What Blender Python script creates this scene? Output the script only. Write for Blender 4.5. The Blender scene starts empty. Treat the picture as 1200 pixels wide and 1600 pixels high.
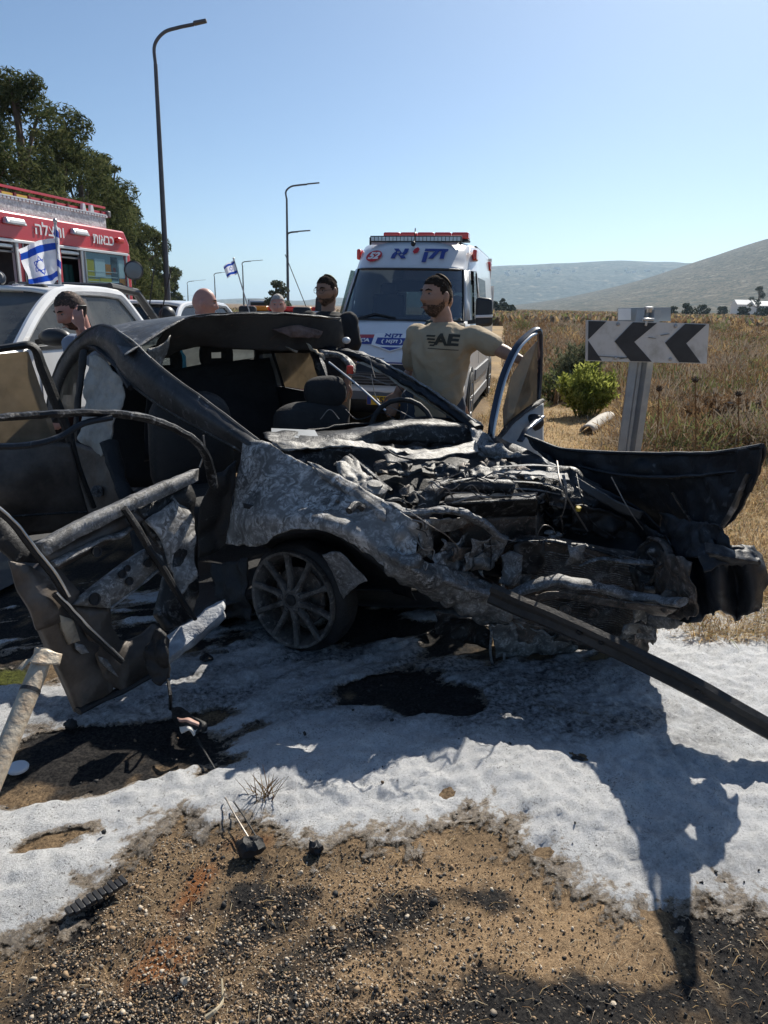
import bpy, bmesh, math, random
import numpy as np
from mathutils import Vector, Matrix, noise as mnoise

random.seed(7)
rng = np.random.default_rng(11)
scene = bpy.context.scene
col = scene.collection
R = math.radians

# ------------------------------------------------------------------ camera
CAM = Vector((0, 0, 1.55)); FPX = 1160.0
PITCH, ROLL = R(15.5), R(1.1)
_w = Vector((0, math.cos(PITCH), -math.sin(PITCH)))
_u0 = Vector((0, math.sin(PITCH), math.cos(PITCH)))
_r0 = Vector((1, 0, 0))
CR = _r0 * math.cos(ROLL) + _u0 * math.sin(ROLL)
CU = -_r0 * math.sin(ROLL) + _u0 * math.cos(ROLL)
CW = _w
cd = bpy.data.cameras.new('camera'); cam = bpy.data.objects.new('camera', cd); col.objects.link(cam)
cd.sensor_fit = 'VERTICAL'; cd.sensor_height = 24; cd.lens = 24 * FPX / 1600
cd.clip_start = 0.05; cd.clip_end = 30000
cam.matrix_world = Matrix(((CR.x, CU.x, -CW.x, CAM.x), (CR.y, CU.y, -CW.y, CAM.y), (CR.z, CU.z, -CW.z, CAM.z), (0, 0, 0, 1)))
scene.camera = cam

# ------------------------------------------------------------------ sun, sky, exposure
SUN_AZ, SUN_EL = R(26), R(41)           # azimuth measured from +Y towards +X
wd = bpy.data.worlds.new('World'); scene.world = wd; wd.use_nodes = True
nt = wd.node_tree; nt.nodes.clear()
sky = nt.nodes.new('ShaderNodeTexSky'); sky.sky_type = 'NISHITA'; sky.sun_disc = False
sky.sun_elevation = SUN_EL; sky.sun_rotation = SUN_AZ
sky.air_density = 0.75; sky.dust_density = 0.9; sky.ozone_density = 1.0; sky.altitude = 200
bg = nt.nodes.new('ShaderNodeBackground'); bg.inputs[1].default_value = 0.074
wo = nt.nodes.new('ShaderNodeOutputWorld')
tint = nt.nodes.new('ShaderNodeMix'); tint.data_type = 'RGBA'; tint.blend_type = 'MULTIPLY'; tint.inputs['Factor'].default_value = 1.0
tint.inputs['B'].default_value = (0.85, 1.0, 1.10, 1)
nt.links.new(sky.outputs[0], tint.inputs['A']); nt.links.new(tint.outputs['Result'], bg.inputs[0]); nt.links.new(bg.outputs[0], wo.inputs[0])
sl = bpy.data.lights.new('sun', 'SUN'); sl.energy = 5.0; sl.angle = R(0.5); sl.color = (1, 0.94, 0.84)
so = bpy.data.objects.new('sun', sl); col.objects.link(so)
sdir = Vector((math.sin(SUN_AZ) * math.cos(SUN_EL), math.cos(SUN_AZ) * math.cos(SUN_EL), math.sin(SUN_EL)))
so.rotation_euler = sdir.to_track_quat('Z', 'Y').to_euler()
vs = scene.view_settings; vs.view_transform = 'Standard'; vs.look = 'None'; vs.exposure = 0.5; vs.gamma = 1.0
vs.use_curve_mapping = False
scene.cycles.max_bounces = 6; scene.cycles.transparent_max_bounces = 16; scene.cycles.volume_bounces = 0
scene.cycles.use_denoising = True

# ------------------------------------------------------------------ helpers
def ray(px, py):
    return CR * ((px - 600) / FPX) + CU * ((800 - py) / FPX) + CW
def P(px, py, Y):                        # the place a sight line reaches at ground distance Y
    d = ray(px, py); return CAM + d * (Y / d.y)
def G(px, py, z=0.0):                    # the place a sight line reaches at height z
    d = ray(px, py); return CAM + d * ((z - CAM.z) / d.z)

def vnoise(x, y, s=0):
    xi = np.floor(x).astype(np.int64); yi = np.floor(y).astype(np.int64)
    fx = x - xi; fy = y - yi; fx = fx * fx * (3 - 2 * fx); fy = fy * fy * (3 - 2 * fy)
    def h(a, b):
        n = (a * 374761393 + b * 668265263 + s * 974634777) & 0x7fffffff
        n = ((n ^ (n >> 13)) * 1274126177) & 0x7fffffff
        return ((n ^ (n >> 16)) & 0xffff) / 65535.0
    return (h(xi, yi) * (1 - fx) + h(xi + 1, yi) * fx) * (1 - fy) + (h(xi, yi + 1) * (1 - fx) + h(xi + 1, yi + 1) * fx) * fy
def fbm(x, y, s=0, o=4):
    t = 0; a = 0.5
    for k in range(o):
        t = t + a * vnoise(x, y, s + k * 17); x = x * 2.03 + 7.1; y = y * 2.03 + 3.7; a *= 0.5
    return t / (1 - 0.5 ** o)
def sstep(a, b, x):
    t = np.clip((x - a) / (b - a), 0, 1); return t * t * (3 - 2 * t)

def props(o, label=None, cat=None, group=None, kind=None):
    if label: o['label'] = label
    if cat: o['category'] = cat
    if group: o['group'] = group
    if kind: o['kind'] = kind
    return o
def thing(name, label, cat, loc=(0, 0, 0), rz=0.0, group=None):
    o = bpy.data.objects.new(name, None); col.objects.link(o)
    o.location = loc; o.rotation_euler = (0, 0, rz); o.empty_display_size = 0.2
    return props(o, label, cat, group)
def rootmat(o):
    while o.parent: o = o.parent
    return Matrix.Translation(o.location) @ o.rotation_euler.to_matrix().to_4x4()
def copy_tree(o, parent=None):
    c = o.copy(); col.objects.link(c)
    if parent: c.parent = parent
    for ch in list(o.children): copy_tree(ch, c)
    return c

class MB:
    def __init__(s): s.v = []; s.f = []; s.m = []
    def add(s, vs, fs, m=0):
        b = len(s.v); s.v.extend([tuple(p) for p in vs])
        for f in fs: s.f.append(tuple(i + b for i in f)); s.m.append(m)
        return s
    def box(s, c, d, rot=None, m=0):
        c = Vector(c); q = [Vector((x * d[0] / 2, y * d[1] / 2, z * d[2] / 2)) for z in (-1, 1) for y in (-1, 1) for x in (-1, 1)]
        if rot is not None: q = [rot @ p for p in q]
        return s.add([p + c for p in q], [(0, 2, 3, 1), (4, 5, 7, 6), (0, 1, 5, 4), (2, 6, 7, 3), (0, 4, 6, 2), (1, 3, 7, 5)], m)
    def bar(s, a, b, w, h, up=(0, 0, 1), m=0):
        a = Vector(a); b = Vector(b); d = b - a; L = d.length; d.normalize(); up = Vector(up)
        sd = d.cross(up)
        if sd.length < 1e-4: sd = d.cross(Vector((1, 0, 0)))
        sd.normalize(); u = sd.cross(d)
        rot = Matrix((sd, d, u)).transposed()
        return s.box((a + b) / 2, (w, L, h), rot, m)
    def hexa(s, p, m=0):                     # eight corners: four below, four above in the same order
        return s.add(p, [(3, 2, 1, 0), (4, 5, 6, 7), (0, 1, 5, 4), (1, 2, 6, 5), (2, 3, 7, 6), (3, 0, 4, 7)], m)
    def tube(s, pts, r, n=8, m=0, cap=True, flat=1.0):
        pts = [Vector(p) for p in pts]; k = len(pts)
        rr = r if isinstance(r, (list, tuple)) else [r] * k
        ref = Vector((0, 0, 1)); rings = []
        prev = None
        for i, p in enumerate(pts):
            t = (pts[min(i + 1, k - 1)] - pts[max(i - 1, 0)])
            if t.length < 1e-9: t = Vector((0, 0, 1))
            t.normalize()
            if prev is None:
                a = t.cross(ref)
                if a.length < 0.1: a = t.cross(Vector((1, 0, 0)))
            else:
                a = prev - t * prev.dot(t)
            a.normalize(); prev = a; b = t.cross(a)
            rings.append([p + a * (rr[i] * math.cos(2 * math.pi * j / n)) + b * (rr[i] * flat * math.sin(2 * math.pi * j / n)) for j in range(n)])
        return s.loft(rings, m, cap)
    def loft(s, rings, m=0, cap=True):
        n = len(rings[0]); vs = [p for r in rings for p in r]; fs = []
        for i in range(len(rings) - 1):
            for j in range(n):
                a = i * n + j; b = i * n + (j + 1) % n
                fs.append((a, b, b + n, a + n))
        if cap:
            fs.append(tuple(range(n))[::-1]); e = (len(rings) - 1) * n; fs.append(tuple(e + j for j in range(n)))
        return s.add(vs, fs, m)
    def grid(s, rows, m=0, closed=False):
        nr = len(rows); nc = len(rows[0]); fs = []
        for i in range(nr - 1):
            for j in range(nc - 1 + (1 if closed else 0)):
                k = (j + 1) % nc
                fs.append((i * nc + j, i * nc + k, (i + 1) * nc + k, (i + 1) * nc + j))
        return s.add([p for r in rows for p in r], fs, m)
    def prism(s, out, ext, m=0):
        out = [Vector(p) for p in out]; ext = Vector(ext); n = len(out)
        vs = out + [p + ext for p in out]
        fs = [tuple(range(n))[::-1], tuple(range(n, 2 * n))] + [(i, (i + 1) % n, (i + 1) % n + n, i + n) for i in range(n)]
        return s.add(vs, fs, m)
    def cyl(s, a, b, r, n=16, m=0, r2=None):
        return s.tube([a, b], [r, r if r2 is None else r2], n, m)
    def lathe(s, a, axis, prof, n=24, m=0):   # prof: list of (distance along axis, radius)
        axis = Vector(axis).normalized(); a = Vector(a)
        e = axis.cross(Vector((0, 0, 1)))
        if e.length < 0.1: e = axis.cross(Vector((1, 0, 0)))
        e.normalize(); g = axis.cross(e)
        rings = [[a + axis * h + (e * math.cos(2 * math.pi * j / n) + g * math.sin(2 * math.pi * j / n)) * r for j in range(n)] for h, r in prof]
        return s.loft(rings, m, True)
    def ball(s, c, r, nu=14, nv=9, m=0, rot=None):
        c = Vector(c); r = (r, r, r) if not isinstance(r, (tuple, list)) else r
        rows = []
        for i in range(nv + 1):
            th = math.pi * i / nv
            row = []
            for j in range(nu):
                p = Vector((r[0] * math.sin(th) * math.cos(2 * math.pi * j / nu), r[1] * math.sin(th) * math.sin(2 * math.pi * j / nu), r[2] * math.cos(th)))
                if rot is not None: p = rot @ p
                row.append(c + p)
            rows.append(row)
        return s.grid(rows, m, True)
    def jitter(s, amp, freq=6.0, seed=0):
        o = Vector((seed * 3.7, seed * 1.3, seed * 2.1))
        s.v = [tuple(Vector(p) + mnoise.noise_vector(Vector(p) * freq + o) * amp) for p in s.v]
        return s
    def build(s, name, mats, parent=None, world=False, smooth=None, bevel=0, solid=0, segs=2, sub=0):
        me = bpy.data.meshes.new(name)
        vs = s.v
        if world and parent is not None:
            M = rootmat(parent).inverted(); vs = [M @ Vector(p) for p in vs]
        me.from_pydata([tuple(p) for p in vs], [], s.f); 
        for mt in (mats if isinstance(mats, (list, tuple)) else [mats]): me.materials.append(mt)
        if any(s.m): me.polygons.foreach_set('material_index', s.m)
        me.update()
        if solid == 0:
            b = bmesh.new(); b.from_mesh(me); bmesh.ops.recalc_face_normals(b, faces=b.faces); b.to_mesh(me); b.free()
        if smooth is not None:
            me.polygons.foreach_set('use_smooth', [True] * len(me.polygons))
            if smooth < 180: me.set_sharp_from_angle(angle=R(smooth))
        o = bpy.data.objects.new(name, me); col.objects.link(o)
        if parent is not None: o.parent = parent
        if sub:
            md = o.modifiers.new('subdivision', 'SUBSURF'); md.levels = sub; md.render_levels = sub
        if solid:
            md = o.modifiers.new('thickness', 'SOLIDIFY'); md.thickness = solid; md.offset = 0
        if bevel:
            md = o.modifiers.new('bevel', 'BEVEL'); md.width = bevel; md.segments = segs; md.limit_method = 'ANGLE'; md.angle_limit = R(40)
            if smooth is None: me.polygons.foreach_set('use_smooth', [True] * len(me.polygons)); me.set_sharp_from_angle(angle=R(50))
        return o

def np_mesh(name, V, F, mats, parent=None, attrs=None, smooth=False, midx=None):
    """V (n,3) array, F (m,k) array of k-gons."""
    me = bpy.data.meshes.new(name); V = np.asarray(V, np.float32); F = np.asarray(F, np.int32)
    me.vertices.add(len(V)); me.vertices.foreach_set('co', V.ravel())
    k = F.shape[1]
    me.loops.add(F.size); me.loops.foreach_set('vertex_index', F.ravel())
    me.polygons.add(len(F)); me.polygons.foreach_set('loop_start', np.arange(0, F.size, k, dtype=np.int32))
    for mt in (mats if isinstance(mats, (list, tuple)) else [mats]): me.materials.append(mt)
    if midx is not None: me.polygons.foreach_set('material_index', np.asarray(midx, np.int32))
    me.update(calc_edges=True)
    if smooth: me.polygons.foreach_set('use_smooth', np.ones(len(F), bool))
    for an, arr in (attrs or {}).items():
        at = me.attributes.new(an, 'FLOAT', 'POINT'); at.data.foreach_set('value', np.asarray(arr, np.float32))
    o = bpy.data.objects.new(name, me); col.objects.link(o)
    if parent is not None: o.parent = parent
    return o

def crom(pts, n):
    """Catmull-Rom through pts (Vectors), n samples."""
    k = len(pts)
    if k == 2: return [pts[0].lerp(pts[1], i / (n - 1)) for i in range(n)]
    out = []
    for i in range(n):
        t = i / (n - 1) * (k - 1); a = min(int(t), k - 2); f = t - a
        p1, p2 = pts[a], pts[a + 1]
        p0 = pts[a - 1] if a > 0 else p1 * 2 - p2
        p3 = pts[a + 2] if a + 2 < k else p2 * 2 - p1
        out.append(0.5 * ((2 * p1) + (p2 - p0) * f + (2 * p0 - 5 * p1 + 4 * p2 - p3) * f * f + (3 * p1 - p0 - 3 * p2 + p3) * f ** 3))
    return out
def V3(p): return Vector(p)
def sheet(rows, nu, nv, amp=0.0, freq=6.0, seed=0, rag=0.0, ridge=False):
    """A bent sheet through a coarse grid of points; creased by noise; ragged rim."""
    rr = [crom([V3(p) for p in r], nu) for r in rows]
    cols = [crom([r[j] for r in rr], nv) for j in range(nu)]
    g = [[cols[j][i] for j in range(nu)] for i in range(nv)]
    o = Vector((seed * 1.7, seed * 5.3, seed * 0.9))
    out = []
    for i in range(nv):
        row = []
        for j in range(nu):
            p = g[i][j]
            du = g[i][min(j + 1, nu - 1)] - g[i][max(j - 1, 0)]; dv = g[min(i + 1, nv - 1)][j] - g[max(i - 1, 0)][j]
            n = du.cross(dv)
            if n.length > 1e-9: n.normalize()
            q = p
            if amp:
                a = mnoise.noise(p * freq + o) + 0.5 * mnoise.noise(p * freq * 2.3 + o)
                if ridge: a = 0.6 - 1.6 * abs(a)
                q = p + n * (a * amp)
            if rag and (i in (0, nv - 1) or j in (0, nu - 1)):
                q = q + mnoise.noise_vector(p * 23 + o) * rag
            row.append(q)
        out.append(row)
    return out

# ------------------------------------------------------------------ materials
def mat(name, c, rough=0.6, metal=0.0, c2=None, scale=8.0, bump=0.0, bscale=None, spec=0.5, lo=0.35, hi=0.65, c3=None, emit=0.0, coat=0.0, detail=6.0, r2=None, dist=0.0):
    m = bpy.data.materials.new(name); m.use_nodes = True
    n = m.node_tree.nodes; L = m.node_tree.links; b = n['Principled BSDF']
    b.inputs['Base Color'].default_value = (*c, 1); b.inputs['Roughness'].default_value = rough; b.inputs['Metallic'].default_value = metal
    b.inputs['Specular IOR Level'].default_value = spec
    if coat: b.inputs['Coat Weight'].default_value = coat; b.inputs['Coat Roughness'].default_value = 0.074
    tc = n.new('ShaderNodeTexCoord')
    if c2 is not None:
        nz = n.new('ShaderNodeTexNoise'); nz.inputs['Scale'].default_value = scale; nz.inputs['Detail'].default_value = detail; nz.inputs['Roughness'].default_value = 0.65
        nz.inputs['Distortion'].default_value = dist
        L.new(tc.outputs['Object'], nz.inputs['Vector'])
        rp = n.new('ShaderNodeValToRGB'); e = rp.color_ramp.elements
        e[0].position = lo; e[0].color = (*c, 1); e[1].position = hi; e[1].color = (*c2, 1)
        if c3 is not None: x = e.new((lo + hi) / 2 if not isinstance(c3, dict) else 0.5); x.color = (*c3, 1)
        L.new(nz.outputs['Fac'], rp.inputs['Fac']); L.new(rp.outputs['Color'], b.inputs['Base Color'])
        if r2 is not None:
            mr = n.new('ShaderNodeMapRange'); mr.inputs['From Min'].default_value = lo; mr.inputs['From Max'].default_value = hi
            mr.inputs['To Min'].default_value = rough; mr.inputs['To Max'].default_value = r2
            L.new(nz.outputs['Fac'], mr.inputs['Value']); L.new(mr.outputs['Result'], b.inputs['Roughness'])
    if bump:
        bz = n.new('ShaderNodeTexNoise'); bz.inputs['Scale'].default_value = bscale or scale * 4; bz.inputs['Detail'].default_value = 5
        L.new(tc.outputs['Object'], bz.inputs['Vector'])
        bp = n.new('ShaderNodeBump'); bp.inputs['Strength'].default_value = bump; bp.inputs['Distance'].default_value = 0.02
        L.new(bz.outputs['Fac'], bp.inputs['Height']); L.new(bp.outputs['Normal'], b.inputs['Normal'])
    if emit:
        b.inputs['Emission Color'].default_value = (*c, 1); b.inputs['Emission Strength'].default_value = emit
    return m

def burnt(name, soot=(0.012, 0.012, 0.013), grey=(0.09, 0.092, 0.095), ash=(0.45, 0.45, 0.46), rust=(0.07, 0.045, 0.03), k=0.5, ashk=0.62, scale=5.0, rough=0.45, metal=0.5, rustk=0.6, bump=0.35):
    """Burnt steel: soot, scorched grey metal, flaked pale ash and rusty brown, mixed by layered noise."""
    m = bpy.data.materials.new(name); m.use_nodes = True
    n = m.node_tree.nodes; L = m.node_tree.links; b = n['Principled BSDF']
    tc = n.new('ShaderNodeTexCoord')
    def nz(s, d=8, dist=0.0, ro=0.65):
        x = n.new('ShaderNodeTexNoise'); x.inputs['Scale'].default_value = s; x.inputs['Detail'].default_value = d
        x.inputs['Distortion'].default_value = dist; x.inputs['Roughness'].default_value = ro
        L.new(tc.outputs['Object'], x.inputs['Vector']); return x.outputs['Fac']
    def ramp(f, a, c):
        r = n.new('ShaderNodeMapRange'); r.inputs['From Min'].default_value = a; r.inputs['From Max'].default_value = c
        L.new(f, r.inputs['Value']); return r.outputs['Result']
    def mix(f, a, c):
        x = n.new('ShaderNodeMix'); x.data_type = 'RGBA'
        L.new(f, x.inputs['Factor'])
        for s_, v in ((x.inputs['A'], a), (x.inputs['B'], c)):
            if isinstance(v, tuple): s_.default_value = (*v, 1)
            else: L.new(v, s_)
        return x.outputs['Result']
    big = nz(scale, 8, 0.6); fine = nz(scale * 9, 8, 1.5); mid = nz(scale * 2.7, 8, 2.0)
    c = mix(ramp(big, k - 0.13, k + 0.13), soot, grey)
    c = mix(ramp(mid, rustk, rustk + 0.12), c, rust)
    mm = n.new('ShaderNodeMath'); mm.operation = 'MULTIPLY'
    L.new(ramp(mid, ashk - 0.16, ashk + 0.06), mm.inputs[0]); L.new(ramp(fine, 0.42, 0.56), mm.inputs[1])
    c = mix(mm.outputs[0], c, ash)
    L.new(c, b.inputs['Base Color'])
    rr = n.new('ShaderNodeMapRange'); rr.inputs['To Min'].default_value = rough - 0.15; rr.inputs['To Max'].default_value = rough + 0.35
    L.new(fine, rr.inputs['Value']); L.new(rr.outputs['Result'], b.inputs['Roughness'])
    mt = n.new('ShaderNodeMath'); mt.operation = 'MULTIPLY_ADD'; mt.inputs[1].default_value = -metal; mt.inputs[2].default_value = metal
    L.new(mm.outputs[0], mt.inputs[0]); L.new(mt.outputs[0], b.inputs['Metallic'])
    bp = n.new('ShaderNodeBump'); bp.inputs['Strength'].default_value = bump; bp.inputs['Distance'].default_value = 0.012
    ad = n.new('ShaderNodeMath'); ad.operation = 'ADD'; L.new(mid, ad.inputs[0]); L.new(fine, ad.inputs[1])
    L.new(ad.outputs[0], bp.inputs['Height']); L.new(bp.outputs['Normal'], b.inputs['Normal'])
    return m

def glass(name, tint=(0.6, 0.65, 0.65), clear=0.6, dust=None, dk=0.5, rough=0.03, dscale=5.0, ior=1.55):
    """A pane: tinted, mirroring at grazing angles; optional film of dust."""
    m = bpy.data.materials.new(name); m.use_nodes = True
    n = m.node_tree.nodes; L = m.node_tree.links; n.clear()
    out = n.new('ShaderNodeOutputMaterial'); tr = n.new('ShaderNodeBsdfTransparent'); tr.inputs[0].default_value = (*[t * clear for t in tint], 1)
    gl = n.new('ShaderNodeBsdfGlossy'); gl.inputs['Roughness'].default_value = rough
    fr0 = n.new('ShaderNodeFresnel'); fr0.inputs[0].default_value = ior
    ge = n.new('ShaderNodeNewGeometry'); fr = n.new('ShaderNodeMath'); fr.operation = 'MULTIPLY'
    iv = n.new('ShaderNodeMath'); iv.operation = 'SUBTRACT'; iv.inputs[0].default_value = 1.0; L.new(ge.outputs['Backfacing'], iv.inputs[1])
    L.new(fr0.outputs[0], fr.inputs[0]); L.new(iv.outputs[0], fr.inputs[1])
    mx = n.new('ShaderNodeMixShader'); L.new(fr.outputs[0], mx.inputs[0]); L.new(tr.outputs[0], mx.inputs[1]); L.new(gl.outputs[0], mx.inputs[2])
    last = mx.outputs[0]
    if dust:
        df = n.new('ShaderNodeBsdfDiffuse'); df.inputs[0].default_value = (*dust, 1)
        tl = n.new('ShaderNodeBsdfTranslucent'); tl.inputs[0].default_value = (*dust, 1)
        m1 = n.new('ShaderNodeMixShader'); m1.inputs[0].default_value = 0.6; L.new(df.outputs[0], m1.inputs[1]); L.new(tl.outputs[0], m1.inputs[2])
        nz = n.new('ShaderNodeTexNoise'); nz.inputs['Scale'].default_value = dscale; nz.inputs['Detail'].default_value = 8
        tc = n.new('ShaderNodeTexCoord'); L.new(tc.outputs['Object'], nz.inputs['Vector'])
        mr = n.new('ShaderNodeMapRange'); mr.inputs['From Min'].default_value = 0.3; mr.inputs['From Max'].default_value = 0.7; mr.inputs['To Min'].default_value = dk - 0.2; mr.inputs['To Max'].default_value = min(1, dk + 0.25)
        L.new(nz.outputs['Fac'], mr.inputs['Value'])
        m2 = n.new('ShaderNodeMixShader'); L.new(mr.outputs['Result'], m2.inputs[0]); L.new(last, m2.inputs[1]); L.new(m1.outputs[0], m2.inputs[2]); last = m2.outputs[0]
    L.new(last, out.inputs[0]); return m

def leafmat(name, c, c2, scale=0.6, trans=0.35):
    m = bpy.data.materials.new(name); m.use_nodes = True
    n = m.node_tree.nodes; L = m.node_tree.links; n.clear()
    out = n.new('ShaderNodeOutputMaterial'); df = n.new('ShaderNodeBsdfDiffuse'); tl = n.new('ShaderNodeBsdfTranslucent')
    tc = n.new('ShaderNodeTexCoord'); nz = n.new('ShaderNodeTexNoise'); nz.inputs['Scale'].default_value = scale; nz.inputs['Detail'].default_value = 6
    L.new(tc.outputs['Object'], nz.inputs['Vector'])
    rp = n.new('ShaderNodeValToRGB'); e = rp.color_ramp.elements; e[0].position = 0.35; e[0].color = (*c, 1); e[1].position = 0.65; e[1].color = (*c2, 1)
    L.new(nz.outputs['Fac'], rp.inputs['Fac']); L.new(rp.outputs[0], df.inputs[0]); L.new(rp.outputs[0], tl.inputs[0])
    mx = n.new('ShaderNodeMixShader'); mx.inputs[0].default_value = trans
    L.new(df.outputs[0], mx.inputs[1]); L.new(tl.outputs[0], mx.inputs[2]); L.new(mx.outputs[0], out.inputs[0]); return m

M = {}
M['white'] = mat('white_paint', (0.72, 0.73, 0.74), 0.28, coat=0.5, c2=(0.62, 0.62, 0.61), scale=1.5)
M['dirty_white'] = mat('dusty_white_paint', (0.78, 0.78, 0.77), 0.32, coat=0.4, c2=(0.62, 0.60, 0.56), scale=1.2, lo=0.4, hi=0.75)
M['red'] = mat('red_paint', (0.60, 0.026, 0.04), 0.35, coat=0.4, c2=(0.52, 0.035, 0.045), scale=2)
M['red_print'] = mat('red_print', (0.55, 0.02, 0.03), 0.5)
M['blue_print'] = mat('blue_print', (0.02, 0.05, 0.25), 0.5)
M['white_print'] = mat('white_print', (0.8, 0.8, 0.8), 0.5)
M['black'] = mat('black_plastic', (0.012, 0.012, 0.014), 0.45, c2=(0.03, 0.03, 0.03), scale=4)
M['rubber'] = mat('tyre_rubber', (0.018, 0.018, 0.018), 0.8, c2=(0.05, 0.045, 0.04), scale=5, bump=0.2)
M['steel'] = mat('galvanised_steel', (0.33, 0.34, 0.35), 0.5, 0.75, c2=(0.45, 0.46, 0.47), scale=14, bump=0.1)
M['lamp_steel'] = mat('lamp_post_steel', (0.10, 0.105, 0.115), 0.55, 0.4, c2=(0.14, 0.14, 0.15), scale=2)
M['alu'] = mat('brushed_aluminium', (0.6, 0.6, 0.6), 0.35, 0.9, c2=(0.45, 0.45, 0.45), scale=6)
M['dark'] = mat('dark_interior', (0.02, 0.02, 0.023), 0.8, c2=(0.035, 0.035, 0.035), scale=5)
M['grey_plastic'] = mat('grey_plastic', (0.12, 0.12, 0.125), 0.6)
M['redlens'] = mat('red_lens', (0.65, 0.03, 0.02), 0.2, coat=0.6)
M['amber'] = mat('amber_lens', (0.7, 0.25, 0.03), 0.25)
M['clearlens'] = mat('clear_lens', (0.55, 0.58, 0.6), 0.15, 0.3)
M['yellow_print'] = mat('yellow_print', (0.75, 0.45, 0.03), 0.5)
M['yellow'] = mat('yellow_label', (0.7, 0.5, 0.06), 0.5)
M['orange'] = mat('orange_label', (0.7, 0.22, 0.04), 0.5)
M['teal'] = mat('teal_cloth', (0.02, 0.12, 0.11), 0.8)
M['glass'] = glass('vehicle_glass', (0.55, 0.62, 0.62), 0.7)
M['glass_dusty'] = glass('dusty_vehicle_glass', (0.5, 0.55, 0.55), 0.6, (0.45, 0.45, 0.43), 0.35)
M['glass_scorched'] = glass('scorched_glass', (0.6, 0.55, 0.45), 0.5, (0.42, 0.36, 0.28), 0.55, dscale=8)
# ------------------------------------------------------------------ ground
def H(x, y):
    x = np.asarray(x, float); y = np.asarray(y, float)
    near = sstep(4.0, 1.2, np.hypot(x, y - 1.5))
    h = (fbm(x * 1.3, y * 1.3, 3, 4) - 0.5) * 0.05 * (0.4 + near)
    h = h + near * ((fbm(x * 9, y * 9, 5, 4) - 0.5) * 0.030 + (fbm(x * 34, y * 34, 9, 3) - 0.5) * 0.016)
    h = h + sstep(0.8, 3.5, x - 0.2 * y) * (fbm(x * 0.5, y * 0.5, 13, 4) - 0.5) * 0.25 * sstep(3, 8, y)
    far = sstep(60, 400, np.hypot(x, y)); h = h * (1 - far) - 0.0 * far
    return h
def Hs(x, y): return float(H(np.array([x]), np.array([y]))[0])

def axis_pts(lo, hi, step, far, grow=1.14):
    a = list(np.arange(lo, hi, step)); s = step; p = a[-1]; right = []
    while p < far: s *= grow; p += s; right.append(p)
    s = step; p = lo; left = []
    while p > -far: s *= grow; p -= s; left.append(p)
    return np.array(left[::-1] + a + right)
gx = axis_pts(-1.9, 2.0, 0.014, 9000); gy = axis_pts(0.9, 3.3, 0.014, 9000, 1.12)
GX, GY = np.meshgrid(gx, gy)
gz = H(GX, GY)
def blob(px, py, rx, ry, ang=0):
    c = G(px, py); dx = GX - c.x; dy = GY - c.y; ca, sa = math.cos(ang), math.sin(ang)
    return np.exp(-(((dx * ca + dy * sa) / rx) ** 2 + ((-dx * sa + dy * ca) / ry) ** 2))
warp = (fbm(GX * 5, GY * 5, 31, 5) - 0.5)
warp2 = (fbm(GX * 16, GY * 16, 37, 4) - 0.5)
char = 1.1 * blob(700, 1620, .42, .14, .15) + 0.8 * blob(640, 1420, .22, .10, .4) + .7 * blob(760, 1400, .10, .05) + .8 * blob(200, 1580, .3, .1) + .6 * blob(100, 1480, .12, .2) + 1.0 * blob(1150, 1500, .16, .22) + .7 * blob(420, 1400, .12, .1) + .55 * blob(360, 1470, .2, .05, .8) + .7 * blob(1000, 1590, .3, .08) \
    + 1.0 * blob(640, 1085, .42, .22, -.2) + 1.2 * blob(600, 950, 1.2, .7, -.5) + .9 * blob(200, 1150, .45, .28) + .8 * blob(100, 950, 1.3, 1.4)
char = np.clip(sstep(.30, .78, char + 1.3 * warp + 1.0 * warp2), 0, 1)
sand = 1.2 * blob(640, 1510, .4, .07, .35) + 1.0 * blob(820, 1500, .25, .05, .25) + 0.8 * blob(700, 1330, .3, .12, -.5) + .9 * blob(850, 1430, .3, .1, -.3) + 0.8 * blob(1000, 1560, .2, .1) + .6 * blob(500, 1560, .2, .08) + .5 * blob(560, 1400, .3, .15)
sand = np.clip(sstep(.2, .9, sand + 1.0 * warp), 0, 1)
rust = np.clip(sstep(.35, .9, 1.0 * blob(255, 1510, .09, .14, -.2) + .9 * blob(310, 1370, .05, .14, -.3) + .6 * blob(400, 1310, .1, .06) + .35 * blob(330, 1560, .1, .1) + .8 * warp2), 0, 1)
moss = np.clip(sstep(.35, .8, blob(12, 1062, .16, .08) + blob(215, 932, .16, .10) + blob(190, 955, .1, .04) + .9 * warp2 + .5 * warp), 0, 1)
grassz = sstep(-.1, .5, GX - .5 - .12 * (GY - 3.2) + .9 * warp) * sstep(3.0, 3.6, GY + .4 * GX + .5 * warp)
gm = bpy.data.materials.new('dirt_ground'); gm.use_nodes = True
n = gm.node_tree.nodes; L = gm.node_tree.links; b = n['Principled BSDF']; b.inputs['Roughness'].default_value = 0.95; b.inputs['Specular IOR Level'].default_value = 0.15
tc = n.new('ShaderNodeTexCoord')
def gnoise(s, d=8, ro=.7):
    x = n.new('ShaderNodeTexNoise'); x.inputs['Scale'].default_value = s; x.inputs['Detail'].default_value = d; x.inputs['Roughness'].default_value = ro
    L.new(tc.outputs['Object'], x.inputs['Vector']); return x.outputs['Fac']
def gattr(a):
    x = n.new('ShaderNodeAttribute'); x.attribute_name = a; return x.outputs['Fac']
def gmix(f, a, c):
    x = n.new('ShaderNodeMix'); x.data_type = 'RGBA'; L.new(f, x.inputs['Factor']) if not isinstance(f, float) else None
    if isinstance(f, float): x.inputs['Factor'].default_value = f
    for s_, v in ((x.inputs['A'], a), (x.inputs['B'], c)):
        if isinstance(v, tuple): s_.default_value = (*v, 1)
        else: L.new(v, s_)
    return x.outputs['Result']
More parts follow.
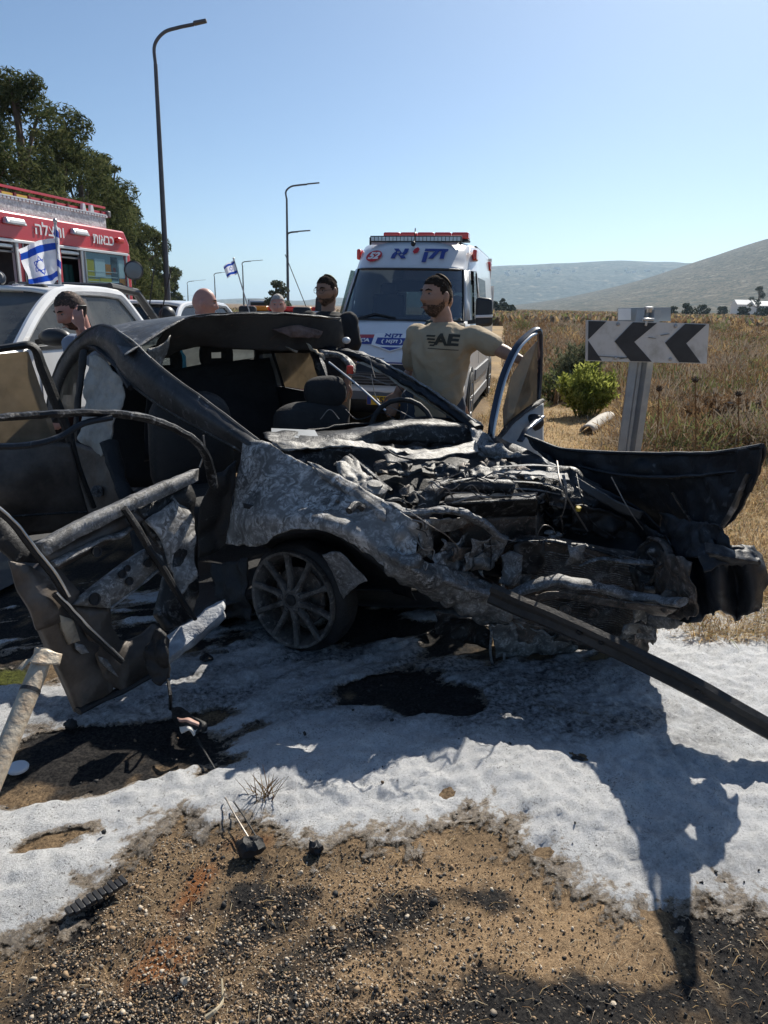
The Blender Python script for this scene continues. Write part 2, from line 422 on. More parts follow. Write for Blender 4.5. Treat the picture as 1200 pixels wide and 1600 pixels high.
def gramp(f, a, c):
    r = n.new('ShaderNodeMapRange'); r.inputs['From Min'].default_value = a; r.inputs['From Max'].default_value = c; L.new(f, r.inputs['Value']); return r.outputs['Result']
f1, f2, f3 = gnoise(90), gnoise(14), gnoise(0.35)
base = gmix(gramp(f1, .38, .62), (.11, .075, .045), (.36, .25, .145))
base = gmix(gattr('sand'), base, gmix(gramp(f1, .35, .6), (.24, .155, .085), (.50, .345, .20)))
base = gmix(gattr('rust'), base, gmix(gramp(f1, .35, .65), (.14, .055, .022), (.42, .17, .06)))
base = gmix(gramp(gnoise(260, 3, .8), .60, .40), base, gmix(.6, base, (.05, .036, .024)))
base = gmix(gattr('char'), base, gmix(gramp(f1, .42, .68), (.010, .010, .011), (.055, .05, .045)))
gr = gmix(gramp(f2, .35, .65), (.26, .17, .08), (.46, .32, .16))
gr = gmix(gramp(f3, .42, .6), gr, (.24, .175, .10))
base = gmix(gattr('grassz'), base, gr)
base = gmix(gattr('moss'), base, gmix(gramp(f1, .4, .6), (.03, .035, .008), (.10, .11, .025)))
L.new(base, b.inputs['Base Color'])
bp = n.new('ShaderNodeBump'); bp.inputs['Strength'].default_value = .7; bp.inputs['Distance'].default_value = .01
L.new(gnoise(210, 8, .85), bp.inputs['Height']); L.new(bp.outputs['Normal'], b.inputs['Normal'])
nx, ny = len(gx), len(gy)
idx = np.arange(nx * ny).reshape(ny, nx)
F = np.stack([idx[:-1, :-1], idx[:-1, 1:], idx[1:, 1:], idx[1:, :-1]], -1).reshape(-1, 4)
V = np.stack([GX, GY, gz], -1).reshape(-1, 3)
props(np_mesh('ground', V, F, gm, attrs={'char': char.ravel(), 'sand': sand.ravel(), 'rust': rust.ravel(), 'grassz': grassz.ravel(), 'moss': moss.ravel()}, smooth=True), kind='structure')

# ------------------------------------------------------------------ foam left by the fire crew
def poly_sd(poly, x, y):
    inside = np.zeros(x.shape, bool); d = np.full(x.shape, 1e9)
    k = len(poly)
    for i in range(k):
        ax, ay = poly[i]; bx, by = poly[(i + 1) % k]
        vx, vy = bx - ax, by - ay
        t = np.clip(((x - ax) * vx + (y - ay) * vy) / (vx * vx + vy * vy + 1e-12), 0, 1)
        d = np.minimum(d, np.hypot(x - ax - t * vx, y - ay - t * vy))
        c = ((ay > y) != (by > y)) & (x < (bx - ax) * (y - ay) / (by - ay + 1e-12) + ax); inside ^= c
    return np.where(inside, d, -d)
def gp(l): return [(G(a, c).x, G(a, c).y) for a, c in l]
foam_out = gp([(-150, 1520), (40, 1475), (120, 1440), (170, 1375), (205, 1330), (260, 1290), (330, 1300), (390, 1285), (440, 1345), (500, 1320), (560, 1310), (620, 1325), (680, 1300), (740, 1275), (790, 1290), (830, 1335), (880, 1375), (940, 1420), (1010, 1450), (1060, 1450), (1110, 1420), (1160, 1410), (1260, 1450),
               (1400, 1200), (1400, 960), (1180, 935), (1050, 960), (960, 900), (700, 860), (380, 880), (200, 900), (-200, 950), (-400, 1200)])
fx = np.arange(-2.6, 2.3, 0.0135); fy = np.arange(1.2, 5.2, 0.0135); FX, FY = np.meshgrid(fx, fy)
sd = poly_sd(foam_out, FX, FY)
def fblob(px, py, rx, ry, ang=0):
    c = G(px, py); dx = FX - c.x; dy = FY - c.y; ca, sa = math.cos(ang), math.sin(ang)
    return np.exp(-(((dx * ca + dy * sa) / rx) ** 2 + ((-dx * sa + dy * ca) / ry) ** 2))
fw = fbm(FX * 4, FY * 4, 51, 5) - .5; fw2 = fbm(FX * 18, FY * 18, 57, 4) - .5; fw3 = fbm(FX * 55, FY * 55, 61, 3) - .5
t = sd / 0.13 + fw * 2.0 + fw2 * 2.0 + fw3 * 1.2
streak = fbm(FX * 3 + FY * 1.5, FY * 9 - FX * 5, 71, 4) - .5
holes = 1.3 * fblob(12, 1062, .2, .09) + 2.0 * fblob(628, 1082, .25, .17, -.2) + .9 * fblob(690, 1110, .12, .05) + .75 * fblob(560, 970, .8, .16, -.5) + .6 * fblob(760, 1000, .5, .15, -.3) + 1.5 * fblob(215, 1165, .40, .15, .35) + 1.2 * fblob(60, 1235, .24, .10, .4) + 1.1 * fblob(120, 1180, .30, .18) + .5 * fblob(330, 1190, .2, .08) + .9 * fblob(60, 950, .8, .7) + .8 * fblob(250, 1000, .35, .25) + .7 * fblob(520, 950, .7, .35, -.6) + .8 * fblob(800, 1000, .5, .12, -.2) + .95 * fblob(70, 1310, .14, .06, .6) + .45 * fblob(390, 1330, .10, .12) + 1.0 * fblob(330, 1120, .2, .07, .5)
t = np.minimum(t, 2.2) - 3.0 * np.clip(holes + 2.2 * streak * sstep(.1, .5, holes) + .5 * fw + .25 * fw2, 0, 2) 
cover = sstep(-1.3, 1.1, t)
fz = H(FX, FY) + .003 + .018 * sstep(-1.0, 2.2, t) + sstep(0, 1.5, t) * ((fbm(FX * 8, FY * 8, 81, 4) - .5) * .030 + (fbm(FX * 28, FY * 28, 83, 3) - .5) * .022 + fw3 * .015)
for (px, py, r_) in ((560, 1225, .05), (905, 1190, .04), (700, 1240, .03), (850, 1330, .03), (1030, 1440, .05)):
    c = G(px, py); fz -= .022 * np.exp(-((FX - c.x) ** 2 + (FY - c.y) ** 2) / r_ ** 2)
soot = np.clip(1.1 * fblob(700, 1110, .7, .16, -.25) + 1.3 * fblob(620, 1000, 1.0, .5, -.35) + .8 * fblob(250, 1100, .6, .3, .3) + .6 * fblob(350, 1090, .4, .16, .3) + .8 * fblob(620, 1050, .9, .35, -.3) + .5 * fblob(960, 1120, .35, .12, -.35) + .35 * fblob(200, 1350, .5, .1, .6) + .4 * fblob(1100, 1350, .3, .2), 0, 1)  # soot stains, strengthened to paint in the shade under and before the car
soot = np.clip(soot * (.85 + 2.2 * streak) + .5 * sstep(.6, -.2, t) , 0, 1)
tan_ = np.clip(.25 * sstep(1.9, .4, t) + .8 * fblob(900, 1120, .4, .06, -.3) + .6 * fblob(1050, 1100, .3, .08, -.4) + sstep(1.2, .0, t) * .8, 0, 1)
keep = cover > .02
fi = np.arange(FX.size).reshape(FX.shape)
fk = keep[:-1, :-1] | keep[1:, :-1] | keep[:-1, 1:] | keep[1:, 1:]
F = np.stack([fi[:-1, :-1], fi[:-1, 1:], fi[1:, 1:], fi[1:, :-1]], -1)[fk]
used = np.unique(F); remap = np.full(FX.size, -1); remap[used] = np.arange(len(used))
fm = bpy.data.materials.new('fire_foam'); fm.use_nodes = True
n = fm.node_tree.nodes; L = fm.node_tree.links; b = n['Principled BSDF']; b.inputs['Roughness'].default_value = .55
b.inputs['Subsurface Weight'].default_value = 0.0
tc = n.new('ShaderNodeTexCoord')
base = gmix(gramp(gnoise(30, 8), .35, .65), (.60, .615, .625), (.78, .78, .78))
base = gmix(gramp(gnoise(130, 8, .85), .50, .36), base, (.30, .30, .30))
tm1 = n.new('ShaderNodeMath'); tm1.operation = 'MULTIPLY_ADD'; tm1.inputs[1].default_value = .60; tm1.inputs[2].default_value = -.10; L.new(gattr('tan'), tm1.inputs[0])
tm2 = n.new('ShaderNodeMath'); tm2.operation = 'SUBTRACT'; L.new(tm1.outputs[0], tm2.inputs[0]); L.new(gnoise(75, 8, .75), tm2.inputs[1])
base = gmix(gramp(tm2.outputs[0], -.22, -.05), base, gmix(gramp(gnoise(110), .4, .6), (.17, .13, .09), (.42, .34, .25)))
sp = gramp(gnoise(120, 6, .7), .56, .62)
mu = n.new('ShaderNodeMath'); mu.operation = 'MULTIPLY'; L.new(sp, mu.inputs[0]); L.new(gramp(gnoise(5, 4), .42, .62), mu.inputs[1])
base = gmix(mu.outputs[0], base, (.06, .055, .05))
sx = n.new('ShaderNodeMath'); sx.operation = 'MULTIPLY'; L.new(gattr('soot'), sx.inputs[0]); L.new(gramp(gnoise(45, 8), .3, .62), sx.inputs[1])
base = gmix(sx.outputs[0], base, (.035, .035, .038))  # darkens the foam for soot and for painted shade alike
L.new(base, b.inputs['Base Color'])
bp = n.new('ShaderNodeBump'); bp.inputs['Strength'].default_value = 1.0; bp.inputs['Distance'].default_value = .010
L.new(gnoise(190, 6, .85), bp.inputs['Height']); L.new(bp.outputs['Normal'], b.inputs['Normal'])
cv = n.new('ShaderNodeMath'); cv.operation = 'MULTIPLY_ADD'; cv.inputs[1].default_value = 1.25; cv.inputs[2].default_value = -.12; L.new(gattr('cover'), cv.inputs[0])
nn1 = n.new('ShaderNodeMath'); nn1.operation = 'MULTIPLY_ADD'; nn1.inputs[1].default_value = 2.5; nn1.inputs[2].default_value = -.75; L.new(gnoise(48, 10, .78), nn1.inputs[0])
cs = n.new('ShaderNodeMath'); cs.operation = 'SUBTRACT'; L.new(cv.outputs[0], cs.inputs[0]); L.new(nn1.outputs[0], cs.inputs[1])
trb = n.new('ShaderNodeBsdfTransparent'); mxs = n.new('ShaderNodeMixShader'); L.new(gramp(cs.outputs[0], -.12, .14), mxs.inputs[0]); L.new(trb.outputs[0], mxs.inputs[1]); L.new(b.outputs[0], mxs.inputs[2]); L.new(mxs.outputs[0], n['Material Output'].inputs['Surface'])
Vf = np.stack([FX, FY, fz], -1).reshape(-1, 3)[used]
props(np_mesh('foam', Vf, remap[F], fm, attrs={'soot': soot.ravel()[used], 'tan': tan_.ravel()[used], 'cover': cover.ravel()[used]}, smooth=True), kind='stuff')

# ------------------------------------------------------------------ gravel, crumbs and straw on the shoulder
phi = (1 + 5 ** .5) / 2
ICO = np.array([(-1, phi, 0), (1, phi, 0), (-1, -phi, 0), (1, -phi, 0), (0, -1, phi), (0, 1, phi), (0, -1, -phi), (0, 1, -phi), (phi, 0, -1), (phi, 0, 1), (-phi, 0, -1), (-phi, 0, 1)]) / 1.9
ICOF = np.array([(0, 11, 5), (0, 5, 1), (0, 1, 7), (0, 7, 10), (0, 10, 11), (1, 5, 9), (5, 11, 4), (11, 10, 2), (10, 7, 6), (7, 1, 8), (3, 9, 4), (3, 4, 2), (3, 2, 6), (3, 6, 8), (3, 8, 9), (4, 9, 5), (2, 4, 11), (6, 2, 10), (8, 6, 7), (9, 8, 1)])
def rot_rand(k):
    q = rng.normal(size=(k, 4)); q /= np.linalg.norm(q, axis=1, keepdims=True); w, x, y, z = q.T
    return np.stack([np.stack([1 - 2 * (y * y + z * z), 2 * (x * y - z * w), 2 * (x * z + y * w)], -1), np.stack([2 * (x * y + z * w), 1 - 2 * (x * x + z * z), 2 * (y * z - x * w)], -1), np.stack([2 * (x * z - y * w), 2 * (y * z + x * w), 1 - 2 * (x * x + y * y)], -1)], 1)
def sd_at(x, y): return poly_sd(foam_out, x, y)
def scatter(name, x, y, size, flat, mats, midx, kind='stuff', lift=0.2):
    k = len(x); sc = size[:, None] * rng.uniform(.6, 1.25, (k, 3)); sc[:, 2] *= flat
    B = ICO[None] * (1 + rng.uniform(-.42, .42, (k, 12, 1))) * sc[:, None, :]
    Rm = rot_rand(k); B = np.einsum('kij,kvj->kvi', Rm, B) if flat > .75 else B @ np.eye(3)
    if flat <= .75:
        a = rng.uniform(0, 6.28, k); ca, sa = np.cos(a), np.sin(a)
        B = np.stack([B[..., 0] * ca[:, None] - B[..., 1] * sa[:, None], B[..., 0] * sa[:, None] + B[..., 1] * ca[:, None], B[..., 2]], -1)
    z = H(x, y) + size * lift
    B = B + np.stack([x, y, z], -1)[:, None, :]
    Fs = (ICOF[None] + (np.arange(k) * 12)[:, None, None]).reshape(-1, 3)
    return props(np_mesh(name, B.reshape(-1, 3), Fs, mats, midx=np.repeat(midx, 20)), kind=kind)
S = [mat('pale_stone', (.46, .38, .28), .9, c2=(.58, .50, .39), scale=60), mat('tan_stone', (.38, .26, .15), .9, c2=(.28, .19, .11), scale=60), mat('grey_stone', (.20, .165, .125), .9, c2=(.30, .25, .19), scale=60), mat('black_crumb', (.014, .014, .015), .75, c2=(.035, .033, .03), scale=60), mat('brown_clod', (.12, .08, .05), .95, c2=(.18, .12, .07), scale=50)]
k = 120000
yy = 1.12 + 1.5 * rng.random(k) ** 1.5; xx = (rng.random(k) * 2 - 1) * (.62 * yy + .35)
s_in = sd_at(xx, yy)
wz = vnoise(xx * 3.1, yy * 3.1, 91) + .5 * vnoise(xx * 9, yy * 9, 92)
left = sstep(.55, -.25, xx)
prob = (.25 + .75 * left) * np.where(s_in > .02, .0, np.where(s_in > -.03, .5, 1.0)) * (.35 + .65 * sstep(.4, 1.1, wz))
kp = rng.random(k) < prob
xx, yy, wz, left = xx[kp], yy[kp], wz[kp], left[kp]
size = np.clip(rng.lognormal(-6.1, .42, len(xx)), .0013, .010)
cp = rng.random(len(xx)); dk = sstep(.8, .5, wz) * .35 + .28
mi = np.where(cp < dk, 3, np.where(cp < dk + .12, 2, np.where(cp < dk + .46, 1, np.where(cp < dk + .58, 4, 0))))
scatter('gravel', xx, yy, size, .8, S, mi)
k = 60
yy = 1.15 + 1.3 * rng.random(k); xx = (rng.random(k) * 2 - 1) * (.62 * yy + .2); kp = sd_at(xx, yy) < -.03; xx, yy = xx[kp], yy[kp]
scatter('pebbles', xx, yy, rng.uniform(.004, .009, len(xx)), .7, S, rng.choice([0, 0, 1, 2, 3, 4], len(xx)))
k = 1300                                   # soot crumbs that lie on the foam
yy = 1.5 + 2.2 * rng.random(k) ** 1.3; xx = (rng.random(k) * 2 - 1) * .62 * yy; kp = (sd_at(xx, yy) > .02) & (vnoise(xx * 2.3, yy * 2.3, 95) > .42); xx, yy = xx[kp], yy[kp]
scatter('soot_crumbs', xx, yy, np.clip(rng.lognormal(-6.1, .5, len(xx)), .0012, .008), .8, S, np.where(rng.random(len(xx)) < .85, 3, 4), lift=3.0)

def blades(name, x, y, h, w, mats, midx, lean=.5, z=None, azi=None, kind='stuff', curve=.35, build=True):
    """Grass blades: two bent quads each."""
    k = len(x); a = rng.uniform(0, 6.28, k) if azi is None else azi
    d = np.stack([np.cos(a), np.sin(a), np.zeros(k)], -1); s = np.stack([-np.sin(a), np.cos(a), np.zeros(k)], -1) * (w / 2)[:, None]
    z0 = H(x, y) if z is None else z
    p0 = np.stack([x, y, z0 - .01], -1); le = (lean * rng.uniform(.3, 1.3, k))[:, None] if np.isscalar(lean) else lean[:, None]
    up = np.array([0, 0, 1.0])
    p1 = p0 + (up * .55 + d * le * .4) * h[:, None]; p2 = p0 + (up * (1 - curve * le) + d * le * 1.0) * h[:, None]
    Vb = np.stack([p0 - s, p0 + s, p1 + s * .8, p1 - s * .8, p2 + s * .25, p2 - s * .25], 1)
    Fb = np.array([(0, 1, 2, 3), (3, 2, 4, 5)])
    Fs = (Fb[None] + (np.arange(k) * 6)[:, None, None]).reshape(-1, 4)
    return props(np_mesh(name, Vb.reshape(-1, 3), Fs, mats, midx=np.repeat(midx, 2)), kind=kind)
straw = [leafmat('straw_gold', (.44, .30, .14), (.55, .40, .21), 3, .3), leafmat('straw_pale', (.50, .42, .28), (.60, .52, .38), 3, .3), leafmat('dry_brown', (.19, .115, .06), (.29, .19, .11), 2, .25), leafmat('dry_grey', (.28, .22, .16), (.40, .33, .25), 2, .25), leafmat('weed_green', (.12, .15, .055), (.20, .22, .09), 2, .35)]
# loose fibres on the dirt
k = 5200; yy = 1.15 + 1.3 * rng.random(k); xx = (rng.random(k) * 2 - 1) * (.62 * yy + .2); kp = sd_at(xx, yy) < .0; xx, yy = xx[kp], yy[kp]
blades('straw_litter', xx, yy, rng.uniform(.006, .035, len(xx)), rng.uniform(.0008, .002, len(xx)), straw, rng.choice([0, 1, 2, 2, 3], len(xx)), lean=rng.uniform(.9, 2.5, len(xx)), curve=.42)
# mown straw beside the wreck and round the van
def field_mask(x, y): return x - .55 - .12 * (y - 3.2) + .4 * (vnoise(x * 1.5, y * 1.5, 101) - .5)
k = 120000; yy = 3.3 + 14 * rng.random(k) ** 1.5; xx = rng.uniform(.0, 1.0, k) * (.62 * yy + .8 - .2) + .1
kp = (field_mask(xx, yy) > 0) & (yy + .45 * xx > 3.95); xx, yy = xx[kp], yy[kp]
cl = vnoise(xx * 1.1, yy * 1.1, 103) + .4 * vnoise(xx * 4, yy * 4, 105)
hh = rng.uniform(.03, .10, len(xx)) * (.6 + .9 * cl)
track = np.abs(xx - (.8 + .19 * (yy - 3.2))) < .7          # trodden strip beside the van stays short
hh *= np.where(track, .6, 1.2)
pk = rng.random(len(xx)); mi = np.where(pk < .42, 0, np.where(pk < .62, 1, np.where(pk < .82, 2, np.where(pk < .95, 3, 4))))
blades('straw_field', xx, yy, hh, rng.uniform(.002, .006, len(xx)) * (.6 + .12 * yy), straw, mi, lean=1.2)
# tall dry weeds beyond: stems with branching heads, thicker with distance
k = 90000; yy = 6.2 + 76 * rng.random(k) ** 1.9; lo_x = np.where(yy < 16, 1.05 + .145 * (yy - 5.5), .15 * yy); xx = lo_x + rng.random(k) ** 1.15 * (.62 * yy + 4.0 - lo_x).clip(1)
cl = vnoise(xx * .45, yy * .45, 111) + .5 * vnoise(xx * 1.6, yy * 1.6, 113)
kp = (rng.random(k) < sstep(.35, .9, cl - .35 * sstep(11, 6.5, yy))) & (xx - lo_x > .5 * vnoise(xx, yy, 115)) & ~((yy < 12.5) & (xx / yy > .20) & (xx / yy < .335)) & (yy + .2 * xx > 7.0 + 2.2 * (vnoise(xx * .9, yy * .9, 117) - .5))
xx, yy, cl = xx[kp], yy[kp], cl[kp]
hh = rng.uniform(.15, .62, len(xx)) * (.35 + .75 * cl) * sstep(6.0, 15, yy).clip(.3)
gpt = vnoise(xx * .35, yy * .35, 119)
pk = rng.random(len(xx)); mi = np.where(gpt > .60, np.where(pk < .45, 4, np.where(pk < .7, 3, 2)), np.where(pk < .46, 2, np.where(pk < .90, 3, np.where(pk < .93, 0, np.where(pk < .95, 1, 4)))))
blades('dry_weeds', xx, yy, hh, rng.uniform(.006, .014, len(xx)) * (.5 + .09 * yy), straw, mi, lean=.45)
k = 60000; s_ = rng.integers(0, len(xx), k); hz = hh[s_] * rng.uniform(.35, 1.0, k)
blades('weed_heads', xx[s_] + rng.normal(0, .05, k), yy[s_] + rng.normal(0, .05, k), rng.uniform(.05, .14, k), rng.uniform(.008, .02, k) * (.5 + .07 * yy[s_]), straw, np.where(rng.random(k) < .6, 2, mi[s_]), lean=1.0, z=H(xx[s_], yy[s_]) + hz)
# brushy weed clumps that break up the field
def brush(name, k, ylo, yhi, mats):
    Vs = []; Ms = []
    for i in range(k):
        Y_ = ylo + (yhi - ylo) * rng.random() ** 1.7; lo_ = .17 * Y_ + .3; X_ = lo_ + rng.random() * (.60 * Y_ + 1 - lo_); r = rng.uniform(.18, .5) * (1 + Y_ * .012); hgt = r * rng.uniform(.7, 1.5)
        if Y_ < 15.5 and .20 < X_ / Y_ < .335: continue
        n_ = int(260 + 520 * r); d = rng.normal(size=(n_, 3)); d /= np.linalg.norm(d, axis=1, keepdims=True); d[:, 2] = np.abs(d[:, 2])
        p = np.array([X_, Y_, -.02]) + d * np.array([r, r, hgt]) * (rng.random(n_) ** .5)[:, None]
        u = d * .7 + rng.normal(size=(n_, 3)) * .5 + np.array([0, 0, .5]); u /= np.linalg.norm(u, axis=1, keepdims=True); s_ = np.cross(u, rng.normal(size=(n_, 3))); s_ /= np.linalg.norm(s_, axis=1, keepdims=True)
        l = (rng.uniform(.04, .13, n_) * (1 + Y_ * .015))[:, None]; w = l * rng.uniform(.025, .06, n_)[:, None] * (1 + Y_ * .03)
        Vs.append(np.stack([p - s_ * w, p + s_ * w, p + u * l + s_ * w * .4, p + u * l - s_ * w * .4], 1)); c_ = rng.choice([2, 3, 3, 3, 4, 0]); Ms.append(np.where(rng.random(n_) < .7, c_, rng.choice([2, 3])))
    Vq = np.concatenate(Vs); q = len(Vq)
    return props(np_mesh(name, Vq.reshape(-1, 3), np.arange(q * 4).reshape(q, 4), mats, midx=np.concatenate(Ms)), kind='stuff')
brush('brushwood', 520, 8.0, 60, straw)
# far scrub that reads as one mass
k = 40000; yy = 70 + 420 * rng.random(k) ** 1.4; xx = .125 * yy + rng.random(k) * (.54 * yy); 
blades('far_scrub', xx, yy, rng.uniform(.5, 1.3, k), rng.uniform(.25, .8, k) * (.5 + yy * .005), straw, rng.choice([2, 2, 3, 3, 0, 4], k), lean=.5)
k = 9000; yy = 16 + 200 * rng.random(k) ** 1.5; xx = -.02 * yy - rng.random(k) * .36 * yy - 9
blades('verge_grass', xx, yy, rng.uniform(.2, .7, k), rng.uniform(.03, .1, k) * (.5 + yy * .03), straw, rng.choice([0, 2, 3, 3, 4], k), lean=.6)

# ------------------------------------------------------------------ road
asp = mat('asphalt', (.045, .045, .047), .85, c2=(.075, .073, .070), scale=3, bump=.3, bscale=180)
def strip(name, cl, w0, w1, z, m, kind='structure'):
    rows = []
    for i, p in enumerate(cl):
        a = Vector(cl[max(i - 1, 0)]); c = Vector(cl[min(i + 1, len(cl) - 1)]); d = (c - a).normalized(); s = Vector((d.y, -d.x))
        rows.append([Vector((p[0] + s.x * w, p[1] + s.y * w, z)) for w in (w0, (w0 + w1) / 2, w1)])
    return props(MB().grid(rows).build(name, m), kind=kind)
cl = []; p = Vector((-4.6, -6.0)); a = R(12)
for i in range(170):
    cl.append((p.x, p.y)); p = p + Vector((math.sin(a), math.cos(a))) * 2
    if p.y > 16: a -= R(.42) if a > R(-38) else 0
strip('road', cl, -7.2, .45, .030, asp)
wl = mat('road_paint', (.62, .62, .60), .7, c2=(.40, .40, .39), scale=6)
strip('road_far_edge_line', cl, -6.5, -6.36, .034, wl)
md = MB()
for i in range(0, 160, 5):
    a_ = Vector(cl[i]); c_ = Vector(cl[i + 2]); d = (c_ - a_).normalized(); s = Vector((d.y, -d.x)) * .06; o = Vector((d.y, -d.x)) * -2.9
    q = [a_ + o - s, a_ + o + s, c_ + o + s, c_ + o - s]; md.add([(v.x, v.y, .0345) for v in q], [(0, 1, 2, 3)])
props(md.build('road_centre_line', wl), kind='structure')

# ------------------------------------------------------------------ hills
def hillmat(name, c, c2, c3, s=.004, terr=.02):
    m = bpy.data.materials.new(name); m.use_nodes = True
    n_ = m.node_tree.nodes; L_ = m.node_tree.links; b_ = n_['Principled BSDF']; b_.inputs['Roughness'].default_value = 1; b_.inputs['Specular IOR Level'].default_value = .05
    tc_ = n_.new('ShaderNodeTexCoord')
    def N(sc, mp=None, d=8):
        x = n_.new('ShaderNodeTexNoise'); x.inputs['Scale'].default_value = sc; x.inputs['Detail'].default_value = d; x.inputs['Roughness'].default_value = .7
        src = tc_.outputs['Object']
        if mp:
            q = n_.new('ShaderNodeMapping'); q.inputs['Scale'].default_value = mp; L_.new(src, q.inputs[0]); src = q.outputs[0]
        L_.new(src, x.inputs['Vector']); return x.outputs['Fac']
    def mx(f, a, c_):
        x = n_.new('ShaderNodeMix'); x.data_type = 'RGBA'; L_.new(f, x.inputs['Factor'])
        for s_, v in ((x.inputs['A'], a), (x.inputs['B'], c_)):
            if isinstance(v, tuple): s_.default_value = (*v, 1)
            else: L_.new(v, s_)
        return x.outputs['Result']
    def rp(f, a, c_):
        r = n_.new('ShaderNodeMapRange'); r.inputs['From Min'].default_value = a; r.inputs['From Max'].default_value = c_; L_.new(f, r.inputs['Value']); return r.outputs['Result']
    k_ = mx(rp(N(s), .4, .6), c, c2)
    k_ = mx(rp(N(terr, (.25, .25, 5)), .52, .60), k_, c3)
    k_ = mx(rp(N(s * 16), .48, .56), k_, (.018, .022, .012))
    k_ = mx(rp(N(s * 5, (1, 1, 1)), .56, .64), k_, (.22, .19, .145))
    L_.new(k_, b_.inputs['Base Color']); return m
def hill(name, prof, Y, depth, m, seed, rough):
    """prof: the skyline as (px, py) pairs seen from the road; the slope runs back from its foot at Y to the crest."""
    pts = [P(a, c, Y + depth) for a, c in prof]; crest = crom(pts, 140)
    rows = []
    for i in range(40):
        f = i / 26.0; row = []
        for c in crest:
            y = Y + depth * f
            hgt = max(c.z - 0, 2)
            s = math.sin(min(f, 1) * math.pi / 2) ** 1.5 if f <= 1 else 1 - ((f - 1) ** 2) * .9
            x = c.x * (1 + .0 * f)
            nz_ = (mnoise.fractal(Vector((x, y, seed * 99)) / (depth * .35), 1, 2, 5)) * rough * math.sin(min(f, 1) * math.pi)
            rows_z = hgt * s + nz_ * hgt - (4 if i == 0 else 0)
            row.append(Vector((x, y, rows_z)))
        rows.append(row)
    return props(MB().grid(rows).build(name, m, smooth=180), kind='structure')
hill('far_ridge', [(480, 480), (600, 470), (700, 430), (760, 418), (830, 414), (900, 411), (955, 408), (1010, 410), (1060, 413), (1130, 440), (1230, 470), (1400, 470)], 2300, 1500, hillmat('far_ridge_slope', (.075, .085, .08), (.115, .115, .095), (.055, .065, .05)), 1, .10)
hill('near_hill', [(690, 486), (800, 484), (850, 476), (930, 462), (1000, 445), (1080, 423), (1150, 398), (1200, 380), (1300, 350), (1500, 330), (1800, 380), (2200, 470)], 600, 900, hillmat('near_hill_slope', (.095, .08, .052), (.155, .125, .088), (.05, .05, .035), .012, .05), 2, .07)
hill('distant_ridge', [(250, 476), (330, 470), (400, 466), (470, 470), (520, 465), (600, 470), (700, 478), (800, 480)], 3200, 900, hillmat('distant_slope', (.15, .14, .12), (.18, .17, .14), (.1, .1, .08)), 3, .05)
# ------------------------------------------------------------------ the burnt car
_P = P
def _s(a, b, x):
    t_ = max(0, min(1, (x - a) / (b - a))); return t_ * t_ * (3 - 2 * t_)
def P(px, py, Y):                        # the crushed nose stands farther back and lower than the wings beside it
    return _P(px, py, Y + .40 * _s(630, 790, px) * (1 - _s(1010, 1110, px)) * _s(745, 860, py))
B = {}
B['ash'] = burnt('scorched_ash_metal', soot=(.06, .057, .053), grey=(.21, .205, .195), ash=(.58, .57, .55), rust=(.13, .10, .08), k=.47, ashk=.56, scale=3.0, rustk=.56, metal=.12, rough=.55)
B['grey'] = burnt('scorched_grey_metal', soot=(.02, .019, .018), grey=(.17, .165, .155), ash=(.46, .45, .43), k=.45, ashk=.60, scale=6, rustk=.60, metal=.35)
B['soot'] = burnt('sooty_metal', soot=(.010, .010, .011), grey=(.035, .035, .035), ash=(.34, .34, .34), k=.52, ashk=.68, scale=5, rustk=.70, metal=.35, rough=.36)
B['black'] = burnt('charred_black', soot=(.007, .007, .008), grey=(.016, .016, .017), ash=(.25, .25, .25), k=.55, ashk=.82, scale=6, rustk=.75, metal=.0, rough=.5)
B['rust'] = burnt('rusty_scorched_metal', soot=(.02, .018, .016), grey=(.125, .11, .095), ash=(.38, .36, .34), rust=(.11, .068, .045), k=.48, ashk=.66, scale=7, rustk=.48, metal=.3)
B['pale'] = burnt('pale_burnt_alloy', soot=(.04, .038, .035), grey=(.19, .188, .184), ash=(.40, .40, .40), rust=(.10, .075, .055), k=.47, ashk=.58, scale=9, rustk=.58, metal=.2, rough=.5)
B['hood'] = burnt('blue_black_sheet_metal', soot=(.005, .006, .008), grey=(.014, .018, .025), ash=(.26, .28, .3), k=.52, ashk=.76, scale=2.6, rustk=.80, metal=.15, rough=.45, bump=.3)
B['roof'] = burnt('scorched_roof_paint', soot=(.035, .036, .038), grey=(.10, .105, .11), ash=(.38, .39, .4), k=.50, ashk=.70, scale=2.5, rustk=.74, metal=.4, rough=.4, bump=.12)
B['liner'] = burnt('scorched_headliner', soot=(.028, .026, .025), grey=(.062, .058, .055), ash=(.2, .18, .16), rust=(.085, .05, .038), k=.45, ashk=.78, scale=3.5, rustk=.60, metal=0, rough=.8, bump=.1)
B['seat'] = mat('charred_seat_cloth', (.012, .012, .013), .9, c2=(.03, .03, .031), scale=4, bump=.3, bscale=60)
B['trim'] = mat('torn_cream_trim', (.46, .40, .30), .85, c2=(.20, .16, .12), scale=9, bump=.3, bscale=40)
B['airbag'] = mat('sooty_airbag_cloth', (.50, .48, .43), .9, c2=(.26, .235, .21), scale=7, bump=.6, bscale=34, lo=.4, hi=.75)
B['brown'] = mat('heat_browned_steel', (.05, .042, .036), .5, .45, c2=(.13, .11, .095), scale=5, bump=.2, bscale=30)
B['navy'] = mat('navy_paint', (.012, .022, .045), .3, .3, coat=.5, c2=(.03, .04, .06), scale=5)
B['door_card'] = mat('pale_grey_door_card', (.33, .35, .36), .6, c2=(.22, .23, .24), scale=5)
B['wire'] = mat('bare_wire', (.16, .14, .12), .5, .6, c2=(.34, .31, .28), scale=20)
